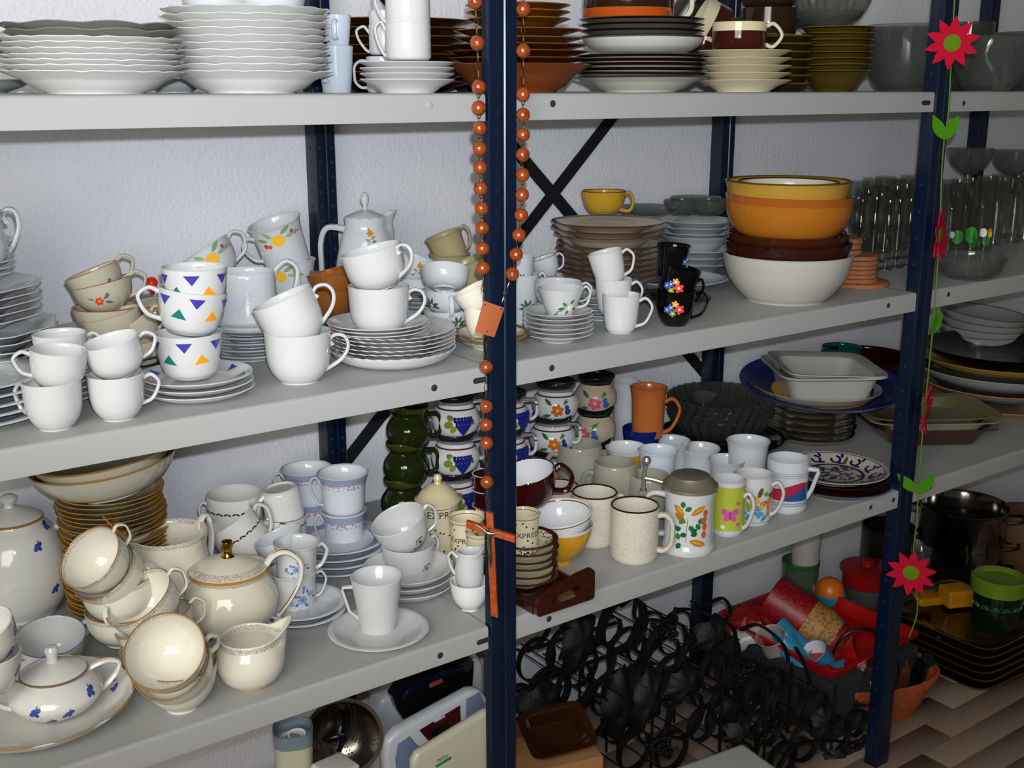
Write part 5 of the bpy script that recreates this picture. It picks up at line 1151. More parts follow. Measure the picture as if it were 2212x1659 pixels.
# stein
P = rest(1484, 1204, Z3, 110); k_ = kk(P); H = (at(1484, 1047, P)-P).z; R0 = 56*k_
STY['stein'] = ([(1.0, 0), (1.02, .02), (1.02, .10), (.96, .13), (.95, .2), (.94, .82), (.97, .88), (.97, 1)], 0)
root = empty('beer_stein', P, rotm(P), 'white beer stein painted with wheat and hops, hinged pewter lid', 'stein')
me, o, inn, zf = vessel_mesh('stein', R0, H, .004, WH); link('body', me, root)
PEW = mat('pewter', 'b0a893', .33, .75)
Buf().lathe([(0, H+26*k_), (36*k_, H+25*k_), (41*k_, H+23*k_), (46*k_, H+15*k_), (50*k_, H+12*k_), (54*k_, H+6*k_), (60*k_, H+3*k_), (60*k_, H-4*k_), (55*k_, H-6*k_), (0, H-6*k_)], 72, lambda r, z, th: (r*(1+(.018*cos(36*th) if H+5*k_ < z < H+20*k_ else 0)), z)).obj('lid', PEW, root)
B_ = Buf(); B_.tube([(-56*k_, 0, H+2*k_), (-80*k_, 0, H+8*k_), (-98*k_, 0, H+10*k_)], .0028, 8).tube([(-98*k_, 0, H-30*k_), (-98*k_, 0, H+12*k_), (-94*k_, 0, H+40*k_)], .0036, 8)
B_.lathe([(0, -9*k_), (7*k_, -7*k_), (10*k_, 0), (7*k_, 7*k_), (0, 10*k_)], 16, off=(-93*k_, 0, H+50*k_)); B_.box((-98*k_, 0, H-24*k_), (.012, .016, .012)); B_.obj('hinge', PEW, root)
add_handle(root, o, H, ('D', 180, .84, .22, .85, .006), WH, R0)
f = wallmap(ro_fn(o), -90, H*.50)
s = .012
sh = [(leaf(-.026, .034, .013, .0062, -45), 'b0761c'), (leaf(-.024, .020, .013, .0058, -40), 'a5691a'), (leaf(.004, .018, .015, .0060, 32), 'b0761c'), (leaf(.002, -.028, .016, .0064, -18), 'b0761c'), (leaf(-.022, .032, .0085, .002, -45), 'd39a35'), (leaf(.008, .021, .0095, .0018, 32), 'd39a35'), (leaf(.006, -.029, .010, .002, -18), 'd39a35')]
for u, v, a in ((-.016, .002, 40), (-.012, -.006, 200), (-.018, -.01, 150), (.002, .0, 300), (.004, -.012, 20), (-.002, -.016, 200), (.018, .002, 60), (.020, -.008, 120), (.022, .008, 10), (-.010, .030, 90), (-.006, .026, 30), (.016, -.014, 200), (-.024, -.02, 250), (-.012, -.034, 230), (-.016, -.028, 100)): sh.append((leaf(u, v, .0062, .0048, a), ['1f6a32', '2c7d3a', '17562a'][int(a) % 3]))
for u, v in ((.027, .006), (.029, -.004), (.028, -.018), (.030, .02)): sh.append((ell(u, v, .005, .007), 'b55a2c'))
sh.append(((lambda q: (q[0], q[1]))(([(x, y) for x, y in [(-.004, -.03), (-.0032, -.03), (-.001, .012), (-.0018, .012)]], [(0, 1, 2, 3)])), '245c33'))
paint(root, 'painted_wheat_and_hops', f, sh)
# butterfly, cartoon-free picture, and sash mugs
P = rest(1568, 1160, Z3, 60)
def dbut(root, ro, inn, R, H):
    B_ = Buf(); z = [H*.12, H*.3, H*.5, H*.75, H*.93]; sh = [([(-R*1.5, H*.04), (R*1.5, H*.04), (R*1.5, H*.83), (-R*1.5, H*.83)], None)]
    n = 20; pts = [((i/n-.5)*2*R*1.55, zz) for zz in z for i in range(n+1)]; fs = [(r*(n+1)+i, r*(n+1)+i+1, (r+1)*(n+1)+i+1, (r+1)*(n+1)+i) for r in range(len(z)-1) for i in range(n)]
    paint(root, 'green_print', wallmap(ro, -90, 0, .0003), [((pts, fs), 'a6ae3c')])
    m = wallmap(ro, -80, H*.42, .0008); s = .015
    bf = lambda x, y, s: [(ell(x-s*.55, y+s*.35, s*.6, s*.42, 140), 'c24f93'), (ell(x+s*.55, y+s*.35, s*.6, s*.42, 40), 'c24f93'), (ell(x-s*.4, y-s*.4, s*.4, s*.32, 220), 'c24f93'), (ell(x+s*.4, y-s*.4, s*.4, s*.32, -40), 'c24f93'), (ell(x, y, s*.1, s*.6), '8d3368')]
    paint(root, 'pink_butterfly', m, bf(0, 0, s)+bf(.014, .022, .004)+bf(.015, -.018, .004)+[(ell(-.012, -.022, .004), 'd8dcc0')])
cup('slim mug with a green print and pink butterfly, beside the stein', 1568, 1160, 74, 112, 'cyl', WH, on=Z3, hd=('ear', -18, .72, .12, .62, .0045), name='mug', cat='mug', deco=dbut, t=.003)
P = rest(1622, 1138, Z3, 66)
def dabs(root, ro, inn, R, H):
    rr = random.Random(11); sh = []
    cs = ['c77a2a', '4c8fc4', '6a4a2c', 'b8562a', '3f7fb8', 'd8a03c', '5c9a4a']
    for i in range(44): sh.append((ell(rr.uniform(-1.1, 1.1)*R, H*rr.uniform(-.24, .32), R*rr.uniform(.10, .30), R*rr.uniform(.06, .15), rr.uniform(0, 180)), cs[i % 7]))
    paint(root, 'printed_picture', wallmap(ro, -85, H*.42), sh)
    n = 18; f = wallmap(ro, -90, H*.10); paint(root, 'green_line', f, [(([((i/n-.5)*3*R, y) for y in (0, .0012) for i in range(n+1)], [(i, i+1, n+2+i, n+1+i) for i in range(n)]), '4c8a3a')])
cup('white mug with a lively orange and blue picture', 1622, 1138, 84, 100, 'cyl', WH, on=Z3, hd=('ear', -12, .82, .2, .6, .0045), name='mug', cat='mug', deco=dabs, t=.003)
P = rest(1697, 1112, Z3, 70)
def dsash(root, ro, inn, R, H):
    n = 22; L_ = 1.5*R
    def strip(z0, z1, c, nm=None, u0=-1.5, u1=1.5): return (([(R*(u0+(u1-u0)*i/n), z(u0+(u1-u0)*i/n) if callable(z) else z) for z in (z0, z1) for i in range(n+1)], [(i, i+1, n+2+i, n+1+i) for i in range(n)]), c)
    lo = H*.28
    paint(root, 'sash_print', wallmap(ro, -90, 0), [strip(lo, lambda u: H*(.56+.07*math.sin(u*2)), 'a5283f'), strip(lambda u: H*.28, lambda u: H*max(.28, .36+.2*u), '2b4a86'), strip(H*.18, H*.20, '7f8fa8'), strip(H*.22, H*.24, '7f8fa8'), strip(H*.72, H*.735, '8a99ad'), strip(H*.76, H*.775, '8a99ad'), strip(H*.80, H*.81, '8a99ad')])
cup('white mug with a red and blue sash design and angular handle', 1696, 1112, 88, 108, 'cyl', WG, on=Z3, hd=('angle', -8, .84, .28, .5, .0055), name='mug', cat='mug', deco=dsash, t=.003)
# orange mug, blue bowl, white jar
P = pY(1388, .38, Z3)
OM = mat('orange_terracotta_glaze', 'b0622e', .2)
cup('deep blue bowl under the orange mug', 1386, 955, 84, 62, 'deep', mat('cobalt_glaze', '0e1f66', .12), ref=P, name='bowl', cat='bowl')
cup('tall orange mug with handle right, standing on the blue bowl', 1400, 888, 82, 104, 'mug', OM, ref=P, hd=('ear', 0, .7, .06, .80, .0050), name='mug', cat='mug', t=.003)
cup('tall plain white beaker against the wall behind the orange mug', 1352, 905, 62, 160, 'tumbler', WG, ref=pY(1352, .49, Z3), name='beaker', cat='beaker')
# fluted glass bowl over dark plates
P = pY(1552, .41, Z3); kz = hk(P)
stack('dark green glass plate', 'under the fluted glass bowl', None, 1, 276, 30, 14, 'coupe', mat('dark_plate', '10160f', .12), P, 'plate')
stack('dark painted plate', 'leaning out under the fluted glass bowl', None, 1, 210, 20, 14, 'flatp', mat('dark_painted', '3a2412', .15, speck=('16443c', 60, .5, .8)), pY(1640, .42, Z3), 'plate')
GK = glass('dark_clear_glass', 'b4b8b2', .04, .05, 1.6)
for i in range(4):
    me, o_, i_, z_ = vessel_mesh('coupe', 112*kk(P), 58*kz, .004, GK, 96, rib(32, .035), 'fl%d' % 0)
    setmw(tag(link('glass_bowl', me), 'fluted glass bowl, %s of four nested on the dark plate' % ORD[3-i], 'bowl', 'fluted nested glass bowls'), P+Vector((0, 0, (22+i*11)*kz)), Matrix.Rotation(RD(i*3), 3, 'Z'))
cup('small clear glass dish behind the fluted bowls', 1520, 862, 60, 20, 'coupe', GL2, ref=pY(1520, .46, Z3), name='glass_dish', cat='bowl')
# platter pile with square dishes
P = pY(1750, .33, Z3); kz = hk(P)
stack('dark-edged metallic plate', 'the pile under the blue platter', 'plates under the blue platter', 5, 186, 22, 15, 'plate', mat('sheen_plate', '6b604c', .15, bands=[(22*kz-.002, 1, '1f1a14')], coat=.5), P, 'plate')
stack('striped white serving plate', 'just under the blue platter', None, 1, 270, 34, 20, 'coupe', mat('striped_plate', '9b968a', .15, bands=[(.006, .010, '5c5448'), (.014, .016, '6b6152')]), P+Vector((.01, 0, 82*kz)), 'plate')
PB = P+Vector((.012, -.01, 96*kz)); R0 = 172*kk(P)
root = empty('painted_platter', PB, rotm(PB, 2, 6), 'large blue-rimmed platter with ochre centre under the square dishes', 'platter')
pr_, o, inn, zf = prof('coupe', R0, .034, .004); Buf().lathe(pr_, 64).obj('platter', mat('blue_rim_platter', '8f8b84', .15, bands=[(.0325, 1, '1d2f80')]), root)
m_ = topmap(inn, zf, 0, 0, .0006)
def ring(r0, r1, n=48): return ([(r*cos(2*pi*i/n), r*sin(2*pi*i/n)) for r in (r0, r1) for i in range(n)], [(i, (i+1) % n, n+(i+1) % n, n+i) for i in range(n)])
sh = [(ring(R0*.74, R0*.88), '1c2350'), (ring(R0*.60, R0*.74), '1c2350'), (ring(R0*.40, R0*.60), 'b9862a'), (ring(R0*.05, R0*.40), 'b98c34'), (ring(R0*.88, R0*.96), '252c5c')]
paint(root, 'painted_rings', m_, sh)
def sqdish(lab, px, py, w, h, ref, m, rot, roll=0, dz=0, zabs=None, name='baking_dish', asp=1.0, t=.004, rim=.10, grp=None, flute=0, cat='dish', pitch=0):
    q = at(px, py, ref); R = w/2*kk(q); H = h*hk(q)
    if zabs is not None: q = Vector((q.x, q.y, zabs))
    def md(r, z, th):
        c = max(abs(cos(th)), abs(sin(th))); e = .5; k = 1/((abs(cos(th))**6+abs(sin(th))**6)**(1/6)); 
        x = r*cos(th)*k*.76; y = r*sin(th)*k*.76*asp; 
        return math.hypot(x, y)*(1+flute*cos(24*th)), z
    B_ = Buf(); p_ = [(0, .002), (.56, .002), (.60, 0), (.70, .10), (.84, .86), (1.0, .98), (1.0, 1.03), (.96, 1.03), (.80, .9), (.67, .16), (.58, .10), (0, .10)]
    seg = 64; pr = [(a*R, b*H) for a, b in p_]
    vs = []; fs = []
    def sq(r, th, z):
        k = 1/((abs(cos(th))**7+abs(sin(th))**7)**(1/7)); k *= .80
        f_ = 1+flute*cos(32*th)*(1 if z > H*.3 else 0); return Vector((r*k*cos(th)*f_, r*k*asp*sin(th)*f_, z))
    for r, z in pr[1:-1]: vs += [sq(r, 2*pi*j/seg, z) for j in range(seg)]
    n = len(pr)-2; fs = [(i*seg+j, i*seg+(j+1) % seg, (i+1)*seg+(j+1) % seg, (i+1)*seg+j) for i in range(n-1) for j in range(seg)]+[tuple(range(seg))[::-1], tuple((n-1)*seg+j for j in range(seg))]
    ob = link(name, mesh(name, vs, fs, m, True, 40)); tag(ob, lab, cat, grp); setmw(ob, q, rotm(q, roll, pitch, rot)); return ob, q, R, H
WS = mat('white_stoneware', 'aaa8a2', .18)
sqdish('square white baking dish, lower of two on the painted platter', 1772, 858, 285, 66, PB, WS, 18, grp='square baking dishes')
sqdish('square white baking dish, upper of two on the painted platter', 1778, 838, 270, 52, PB, WS, 18, 2, grp='square baking dishes')
cup('dark red and teal glass bowl leaning against the wall', 1862, 775, 190, 112, 'deep', mat('dark_red_bowl', '220405', .06), on=Z3, Y=.43, name='bowl', cat='bowl')
cup('small teal glass dish edge beside the dark red bowl', 1810, 758, 84, 118, 'deep', mat('teal_bowl', '0d4a48', .06), on=Z3, Y=.50, name='bowl', cat='bowl')
# patterned plate
P = rest(1805, 1078, Z3, 120); kz = hk(P)
stack('large dark plate with blue rim', 'under the blue and white patterned plate', None, 1, 232, 24, 10, 'flatp', mat('dark_blue_rim', '2c1a14', .12, bands=[(24*kz-.002, 1, '14204a'), (-1, .001, 'b5b0a4')], speck=('4b1a16', 50, .5, .7)), P, 'plate')
stack('dark red plate', 'under the blue and white patterned plate', None, 1, 214, 22, 10, 'flatp', mat('dark_red_plate', '2a0d0c', .12), P+Vector((0, 0, 14*kz)), 'plate')
q = P+Vector((-.004, .004, 30*kz)); R0 = 114*kk(q)
root = empty('patterned_plate', q, rotm(q), 'white plate with dark blue scrolls and an openwork edge', 'plate')
pr_, o, inn, zf = prof('flatp', R0, .018, .003); Buf().lathe(pr_, 96, scal(40, .02, R0, 0, 12)).obj('plate', mat('faience', 'b9b0a6', .14), root)
m_ = topmap(inn, zf, 0, 0, .0006); sh = []
NV = '1a1f44'
sh.append((ring(R0*.49, R0*.55), NV)); sh.append((ring(R0*.90, R0*.915), NV)); sh.append((ring(R0*.10, R0*.13), NV))
for i in range(12):
    a = 2*pi*i/12; c_, s_ = cos(a), sin(a)
    for j, (rr, da, sz) in enumerate(((.74, 0, .11), (.64, .13, .07), (.85, .14, .06))):
        x, y = R0*rr*cos(a+da), R0*rr*sin(a+da)
        if j == 0:
            n = 10; vv = [(x+R0*r_*cos(a+2*pi*.8*i2/n), y+R0*r_*sin(a+2*pi*.8*i2/n)) for r_ in (sz*.55, sz) for i2 in range(n+1)]; sh.append(((vv, [(i2, i2+1, n+2+i2, n+1+i2) for i2 in range(n)]), NV))
        else: sh.append((ell(x, y, R0*sz, R0*sz*.5, math.degrees(a)+90*j), NV))
    if i % 3 == 0: sh.append((ell(R0*.72*cos(a+.26), R0*.72*sin(a+.26), R0*.13, R0*.035, math.degrees(a+.26)), '6b4526'))
rr = random.Random(4)
for i in range(60): a = rr.uniform(0, 6.28); d_ = R0*rr.uniform(.15, .47); sh.append((ell(d_*cos(a), d_*sin(a), R0*rr.uniform(.03, .09), R0*.03, rr.uniform(0, 180)), rr.choice([NV, '3a4a7c', '7a4a2c', NV])))
for i in range(60): a = 2*pi*i/60; sh.append((ell(R0*.955*cos(a), R0*.955*sin(a), R0*.018, R0*.018, n=6), '241a22'))
paint(root, 'painted_scrolls', m_, sh)
# rectangular glass-topped trays at the right post
P = pY(1975, .20, Z3)
def traybox(lab, px, py, w, ref, m, rot, h, asp, grp=None, pitch=0, roll=0, flute=0, zabs=None): return sqdish(lab, px, py, w, h, ref, m, rot, asp=asp, grp=grp, zabs=zabs, name='serving_tray', cat='tray', pitch=pitch, roll=roll, flute=flute)
TG = mat('olive_tray', '6f6a4c', .2); TP = mat('pale_tray', '8f8b78', .2); TPi = mat('brown_glass_tray', '3a241a', .1, coat=.5)
traybox('brown pressed-glass tray at the foot of the tray pile', 1988, 1004, 330, P, TPi, 24, 40, .70, 'trays behind the post', zabs=Z3+.001, flute=.012)
traybox('pale rectangular tray, second in the tray pile', 1986, 975, 352, P, TP, 24, 30, .72, 'trays behind the post', zabs=Z3+.030)
traybox('olive textured rectangular tray on top of the tray pile', 1986, 952, 356, P, TG, 24, 24, .72, 'trays behind the post', zabs=Z3+.048)
# ------------------------------------------------------------ third shelf, third bay
P = pY(2110, .40, Z3); kz = hk(P)
stack('dark gold-rimmed plate', 'the pile at the right edge', 'dark gold-rimmed plates at right edge', 3, 172, 20, 12, 'flatp', mat('dark_gold_plate', '1d130c', .12, bands=[(20*kz-.0016, 1, '8a6a24')]), P+Vector((0, 0, 20*kz)), 'plate')
for i in range(4):
    me, o_, i_, z_ = vessel_mesh('deep', 86*kk(P), 44*kz, .003, mat('grey_white_bowl', '8f8f90', .12, bands=[(44*kz-.0012, 1, '6b5a30')]), 40)
    setmw(tag(link('bowl', me), 'grey-white bowl, %s of the four nested at the right edge' % ORD[3-i], 'bowl', 'nested grey-white bowls at right'), P+Vector((0, 0, (66+i*14)*kz)), rotm(P, 2*i))
P = pY(2150, .24, Z3); kz = hk(P)
for i, (lab, w, c, dz, h, st) in enumerate((('tan serving plate at the foot of the large pile, right edge', 340, 'a58a5c', 0, 26, 'flatp'), ('large grey-white plate in the pile at the right edge', 320, '8d8d90', 26, 30, 'coupe'), ('large white plate over the grey one, right edge', 350, 'a2a2a4', 48, 40, 'coupe'), ('mustard yellow plate in the pile at the right edge', 344, 'a8873a', 78, 32, 'coupe'), ('black shallow bowl on the mustard plate, right edge', 322, '0b0b0b', 92, 36, 'coupe'))):
    me, o_, i_, z_ = vessel_mesh(st, w/2*kk(P), h*kz, .004, mat('plate_'+c, c, .14, bands=[(h*kz-.002, 1, 'b98a1c')] if i == 1 else None), 56); setmw(tag(link('plate', me), lab, 'plate'), P+Vector((0, 0, dz*kz)))
cup('smoky clear glass bowl crowning the pile at the right edge', 2140, 818, 290, 70, 'coupe', glass('smoky_dark', '6f736c', .04, .15), ref=P, name='glass_bowl', cat='bowl', t=.005)
cup('small blue and yellow bowl at the far right edge', 2225, 745, 90, 40, 'coupe', mat('blue_yellow', '3d6f9a', .15, bands=[(.01, 1, '8a8f2a')]), ref=pY(2225, .42, Z3), name='bowl', cat='bowl')
# ============================================================ rosary on the middle post
YR = -.030
RW = mat('orange_brown_bead', '8c3f18', .22, speck=('642409', 60, .6, .5), coat=.5); CHN = mat('brass_chain', '8d7d55', .35, 1)
root = empty('rosary', onY(1080, 300, YR), None, 'large rosary of orange-brown wooden beads hanging on the blue post', 'rosary'); Minv = root.matrix_world.inverted() if False else Matrix.Translation(-root.location)
def rp(px, py, Y=YR): return onY(px, py, Y)-root.location
L1 = [(1026, 3), (1031, 93), (1034, 188), (1034, 233), (1036, 277), (1036, 321), (1037, 362), (1038, 407), (1040, 450), (1041, 493), (1042, 537), (1043, 579)]
L2 = [(1130, 20), (1130, 110), (1130, 204), (1130, 248), (1130, 291), (1129, 334), (1129, 378), (1128, 421), (1126, 465), (1121, 508), (1115, 550), (1107, 592)]
L3 = [(1050, 793), (1050, 878), (1050, 918), (1051, 957), (1052, 1041)]
k_ = kk(onY(1080, 500, YR)); r_ = 15.2*k_
bead = Buf().lathe([(.0012, -r_)]+[(r_*cos(RD(a)), r_*sin(RD(a))) for a in range(-80, 0, 16)]+[(r_*.995, -.0002), (r_*.985, 0), (r_*.995, .0002)]+[(r_*cos(RD(a)), r_*sin(RD(a))) for a in range(10, 90, 16)]+[(.0012, r_)], 20).mesh('bead', RW, ang=80)
for p in L1+L2+L3:
    b = link('bead', bead, root); b.location = rp(*p); b.rotation_euler = (random.uniform(-.2, .2), random.uniform(-.2, .2), random.uniform(0, 6))
def chain(pts, name='chain'):
    B_ = Buf(); P_ = [rp(*p) for p in pts]; step = .0095
    for a, b in zip(P_[:-1], P_[1:]):
        d = b-a; n = max(1, int(d.length/step)); t = d.normalized(); o1 = Vector((0, 1, 0)); s1 = t.cross(o1).normalized()
        for i in range(n):
            c = a+d*((i+.5)/n); w_ = s1 if i % 2 == 0 else (s1*.45+o1*.9).normalized(); l_ = d.length/n*.56
            B_.tube([c+t*(l_*cos(RD(q)))+w_*(.0030*sin(RD(q))) for q in range(0, 360, 45)], .00055, 5, closed=True, up=None)
    return B_.obj(name, CHN, root)
chain([(1075, -210), (1040, -120)]+L1+[(1045, 648)]); chain([(1085, -210), (1128, -120)]+L2+[(1084, 655)]); chain([(1051, 722)]+L3+[(1054, 1105)])
Buf().tube([rp(1080, -215, -.03), rp(1080, -218, -.012), rp(1080, -222, -.002)], .0016, 6).obj('hook', mat('steel_hook', '888888', .3, 1), root)
def plate3(pts, Y, th, m, name, parent, bev=.0004, yfun=None, org=None):
    """flat outline at depth Y (per point offsets allowed), given thickness towards the wall"""
    n = len(pts); W_ = [onY(p[0], p[1], Y+(p[2] if len(p) > 2 else 0))-(org if org is not None else Vector((0, 0, 0))) for p in pts]
    vs = W_+[w+Vector((0, th, 0)) for w in W_]; fs = [tuple(range(n)), tuple(range(2*n-1, n-1, -1))]+[(i, n+i, n+(i+1) % n, (i+1) % n) for i in range(n)]
    me = mesh(name, vs, fs, m, False); bm = bmesh.new(); bm.from_mesh(me); bmesh.ops.recalc_face_normals(bm, faces=bm.faces); bm.to_mesh(me); bm.free()
    if bev: bevel_mesh(me, bev, 2)
    return link(name, me, parent)
MW = mat('orange_wood', 'a8481a', .35, speck=('83330f', 120, .52, .5))
o_ = plate3([(1047, 650), (1090, 665), (1068, 729), (1028, 718)], YR-.002, .0030, mat('medal_wood', 'b0603a', .5), 'medal', root, org=root.location); tag(o_, 'square reddish wooden tag')
for p in ((1048, 658), (1083, 668), (1052, 716)): Buf().lathe([(0, .0004), (.0012, .0002), (.0013, -.0004)], 8, M=Matrix.Rotation(RD(90), 3, 'X'), off=rp(p[0], p[1], YR-.0022)).obj('medal_hole', dark, root)
# crucifix: hanging turned, its right arm nearer
cr_ = bpy.data.objects.new('cross', None); COL.objects.link(cr_); cr_.parent = root
A = rp(1058, 1106); Bt = rp(1069, 1330); ax = (Bt-A).normalized(); side = Vector((.66, -.68, -.25)); side = side.normalized(); nn = ax.cross(side).normalized()
M = Matrix((side, ax, nn)).transposed(); L_ = (Bt-A).length; w_ = .0105
c1 = A+(Bt-A)*.5; v_ = Buf().box(c1, (w_, L_, w_*.75), M).mesh('upright', MW, False); bevel_mesh(v_, .0006); link('upright', v_, root)
c2 = rp(1059, 1147, YR-.003); h_ = Buf().box(c2+side*.001, (.072, w_, w_*.72), M).mesh('crossbar', MW, False); bevel_mesh(h_, .0006); link('crossbar', h_, root)
bpy.data.objects.remove(cr_)
def skin(name, vs, es, rs, m, parent, sub=2):
    me = bpy.data.meshes.new(name); me.from_pydata([tuple(v) for v in vs], es, []); o = bpy.data.objects.new(name, me); COL.objects.link(o); o.parent = parent
    md = o.modifiers.new('skin', 'SKIN'); md.use_smooth_shade = True
    for i, r in enumerate(rs): me.skin_vertices[0].data[i].radius = (r, r)
    me.skin_vertices[0].data[0].use_root = True
    s = o.modifiers.new('sub', 'SUBSURF'); s.levels = sub; s.render_levels = sub; me.materials.append(m); return o
SV = mat('aged_silver', '8f8a7a', .35, 1)
nf = nn if nn.y < 0 else -nn
def cp(s, d, o=0): return c2+side*s+ax*d+nf*(.0085+o)
me_ = bpy.data.meshes.new('tmp')
vs_ = [cp(0, .022), cp(0, .012), cp(0, .002), cp(-.001, -.004, .001), cp(-.001, -.009, .002), cp(-.010, -.004), cp(-.020, -.0075), cp(.010, -.004), cp(.020, -.0075), cp(.002, .034, .002), cp(.0, .048), cp(0, .053), cp(-.0015, .034, .002), cp(-.001, .048)]
es_ = [(0, 1), (1, 2), (2, 3), (3, 4), (2, 5), (5, 6), (2, 7), (7, 8), (0, 9), (9, 10), (10, 11), (0, 12), (12, 13)]
fo = bpy.data.objects.new('x', me_); bpy.data.objects.remove(fo)
me = bpy.data.meshes.new('silver_figure'); me.from_pydata([tuple(v) for v in vs_], es_, []); o = bpy.data.objects.new('silver_figure', me); COL.objects.link(o); o.parent = root
md = o.modifiers.new('skin', 'SKIN'); md.use_smooth_shade = True
if not me.skin_vertices: 
    bm = bmesh.new(); bm.from_mesh(me); bm.verts.layers.skin.verify(); bm.to_mesh(me); bm.free()
for i, r in enumerate([.0030, .0026, .0032, .0014, .0027, .0013, .0010, .0013, .0010, .0018, .0012, .0012, .0017, .0011]): me.skin_vertices[0].data[i].radius = (r, r)
me.skin_vertices[0].data[0].use_root = True
s = o.modifiers.new('sub', 'SUBSURF'); s.levels = 2; s.render_levels = 2; me.materials.append(SV); tag(o, 'small silver metal figure with arms spread on the cross')
# ============================================================ felt flower garland on the right post
YG = -.022
FR = mat('pink_red_felt', 'b3122f', .95, bump=.5, bscale=500, spec=.1); FG = mat('green_felt', '5d7d16', .95, bump=.6, bscale=500, spec=.1); FL = mat('leaf_felt', '3f7d0f', .95, bump=.4, bscale=400, spec=.1)
root = empty('felt_garland', onY(2050, 250, YG), None, 'garland of pink-red felt flowers on a green cord down the right post', 'garland')
org = root.location
path = [(2062, -120), (2062, 0), (2056, 92), (2052, 190), (2048, 250), (2040, 300), (2034, 380), (2030, 500), (2022, 620), (2014, 720), (2006, 800), (1998, 885), (1990, 970), (1984, 1060), (1980, 1130), (1974, 1180), (1972, 1240), (1981, 1290), (1980, 1330), (1964, 1376)]
cp_ = cr([onY(x, y, YG+(.006 if y > 100 else .003))-org for x, y in path], 5)
B_ = Buf().tube(cp_, .0013, 6)
for i in range(0, len(cp_)-1):
    for j in range(3):
        c = cp_[i].lerp(cp_[i+1], j/3); a = (i*3+j)*1.1; B_.tube([c+Vector((.0013*cos(a), .0013*sin(a), -.001)), c+Vector((.0018*cos(a+1), .0018*sin(a+1), .001))], .0006, 4)
B_.obj('cord', mat('green_cord', '5c7a14', .9), root)
def petalmesh(l, w):
    n = 8; o_ = []
    for i in range(n+1): t = i/n; o_.append((t, w*(sin(pi*min(1, t*1.0)**.8)*.9+.12*(1-t))))
    pts = [(t*l, x) for t, x in o_]+[(t*l, -x) for t, x in reversed(o_[:-1])]
    m = len(pts); vs = [(x, y, z) for z in (-.0012, .0012) for x, y in pts]; fs = [tuple(range(m))[::-1], tuple(range(m, 2*m))]+[(i, (i+1) % m, m+(i+1) % m, m+i) for i in range(m)]
    return mesh('petal', vs, fs, FR, True, 40)
def fflower(px, py, rpx, turn=0, tilt=0):
    P = onY(px, py, YG-(.030 if turn == 0 else .006)); R = rpx*kk(P); key = ('pet', round(R, 3))
    if key not in _LC: _LC[key] = petalmesh(R*.80, R*.19)
    x, a = frame(P); n = -a; up = Vector((0, 0, 1)); Mb = Matrix((x, up, n)).transposed()
    Mr = Matrix.Rotation(RD(turn), 3, 'Z') @ Mb @ Matrix.Rotation(RD(tilt), 3, 'X')
    c = Buf().lathe([(0, .004), (R*.2, .0036), (R*.32, .002), (R*.33, 0), (R*.3, -.002), (0, -.002)], 20); co = c.obj('flower_centre', FG, root); co.matrix_basis = Matrix.Translation(P-org) @ Mr.to_4x4()
    for i in range(10):
        p = link('petal', _LC[key], co); th = RD(36*i+14); p.matrix_basis = Matrix.Rotation(th, 4, 'Z') @ Matrix.Translation((R*.22, 0, .0002*(i % 2))) @ Matrix.Rotation(RD(random.uniform(-12, 4)), 4, 'Y')
fflower(2057, 93, 56); fflower(2029, 508, 56, 76); fflower(1997, 885, 54, 80); fflower(1968, 1237, 52, 0, 0)
def fleaf(px, py, l, ang, turn=0):
    P = onY(px, py, YG-.003); k = kk(P); pts = [(t*l*k, 12*k*sin(pi*t**.85)) for t in [i/8 for i in range(9)]]; pts = pts+[(a, -b) for a, b in pts[-2:0:-1]]
    m = len(pts); vs = [(x, y, z+.004*math.sin(x/(l*k)*2)) for z in (-.001, .001) for x, y in pts]; fs = [tuple(range(m))[::-1], tuple(range(m, 2*m))]+[(i, (i+1) % m, m+(i+1) % m, m+i) for i in range(m)]
    x, a = frame(P); Mb = Matrix((x, Vector((0, 0, 1)), -a)).transposed()
    o = link('leaf', mesh('leaf', vs, fs, FL, True, 40), root); o.matrix_basis = Matrix.Translation(P-org) @ (Matrix.Rotation(RD(turn), 3, 'Z') @ Mb @ Matrix.Rotation(RD(ang), 3, 'Z')).to_4x4()
fleaf(2040, 302, 60, 118); fleaf(2042, 302, 56, 66); fleaf(2018, 720, 58, 88, 40); fleaf(2016, 722, 52, 96, 60); fleaf(1981, 1064, 60, 138); fleaf(1982, 1066, 58, 56)
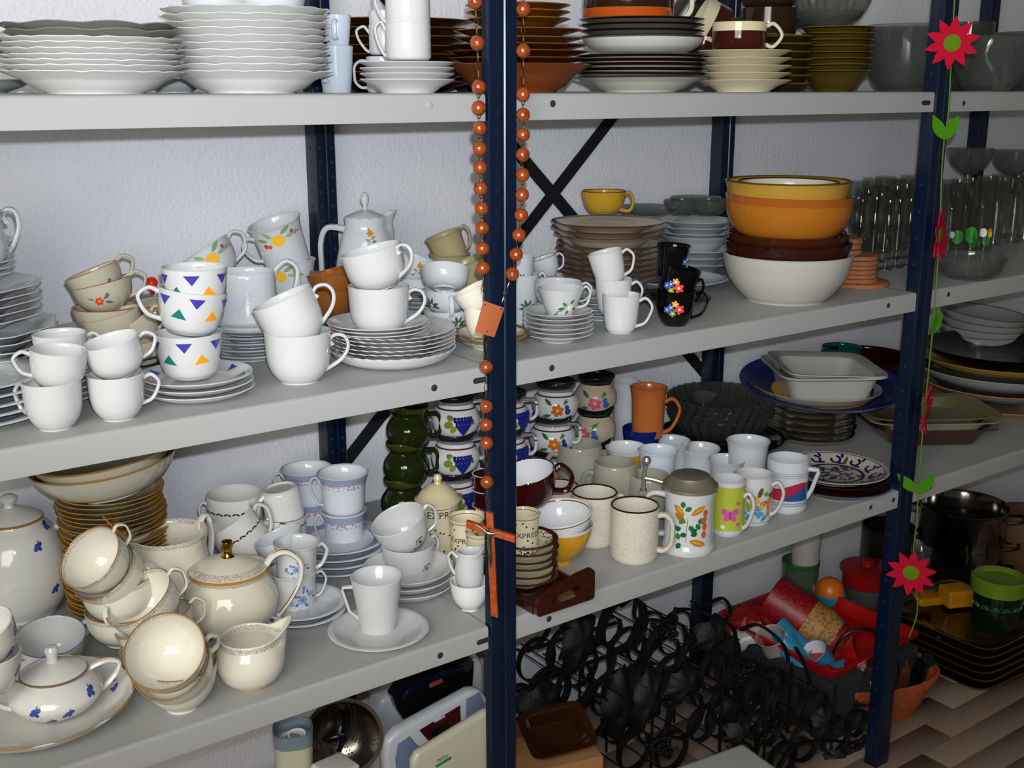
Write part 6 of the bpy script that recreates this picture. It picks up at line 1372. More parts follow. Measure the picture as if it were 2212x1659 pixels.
# ============================================================ floor, left bay: appliances on a carton
ct = Buf(); ct.box((-.03, .23, (ZF-1.2)/2), (.66, .40, ZF*-1-1.2)); 
cm = ct.mesh('storage_carton', mat('brown_cardboard', '8a6a48', .8), False); bevel_mesh(cm, .003); tag(link('storage_carton', cm), 'brown cardboard carton on the floor carrying the kitchen appliances', 'box')
ZC = -1.2
def slabthing(name, lab, cat, outline, Y, th, m, parts=(), bev=.008, body='housing'):
    root = empty(name, onY(outline[0][0], outline[0][1], Y), None, lab, cat); org = root.location.copy()
    P_ = [onY(x, y, Y) for x, y in outline]
    P_ = [Vector((p.x, p.y, max(p.z, ZC+.001))) for p in P_]
    n = len(P_); vs = [p-org for p in P_]+[p-org+Vector((0, th, 0)) for p in P_]; fs = [tuple(range(n)), tuple(range(2*n-1, n-1, -1))]+[(i, n+i, n+(i+1) % n, (i+1) % n) for i in range(n)]
    me = mesh(body, vs, fs, m, False); bm = bmesh.new(); bm.from_mesh(me); bmesh.ops.recalc_face_normals(bm, faces=bm.faces); bm.to_mesh(me); bm.free(); bevel_mesh(me, bev, 3, 20); link(body, me, root)
    for i, (nm, pts, mm, dy, tt) in enumerate(parts):
        plate3(pts, Y-dy, tt, mm, nm, root, .0008, org=org)
    return root, org
PLW = mat('pale_grey_plastic', 'b9bdc2', .3); PLC = mat('cream_plastic', 'b5b39c', .35)
slabthing('electric_grill', 'grey and black tabletop grill with a dark glass front under the shelf', 'appliance', [(812, 1800), (806, 1560), (826, 1512), (872, 1484), (1028, 1404), (1046, 1436), (1052, 1560), (1056, 1760)], .33, .045, PLW,
          [('glass_front', [(866, 1474), (1000, 1402), (1024, 1430), (1020, 1500), (990, 1524), (884, 1572), (858, 1532), (848, 1504)], mat('black_glass', '08080b', .08), .016, .02),
           ('blue_handle_strip', [(872, 1508), (900, 1478), (950, 1452), (1004, 1440), (1004, 1448), (952, 1462), (904, 1490), (876, 1514)], mat('dark_blue_strip', '090e2a', .2), .020, .005),
           ('badge', [(928, 1478), (956, 1466), (957, 1474), (929, 1487)], mat('red_badge', '8e3a34', .4), .018, .003)], bev=.012)
r, org = slabthing('kitchen_scale', 'white scale-like appliance with blue-grey and dark red panels', 'appliance', [(846, 1860), (832, 1640), (836, 1604), (862, 1578), (1018, 1492), (1038, 1490), (1056, 1510), (1066, 1740)], .22, .026, PLW,
          [('blue_panel', [(854, 1640), (860, 1608), (886, 1590), (900, 1608), (930, 1628), (905, 1700), (862, 1720)], mat('blue_grey_panel', '66718f', .4), .001, .003),
           ('blue_panel', [(1008, 1510), (1036, 1496), (1048, 1520), (1046, 1560), (1000, 1600), (1006, 1560)], mat('blue_grey_panel', '66718f', .4), .001, .003),
           ('dark_red_panel', [(906, 1578), (994, 1524), (996, 1560), (986, 1586), (936, 1612)], mat('dark_red_panel', '3a060c', .25), .001, .004),
           ('display', [(930, 1580), (970, 1556), (972, 1578), (938, 1600)], mat('black_display', '070508', .2), .0015, .004),
           ('white_lettering', [(938, 1558), (962, 1545), (963, 1549), (939, 1562)], mat('print_white', 'aab0c8', .5), .0018, .004)], bev=.012)
r, org = slabthing('waffle_iron', 'cream plastic waffle iron standing on edge with green stripe, lettered TEFAL', 'appliance', [(902, 1900), (892, 1650), (902, 1628), (1052, 1536), (1080, 1530), (1084, 1800)], .11, .018, PLC,
          [('green_stripe', [(940, 1654), (974, 1634), (976, 1639), (943, 1659)], mat('green_stripe', '2c7a3c', .5), .0006, .001)], bev=.012)
v, fc = text_poly('TEFAL', .0085); a_ = onY(943, 1645, .1094); b_ = onY(968, 1630, .1094); c_ = (a_+b_)/2; t_ = (b_-a_).normalized(); u_ = t_.cross(Vector((0, 1, 0))); u_ = -u_ if u_.z < 0 else u_
mesh_ = mesh('lettering', [c_+t_*(-x)*1.0+u_*(-y)-org for x, y in v], fc, mat('dark_blue_print', '1c2436', .5), False, None); link('lettering', mesh_, r)
# canister with coiled lead, colander, white box
P = at(632, 1572, Vector((-.20, .20, -1))); k_ = kk(P); root = empty('utensil_canister', (P.x, P.y, ZC), rotm(P), 'cream canister with a grey collar and a coiled white lead inside', 'canister')
H = P.z-ZC; sqm = lambda r, z, th: (r/((abs(cos(th))**3.2+abs(sin(th))**3.2)**(1/3.2))*.98, z)
Buf().lathe([(0, .002), (38*k_, .002), (40*k_, 0), (41*k_, H-30*k_), (40*k_, H-30*k_), (0, H-34*k_)], 40, sqm).obj('body', PLC, root)
Buf().lathe([(41*k_, H-32*k_), (43*k_, H-30*k_), (44*k_, H), (41*k_, H+1*k_), (40*k_, H-2*k_), (39*k_, H-60*k_)], 40, sqm).obj('collar', mat('grey_blue_plastic', '6f8088', .35), root)
cb = Buf(); 
for i in range(3): cb.tube([Vector((-4*k_+i*6*k_+(24-i*3)*k_*cos(RD(q)), 10*k_*sin(RD(q))*(1-i*.2), H-24*k_+i*4*k_+8*k_*sin(RD(q)))) for q in range(0, 360, 24)], 3*k_, 8, closed=True)
cb.obj('coiled_lead', mat('white_lead', 'c8cad0', .4), root)
P = onY(742, 1592, .26); k_ = kk(P); root = empty('colander', P, rotm(P, 0, 78), 'round steel grater disc colander with rows of holes and black hub', 'colander')
ST = mat('brushed_steel', '8a8378', .22, 1)
Buf().lathe([(0, -34*k_), (30*k_, -32*k_), (60*k_, -20*k_), (80*k_, 0), (86*k_, 2*k_), (86*k_, 4*k_), (78*k_, 3*k_), (58*k_, -17*k_), (30*k_, -29*k_), (0, -31*k_)], 56).obj('bowl', ST, root)
hb = Buf()
def cz(r): return (-29-2*(1-r/30) if r < 30 else (-29+12*(r-30)/28 if r < 58 else -17+20*(r-58)/20))*k_+.0004
for q in range(0, 8):
    for j, rr_ in enumerate(range(26, 76, 7)):
        a = q*45+j*4; 
        for off in (0, 9): 
            t = RD(a+off); s = 1.9*k_; c = Vector((rr_*k_*cos(t), rr_*k_*sin(t), cz(rr_)+.0006)); hb.lathe([(0, .0008), (s*.7, .0006), (s, 0)], 6, off=c)
o = hb.obj('punched_holes', mat('hole_dark_steel', '1b1a18', .4, .5), root); o['kind'] = 'stuff'
hb = Buf().lathe([(0, 12*k_), (10*k_, 10*k_), (14*k_, -6*k_), (14*k_, -30*k_)], 20); hb.tube([(-12*k_, -30*k_, -8*k_), (0, 0, 2*k_), (6*k_, 30*k_, -4*k_)], 8*k_, 10).tube([(-34*k_, -12*k_, -18*k_), (0, 0, -4*k_)], 6*k_, 8); hb.obj('hub', mat('black_knob', '0a0a12', .1), root)
P = at(725, 1650, Vector((-.12, .12, -1.1))); k_ = kk(P); bx = Buf().box((0, 0, -.06), (.062, .05, .12)).mesh('white_box', mat('white_box', 'c9c3bd', .4), False); bevel_mesh(bx, .006, 3)
o = setmw(tag(link('white_box', bx), 'small white box with rounded corners before the colander', 'box'), (P.x, P.y, P.z), rotm(P, 8, 0, 40))
o.location.z = ZC+.12 if P.z-.12 < ZC else P.z
# ============================================================ floor, middle bay: iron wine racks
IR = mat('black_wrought_iron', '101214', .5, .3, bump=.3); IL = mat('iron_leaf', '0d1011', .65, .2, bump=1, bscale=120)
def ironrack(lab, Y, dpt, rings, leaves, grapes, wires, legs):
    root = empty('wine_rack', onY(rings[0][0], rings[0][1], Y), None, lab, 'wine rack', 'black iron grapevine racks'); org = root.location.copy()
    for (x, y, r) in rings:
        for dy in ((0, dpt) if (x+y) % 3 else (0,)):
            c = onY(x, y, Y)+Vector((0, dy, 0)); R = r*kk(c)
            Buf().tube([c-org+Vector((R*cos(RD(q)), 0, R*sin(RD(q)))) for q in range(0, 360, 12)], .0020, 6, closed=True, b=.0085, up=(0, 1, 0)).obj('ring', IR, root)
        c = onY(x, y, Y)-org; 
        for q in (40, 220): v = Vector((R*cos(RD(q)), 0, R*sin(RD(q)))); Buf().tube([c+v+Vector((0, -.012, 0)), c+v+Vector((0, dpt+.012, 0))], .0016, 6).obj('tie_rod', IR, root)
    for (x, y, rx, ry, rot) in leaves:
        c = onY(x, y, Y-.01)-org; k = kk(onY(x, y, Y)); n = 44; vs = [c+Vector((0, -.012, 0))]; 
        for rr_ in (.5, 1):
            for i in range(n):
                t = 2*pi*i/n; f = 1+.16*abs(cos(2.5*(t+rot)))*rr_+.05*cos(t*17)*rr_-.1; vs.append(c+Vector((rx*k*rr_*f*cos(t)/.8, -.012+.02*rr_*rr_*(1+.5*cos(5*t)), ry*k*rr_*f*sin(t))))
        fs = [(0, 1+i, 1+(i+1) % n) for i in range(n)]+[(1+i, 1+n+i, 1+n+(i+1) % n, 1+(i+1) % n) for i in range(n)]
        o = link('vine_leaf', mesh('vine_leaf', vs, fs, IL, True, 60), root); md = o.modifiers.new('t', 'SOLIDIFY'); md.thickness = .002
    for (x, y, s, fl) in grapes:
        B_ = Buf(); c = onY(x, y, Y-.01)-org; k = kk(onY(x, y, Y)); rr = random.Random(x)
        for row in range(7):
            for i in range(7-row): B_.lathe([(0, -.006), (.0045, -.004), (.006, 0), (.0045, .004), (0, .006)], 8, off=c+Vector(((i-(6-row)/2)*.0105*s+row*.006*fl, rr.uniform(-.008, .004), -row*.0095*s)))
        o = B_.obj('grape_cluster', IR, root)
    for w in wires: Buf().tube(cr([onY(p[0], p[1], Y+(p[2] if len(p) > 2 else 0))-org for p in w], 5), .0032, 6, b=.0060, up=(0, 1, 0)).obj('iron_scroll', IR, root)
    for x, dy in legs:
        a = onY(x, 1480, Y)+Vector((0, dy, 0)); b = Vector((a.x, a.y, ZF+.002)); Buf().tube([a-org, b-org], .003, 8).obj('leg', IR, root)
    return root
ironrack('black iron wine rack with vine leaves, left one against the wall', .34, .13, [(1228, 1404, 56), (1184, 1492, 54), (1242, 1478, 48), (1292, 1432, 46), (1316, 1362, 32), (1350, 1350, 62), (1384, 1394, 38), (1276, 1548, 48), (1338, 1490, 46), (1338, 1560, 46), (1200, 1580, 46)],
         [(1254, 1384, 40, 66, .3), (1172, 1520, 52, 48, 1), (1352, 1518, 52, 86, .6)], [(1432, 1340, 1.0, 1)], [[(1160, 1400), (1210, 1382), (1330, 1345)], [(1118, 1494), (1200, 1458), (1360, 1400)], [(1340, 1310), (1372, 1290), (1372, 1335), (1412, 1338), (1446, 1340), (1462, 1312)], [(1368, 1378), (1376, 1408), (1398, 1414), (1402, 1388), (1386, 1378), (1376, 1392)]], [(1184, 0), (1338, 0), (1184, .13), (1338, .13)])
ironrack('black iron wine rack with grapes, middle one in the tangle', .24, .14, [(1440, 1400, 60), (1452, 1462, 52), (1400, 1480, 50), (1500, 1420, 46), (1530, 1480, 50), (1480, 1545, 52), (1412, 1560, 48), (1560, 1420, 50), (1560, 1548, 46), (1602, 1480, 46), (1370, 1620, 44), (1450, 1620, 44)],
         [(1540, 1372, 40, 40, .2), (1402, 1508, 34, 70, .9), (1590, 1530, 44, 44, 0), (1480, 1480, 42, 40, .5)], [(1610, 1440, 1.0, -1), (1420, 1600, .9, 1)], [[(1462, 1316), (1500, 1318), (1560, 1340), (1586, 1360), (1590, 1420)], [(1494, 1300), (1520, 1308), (1560, 1292), (1578, 1316), (1570, 1345)], [(1600, 1360), (1640, 1350), (1690, 1390), (1706, 1440)]], [(1412, 0), (1560, 0), (1412, .14), (1560, .14)])
ironrack('black iron wine rack with scrolls, right one beside the blue post', .08, .12, [(1640, 1500, 44), (1700, 1520, 50), (1760, 1530, 40), (1660, 1570, 40), (1740, 1600, 46), (1806, 1590, 42), (1690, 1640, 40), (1850, 1560, 30), (1610, 1620, 38)],
         [(1820, 1640, 44, 34, .4), (1600, 1580, 34, 30, .1), (1778, 1560, 26, 40, .7)], [(1858, 1600, .9, -1)], [[(1580, 1600), (1620, 1610), (1640, 1660), (1650, 1700)], [(1600, 1540), (1612, 1575), (1660, 1560), (1700, 1600)], [(1720, 1400), (1740, 1440), (1750, 1480), (1730, 1500)], [(1680, 1659), (1720, 1610), (1800, 1600), (1860, 1610)]], [(1660, 0), (1806, 0), (1660, .12), (1806, .12)])
# brown glass dish standing tilted, and its carton; white thing at the bottom edge
P = at(1196, 1596, Vector((.27, .10, -1.2))); k_ = kk(P)
BG = mat('brown_glass', '2a1406', .07, coat=.6)
o, q, R, H = sqdish('dark brown glass casserole dish tilted towards the viewer', 1200, 1600, 190, 34, P, BG, 24, 6, name='casserole_dish', asp=.80, cat='dish', pitch=22)
cb = Buf().box((0, 0, 0), (.15, .11, .17)).mesh('cardboard_box', mat('tan_cardboard', '9a6e42', .8), False); bevel_mesh(cb, .002)
setmw(tag(link('cardboard_box', cb), 'tan cardboard box beneath the brown glass dish', 'box'), (q.x, q.y+.01, q.z-.105), rotm(q, 0, 0, 24))
cb = Buf().box((0, 0, 0), (.17, .13, .001)).mesh('x', BG, False)
hb_ = (q.z-.19-ZF); cb = Buf().box((0, 0, 0), (.17, .13, hb_)).mesh('carton', mat('brown_cardboard2', '6f5236', .8), False); setmw(tag(link('carton', cb), 'brown carton on the floor under the tan box', 'box'), (q.x, q.y+.01, ZF+hb_/2+.001), rotm(q, 0, 0, 24))
P = at(1570, 1617, Vector((.62, .02, -1.2))); k_ = kk(P); wb = Buf(); bx = wb.box((0, 0, 0), (.26, .20, .10)).mesh('plastic_tub', mat('white_tub', 'b9bbb8', .4), False); bevel_mesh(bx, .012, 3)
setmw(tag(link('plastic_tub', bx), 'upturned white plastic tub at the bottom edge before the wine racks', 'tub'), (P.x, P.y, P.z-.05)-Vector((0, 0, .0))+frame(P)[1]*-.10 if False else Vector((P.x, P.y, P.z-.05))-frame(P)[1]*.13, rotm(P, 0, 0, 42))
hb_ = P.z-.10-ZF; sb = Buf().box((0, 0, 0), (.2, .15, hb_)).mesh('grey_crate', mat('grey_crate', '55565a', .6), False); setmw(tag(link('grey_crate', sb), 'grey crate on the floor under the white tub', 'crate'), Vector((P.x, P.y, ZF+hb_/2+.001))-frame(P)[1]*.13, rotm(P, 0, 0, 42))
# ============================================================ red tray on the dark crate
ZK = -1.25
B_ = Buf(); x0, x1, y0, y1 = .985, 1.30, .11, .46
root = empty('dark_crate', ((x0+x1)/2, (y0+y1)/2, ZF+.001), None, 'dark grey cloth crate standing behind the wine racks', 'crate'); zc_ = (ZK-ZF)
sl = mat('dark_cloth', '1d1f22', .9)
cm = Buf().box((0, 0, zc_/2), (x1-x0, y1-y0, zc_-.004)).mesh('body', sl, False); bevel_mesh(cm, .01, 3); link('body', cm, root)
RP = mat('red_plastic', 'a50f10', .25); BLP = mat('blue_plastic', '2a86ac', .3); WHP = mat('white_plastic', 'c0bcb4', .35)
root = empty('red_tray', ((x0+x1)/2, (y0+y1)/2, ZK), None, 'red plastic tray full of cups and party ware on the dark crate', 'tray')
hx, hy = (x1-x0)/2, (y1-y0)/2
rc = []
for a0, sx, sy in ((0, 1, 1), (90, -1, 1), (180, -1, -1), (270, 1, -1)): rc += [(sx*(hx-.03)+.03*cos(RD(a0+t)), sy*(hy-.03)+.03*sin(RD(a0+t))) for t in (0, 30, 60, 90)]
n = len(rc); lv = [(.90, 0), (1.0, .030), (1.03, .031), (1.03, .034), (.985, .034), (.89, .004)]
vs = [(x*s_, y*s_, z) for s_, z in lv for x, y in rc]; fs = [(i*n+j, i*n+(j+1) % n, (i+1)*n+(j+1) % n, (i+1)*n+j) for i in range(len(lv)-1) for j in range(n)]+[tuple(range(n))[::-1], tuple((len(lv)-1)*n+j for j in range(n))]
link('tray_body', mesh('tray_body', vs, fs, RP, True, 40), root)
TR = Vector((1.1, .26, ZK+.03))
def pc(lab, px, py, w, h, style, m, ref=TR, roll=0, pitch=0, name='party_cup', cat='cup', **k): return cup(lab, px, py, w, h, style, m, ref=ref, roll=roll, pitch=pitch, name=name, cat=cat, **k)
tr = lambda dx, dy: Vector((1.1+dx, .26+dy, ZK+.03))
pc('blue cup with a white inside opening to the left, front of the red tray', 1778, 1432, 62, 76, 'mug', BLP, tr(-.02, -.08), -34, 22, deco=inwhite)
pc('blue cup lying on its side at the front corner of the red tray', 1790, 1458, 56, 70, 'mug', BLP, tr(-.03, -.11), 70, 0)
pc('blue cup lying in the middle of the red tray, mouth left', 1724, 1424, 56, 84, 'mug', BLP, tr(-.08, -.03), -52, -30)
pc('blue cup lying at the back of the red tray', 1712, 1385, 56, 80, 'mug', BLP, tr(-.06, .04), -58, -20)
pc('beige cup opening upwards in the red tray', 1674, 1396, 66, 60, 'mug', mat('beige_plastic', 'a08f84', .4), tr(-.10, .04), -20, 20)
pc('white ribbed cup lying at the left end of the red tray', 1618, 1378, 56, 60, 'mug', WHP, tr(-.10, .12), 70, -10, mod=rib(18, .03), key='wr18')
bx = Buf().box((0, 0, 0), (.04, .03, .035)).mesh('white_carton', WHP, False); bevel_mesh(bx, .003); q = at(1744, 1386, tr(0, .05)); setmw(tag(link('white_carton', bx), 'small white carton wedged between the blue cups', 'box'), q, rotm(q, 20, 10, 30))
pc('glossy red bowl leaning at the right end of the red tray', 1850, 1420, 92, 70, 'deep', mat('red_gloss', 'a31210', .12), tr(.02, -.06), 40, 20, name='bowl', cat='bowl')
# red cloth bag with orange trim
q = at(1625, 1342, tr(-.06, .18)); k_ = kk(q); B_ = Buf()
B_.lathe([(0, -34*k_), (44*k_, -26*k_), (58*k_, -4*k_), (50*k_, 20*k_), (28*k_, 32*k_), (0, 36*k_)], 40, lambda r, z, th: (r*(1+.13*cos(5*th)+.06*cos(11*th)), z+6*k_*cos(4*th)))
root = empty('red_bag', q, rotm(q), 'crumpled red bag with an orange band behind the iron racks', 'bag'); B_.obj('bag_body', mat('red_cloth', '8c0f0e', .6), root)
Buf().tube([Vector((-30*k_+20*k_*i/5, -52*k_+4*k_*i, -26*k_+11*k_*i-i*i*.3*k_)) for i in range(6)], 8*k_, 8).obj('orange_band', mat('orange_cloth', 'b5520f', .6), root)
# woven bottle basket
a_ = at(1664, 1288, tr(-.02, .17)); b_ = at(1838, 1404, tr(.06, -.02)); d_ = (b_-a_); L_ = d_.length; zq = d_.normalized(); k_ = kk(a_)
root = empty('woven_basket', a_, None, 'long woven basket, red with a straw-coloured band, lying across the red tray', 'basket')
Mq = zq.to_track_quat('Z', 'Y').to_matrix(); root.matrix_world = Matrix.Translation(a_) @ Mq.to_4x4()
def wv(r, z, th): return r*(1+.025*cos(36*th)*cos(z*900)), z
def seg_(z0, z1, f, name, m):
    n = int((z1-z0)/.0035); B_ = Buf().lathe([(f(z0+(z1-z0)*i/n)*(1+.02*(i % 2)), z0+(z1-z0)*i/n) for i in range(n+1)], 72, wv); return B_.obj(name, m, root)
RR_ = 50*k_; f_ = lambda z: RR_*(1.0 if z < L_*.66 else 1-.42*((z-L_*.66)/(L_*.34)))
RWV = mat('red_wicker', '93121a', .45, speck=('4d060b', 160, .52, .7)); seg_(0, L_*.46, f_, 'red_weave', RWV); seg_(L_*.46, L_*.80, f_, 'straw_weave', mat('straw_wicker', 'a8783a', .6, speck=('5f4a1c', 140, .52, .7))); seg_(L_*.80, L_, f_, 'red_weave', RWV)
Buf().lathe([(0, .004), (RR_*.8, .002), (RR_, 0)], 40).obj('base_disc', RWV, root)
# jars behind
P = pY(1722, .44, ZF); zt = Vector((P.x, P.y, ZK))
P = pY(1728, .40, ZK+.002)
cup('low glass bowl with a green rim behind the woven basket', 1728, 1245, 78, 70, 'cyl', glass('green_rim_glass', '6f8a6c', .06, .3), ref=P, name='glass_bowl', cat='bowl', deco=lambda root, ro, inn, R, H: Buf().lathe([(R, H-.012), (R+.0015, H-.006), (R+.001, H+.001), (R-.002, H)], 40).obj('green_rim', mat('green_plastic', '1f5a22', .3), root))
cup('tall white cylinder rising behind the red tray up to the shelf', 1742, 1170, 70, 140, 'tumbler', mat('white_matte', 'a9a29c', .4), ref=P, name='beaker', cat='beaker')
P = pY(1790, .38, ZK); k_ = kk(P); q = at(1790, 1310, P); root = empty('shaker', q, rotm(q), 'turquoise shaker bottle with an orange dome lid', 'bottle')
Buf().lathe([(0, -44*k_), (32*k_, -44*k_), (34*k_, -10*k_), (30*k_, 4*k_), (30*k_, 10*k_), (34*k_, 16*k_), (33*k_, 32*k_), (0, 32*k_)], 36).obj('body', mat('turquoise_plastic', '0d7f95', .3), root)
Buf().lathe([(31*k_, 28*k_)]+[(31*k_*cos(RD(t)), 34*k_+34*k_*sin(RD(t))) for t in range(0, 90, 15)]+[(0, 68*k_)], 36).obj('lid', mat('orange_plastic', 'c4620f', .4), root)
P = pY(1862, .42, ZF); k_ = kk(P); q = at(1862, 1372, P); q = Vector((P.x, P.y, ZF+.001)); H = (at(1862, 1240, P)-q).z; root = empty('storage_jar', q, rotm(q), 'tall clear jar with a red knobbed lid holding something pale', 'jar')
Buf().lathe([(0, .002), (44*k_, .002), (46*k_, .01), (46*k_, H), (44*k_, H), (44*k_, .012), (0, .006)], 40).obj('jar_body', GL2, root)
Buf().lathe([(48*k_, H-20*k_), (50*k_, H-18*k_), (50*k_, H+12*k_), (56*k_, H+14*k_), (56*k_, H+18*k_), (14*k_, H+22*k_), (12*k_, H+36*k_), (0, H+38*k_)], 40).obj('lid', mat('red_lid', '8d0f12', .25), root)
Buf().lathe([(0, H*.45), (30*k_, H*.45), (34*k_, H*.62), (30*k_, H*.86), (0, H*.88)], 30).obj('pale_contents', mat('pale_contents', '8f857a', .6), root)
P = pY(1905, .46, ZF); cup('tall dark pan seen behind the jar with the red lid', 1905, 1180, 110, 172, 'cyl', mat('dark_pan', '14100f', .3), on=ZF, Y=.47, name='pan', cat='pan')
# black-rimmed glass lid
q = at(1868, 1440, Vector((1.14, .09, -1.25))); k_ = kk(q); root = empty('round_glass_cover', q, rotm(q, -20, 48), 'round glass lid with a black rim leaning against the red bowl', 'lid')
Buf().tube([(70*k_*cos(RD(t)), 84*k_*sin(RD(t)), 0) for t in range(0, 360, 10)], 3.2*k_, 8, closed=True).obj('rim', mat('black_rim', '0a0a0a', .2), root)
Buf().lathe([(70*k_, 0), (50*k_, 10*k_), (24*k_, 17*k_), (0, 19*k_)], 40, lambda r, z, th: (r*(1+.2*sin(th)**2), z)).obj('glass', GL, root)
# ============================================================ floor, third bay
TC_ = mat('terracotta', 'a34a1e', .7, bump=.4, speck=('8a3c18', 60, .5, .5))
P = rest(1945, 1618, ZF, 150); P = onz(1930, 1585, ZF)+Vector((.05, .10, 0)); k_ = kk(P)
root = empty('clay_roaster', P, rotm(P, 0, 0, 38), 'oval terracotta clay roaster on the floor right of the post', 'roaster'); R0 = 138*k_
om = lambda r, z, th: (r/((abs(cos(th))**2.4+abs(sin(th)/.66)**2.4)**(1/2.4)), z)
Buf().lathe([(0, .003), (R0*.70, .003), (R0*.72, 0), (R0*.86, .04), (R0*.96, .075), (R0*.97, .082), (R0*1.04, .086), (R0*1.05, .100), (R0*1.0, .103), (R0*.98, .090), (R0*.90, .08), (R0*.66, .012), (0, .010)], 64, om).obj('pot', TC_, root)
q = P+Vector((-.01, .0, .10)); me, o_, i_, z_ = vessel_mesh('coupe', 74*k_, .03, .003, mat('brown_wood_bowl', '5a3018', .3, speck=('3a1c0c', 40, .5, .6))); setmw(tag(link('wooden_bowl', me), 'brown wooden bowl lying in the terracotta roaster', 'bowl'), q, rotm(q, 30, 40))
P2 = at(1985, 1440, P+Vector((.05, .03, 0))); k2 = kk(P2); root = empty('glass_bottle', P2, rotm(P2, 30, 30), 'dark green glass bottle leaning in the terracotta roaster', 'bottle')
Buf().lathe([(0, -90*k2), (26*k2, -88*k2), (30*k2, -60*k2), (30*k2, -10*k2), (14*k2, 14*k2), (12*k2, 34*k2), (15*k2, 36*k2), (15*k2, 42*k2), (0, 42*k2)], 28).obj('bottle', mat('dark_green_glass', '04140d', .05), root)
# brown square plates
P = onz(2110, 1500, ZF)+Vector((.13, .12, 0)); k_ = kk(P); SQB = mat('brown_square_plate', '1a0b06', .1); SQR = mat('brown_square_rim', '6a4410', .3)
for i in range(6):
    R = .155; H = .020; z = ZF+.002+i*.0205; vs = []; fs = []; seg = 56; pr = [(.72, 0), (.80, .3), (.97, 1.0), (1.0, 1.12), (.96, 1.12), (.78, .45), (.70, .18)]
    for r, zz_ in pr:
        for j in range(seg): th = 2*pi*j/seg; kq = R*r/((abs(cos(th))**8+abs(sin(th))**8)**(1/8)); vs.append(Vector((kq*cos(th), kq*sin(th), zz_*H)))
    n = len(pr); fs = [(a*seg+j, a*seg+(j+1) % seg, (a+1)*seg+(j+1) % seg, (a+1)*seg+j) for a in range(n-1) for j in range(seg)]+[tuple(range(seg))[::-1], tuple((n-1)*seg+j for j in range(seg))]
    mi = [1 if 2 <= f//seg <= 3 and f < (n-1)*seg else 0 for f in range(len(fs))]
    if i == 0: sqm_ = mesh('square_plate', vs, fs, [SQB, SQR], True, 40, mi)
    setmw(tag(link('square_plate', sqm_), f'dark brown square plate with amber rim, {ORD[5-i]} of the floor stack' if i else 'dark brown square plate with amber rim, lowest of the floor stack', 'plate', 'brown square plates'), Vector((P.x+.002*(i % 3), P.y+.002*(i % 2), z)), Matrix.Rotation(RD(2*(i % 2)-2), 3, 'Z'))
ZT = ZF+6*.0205+.008
q = Vector((P.x, P.y, ZT)); q = onz(2146, 1372, ZT)+frame(P)[1]*.05; k_ = kk(q); H = .125; root = empty('green_jar', q, rotm(q), 'dark green jar with an olive plastic lid on the brown square plates', 'jar')
GJ = mat('dark_green_jar', '0b1a0a', .08, bands=[(H*.50, H*.505, '2f6a3a')]); Buf().lathe([(0, .001), (46*k_, .001), (48*k_, .006), (50*k_, H*.7), (50*k_, H*.8), (0, H*.8)], 40).obj('jar_body', GJ, root)
Buf().lathe([(50*k_, H*.78), (56*k_, H*.78), (57*k_, H*1.04), (52*k_, H*1.08), (42*k_, H*1.0), (0, H*.98)], 40).obj('lid', mat('olive_lid', '5f7a1c', .35), root)
B_ = Buf()
for i in range(9):
    for rr_ in (.010, .007, .004): B_.tube([wallmap(lambda z: 50*k_, -90+(i-4)*26, H*.50, .0004)(rr_*cos(RD(t)), rr_*sin(RD(t))) for t in range(0, 181, 20)], .0005, 4)
B_.obj('scallop_print', mat('scallop_green', '3c8a50', .4), root)
YB = mat('yellow_plastic', 'b0780c', .35)
for i, (px, py, lab) in enumerate(((2000, 1300, 'yellow square plastic box behind the felt flower'), (2066, 1285, 'yellow square plastic box beside the green jar'))):
    q = at(px, py, P+Vector((.02, .12, 0))); bx = Buf().box((0, 0, 0), (.075, .06, .045)).mesh('yellow_box', YB, False); bevel_mesh(bx, .008, 3); lid_ = empty('yellow_box', q, rotm(q, 0, 0, 35), lab, 'box', 'yellow plastic boxes'); link('box_body', bx, lid_)
    l2 = Buf().box((0, 0, .0), (.079, .064, .010)).mesh('lid', YB, False); bevel_mesh(l2, .003); o = link('lid', l2, lid_); o.location = (0, 0, -.016)
q = at(2035, 1318, P+Vector((.03, .13, 0))); zb_ = max(q.z, ZF+.03); hb_ = zb_-ZF; bx = Buf().box((0, 0, 0), (.22, .10, hb_-.002)).mesh('clear_box', mat('grey_food_box', '3b3a42', .3), False); bevel_mesh(bx, .006); setmw(tag(link('food_box', bx), 'dark translucent food box under the yellow boxes', 'box'), (q.x, q.y, ZF+hb_/2), rotm(q, 0, 0, 35))
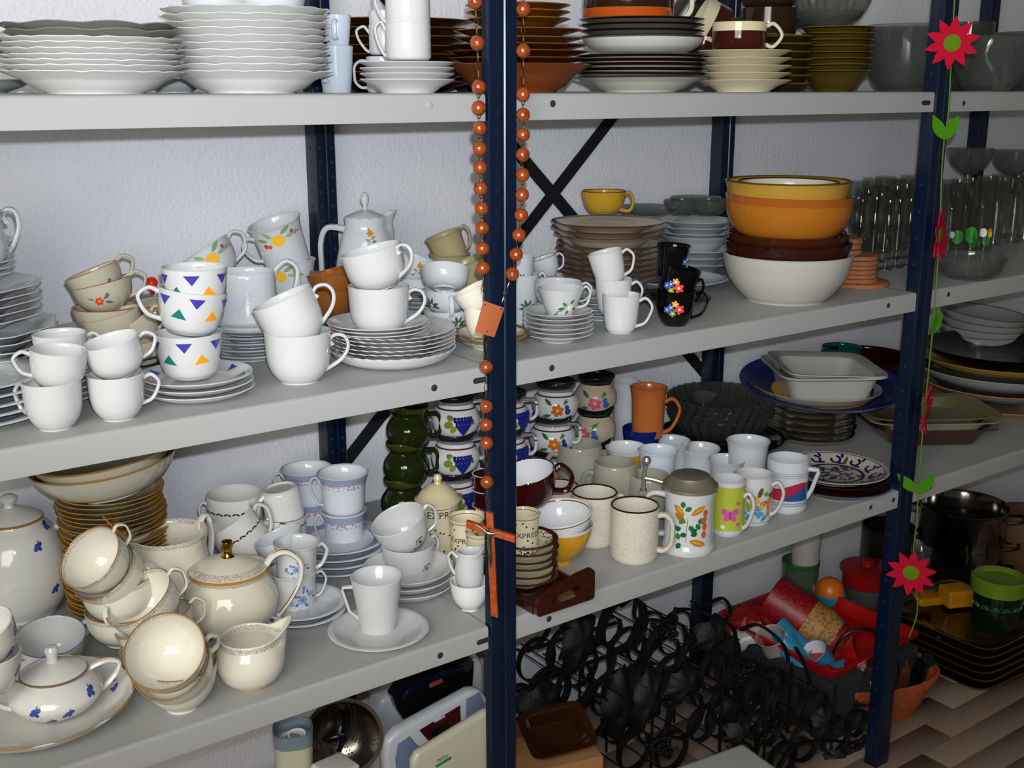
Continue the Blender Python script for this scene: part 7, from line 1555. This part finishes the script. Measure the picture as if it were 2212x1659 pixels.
# steel pots
SS = mat('stainless_steel', '8f8b86', .12, 1)
P = pY(2085, .40, ZF); k_ = kk(P)
for i, (py, w, h, lab) in enumerate(((1232, 150, 66, 'steel pot, lowest of the steamer stack'), (1180, 166, 56, 'steel steamer pot with two black handles, middle of the stack'), (1128, 182, 78, 'wide steel pot with black handles, topmost of the steamer stack'))):
    q = at(2078, py, P); R = w/2*k_; H = h*hk(P); root = empty('cooking_pot', q-Vector((0, 0, H/2)), rotm(q), lab, 'pot', 'stacked steel pots')
    if i == 0:
        H2 = (q.z+H/2)-ZF; root.matrix_world = Matrix.Translation((q.x, q.y, ZF+.001)) @ rotm(q).to_4x4(); H = H2
    Buf().lathe([(0, .001), (R*.92, .001), (R*.95, .004), (R*.96, H*.9), (R*1.0, H*.96), (R*1.02, H), (R*.99, H), (R*.94, H*.9), (R*.93, .006), (0, .005)], 56).obj('pot', SS, root)
    for s_ in (-1, 1): Buf().tube(cr([Vector((s_*R*.96, -R*.25, H*.72)), Vector((s_*R*1.28, -R*.2, H*.78)), Vector((s_*R*1.32, 0, H*.8)), Vector((s_*R*1.28, R*.2, H*.78)), Vector((s_*R*.96, R*.25, H*.72))], 4), .006, 8, b=.004).obj('handle', mat('black_bakelite', '0c0c0c', .3), root)
q = at(2215, 1140, P+Vector((.1, .02, 0))); k_ = kk(q); H = q.z-ZF+.05
WK = mat('brown_wicker', '5a3a20', .7, bump=.5)
n = int(H/.008); Buf_ = Buf().lathe([(0, .002)]+[((34+26*math.sin(min(1, i/n)*2.2))*k_*(1+.03*(i % 2)), .002+H*i/n) for i in range(n+1)], 56, lambda r, z, th: (r*(1+.03*cos(28*th)*cos(z*400)), z))
setmw(tag(link('wicker_basket', Buf_.mesh('wicker_basket', WK)), 'tall brown wicker basket cut by the right edge beside the pots', 'basket'), Vector((q.x, q.y, ZF)), rotm(q))
cup('pale glass behind the lowest felt flower', 1988, 1215, 44, 60, 'tumbler', GL2, ref=pY(1988, .25, ZF), name='drinking_glass', cat='glass')
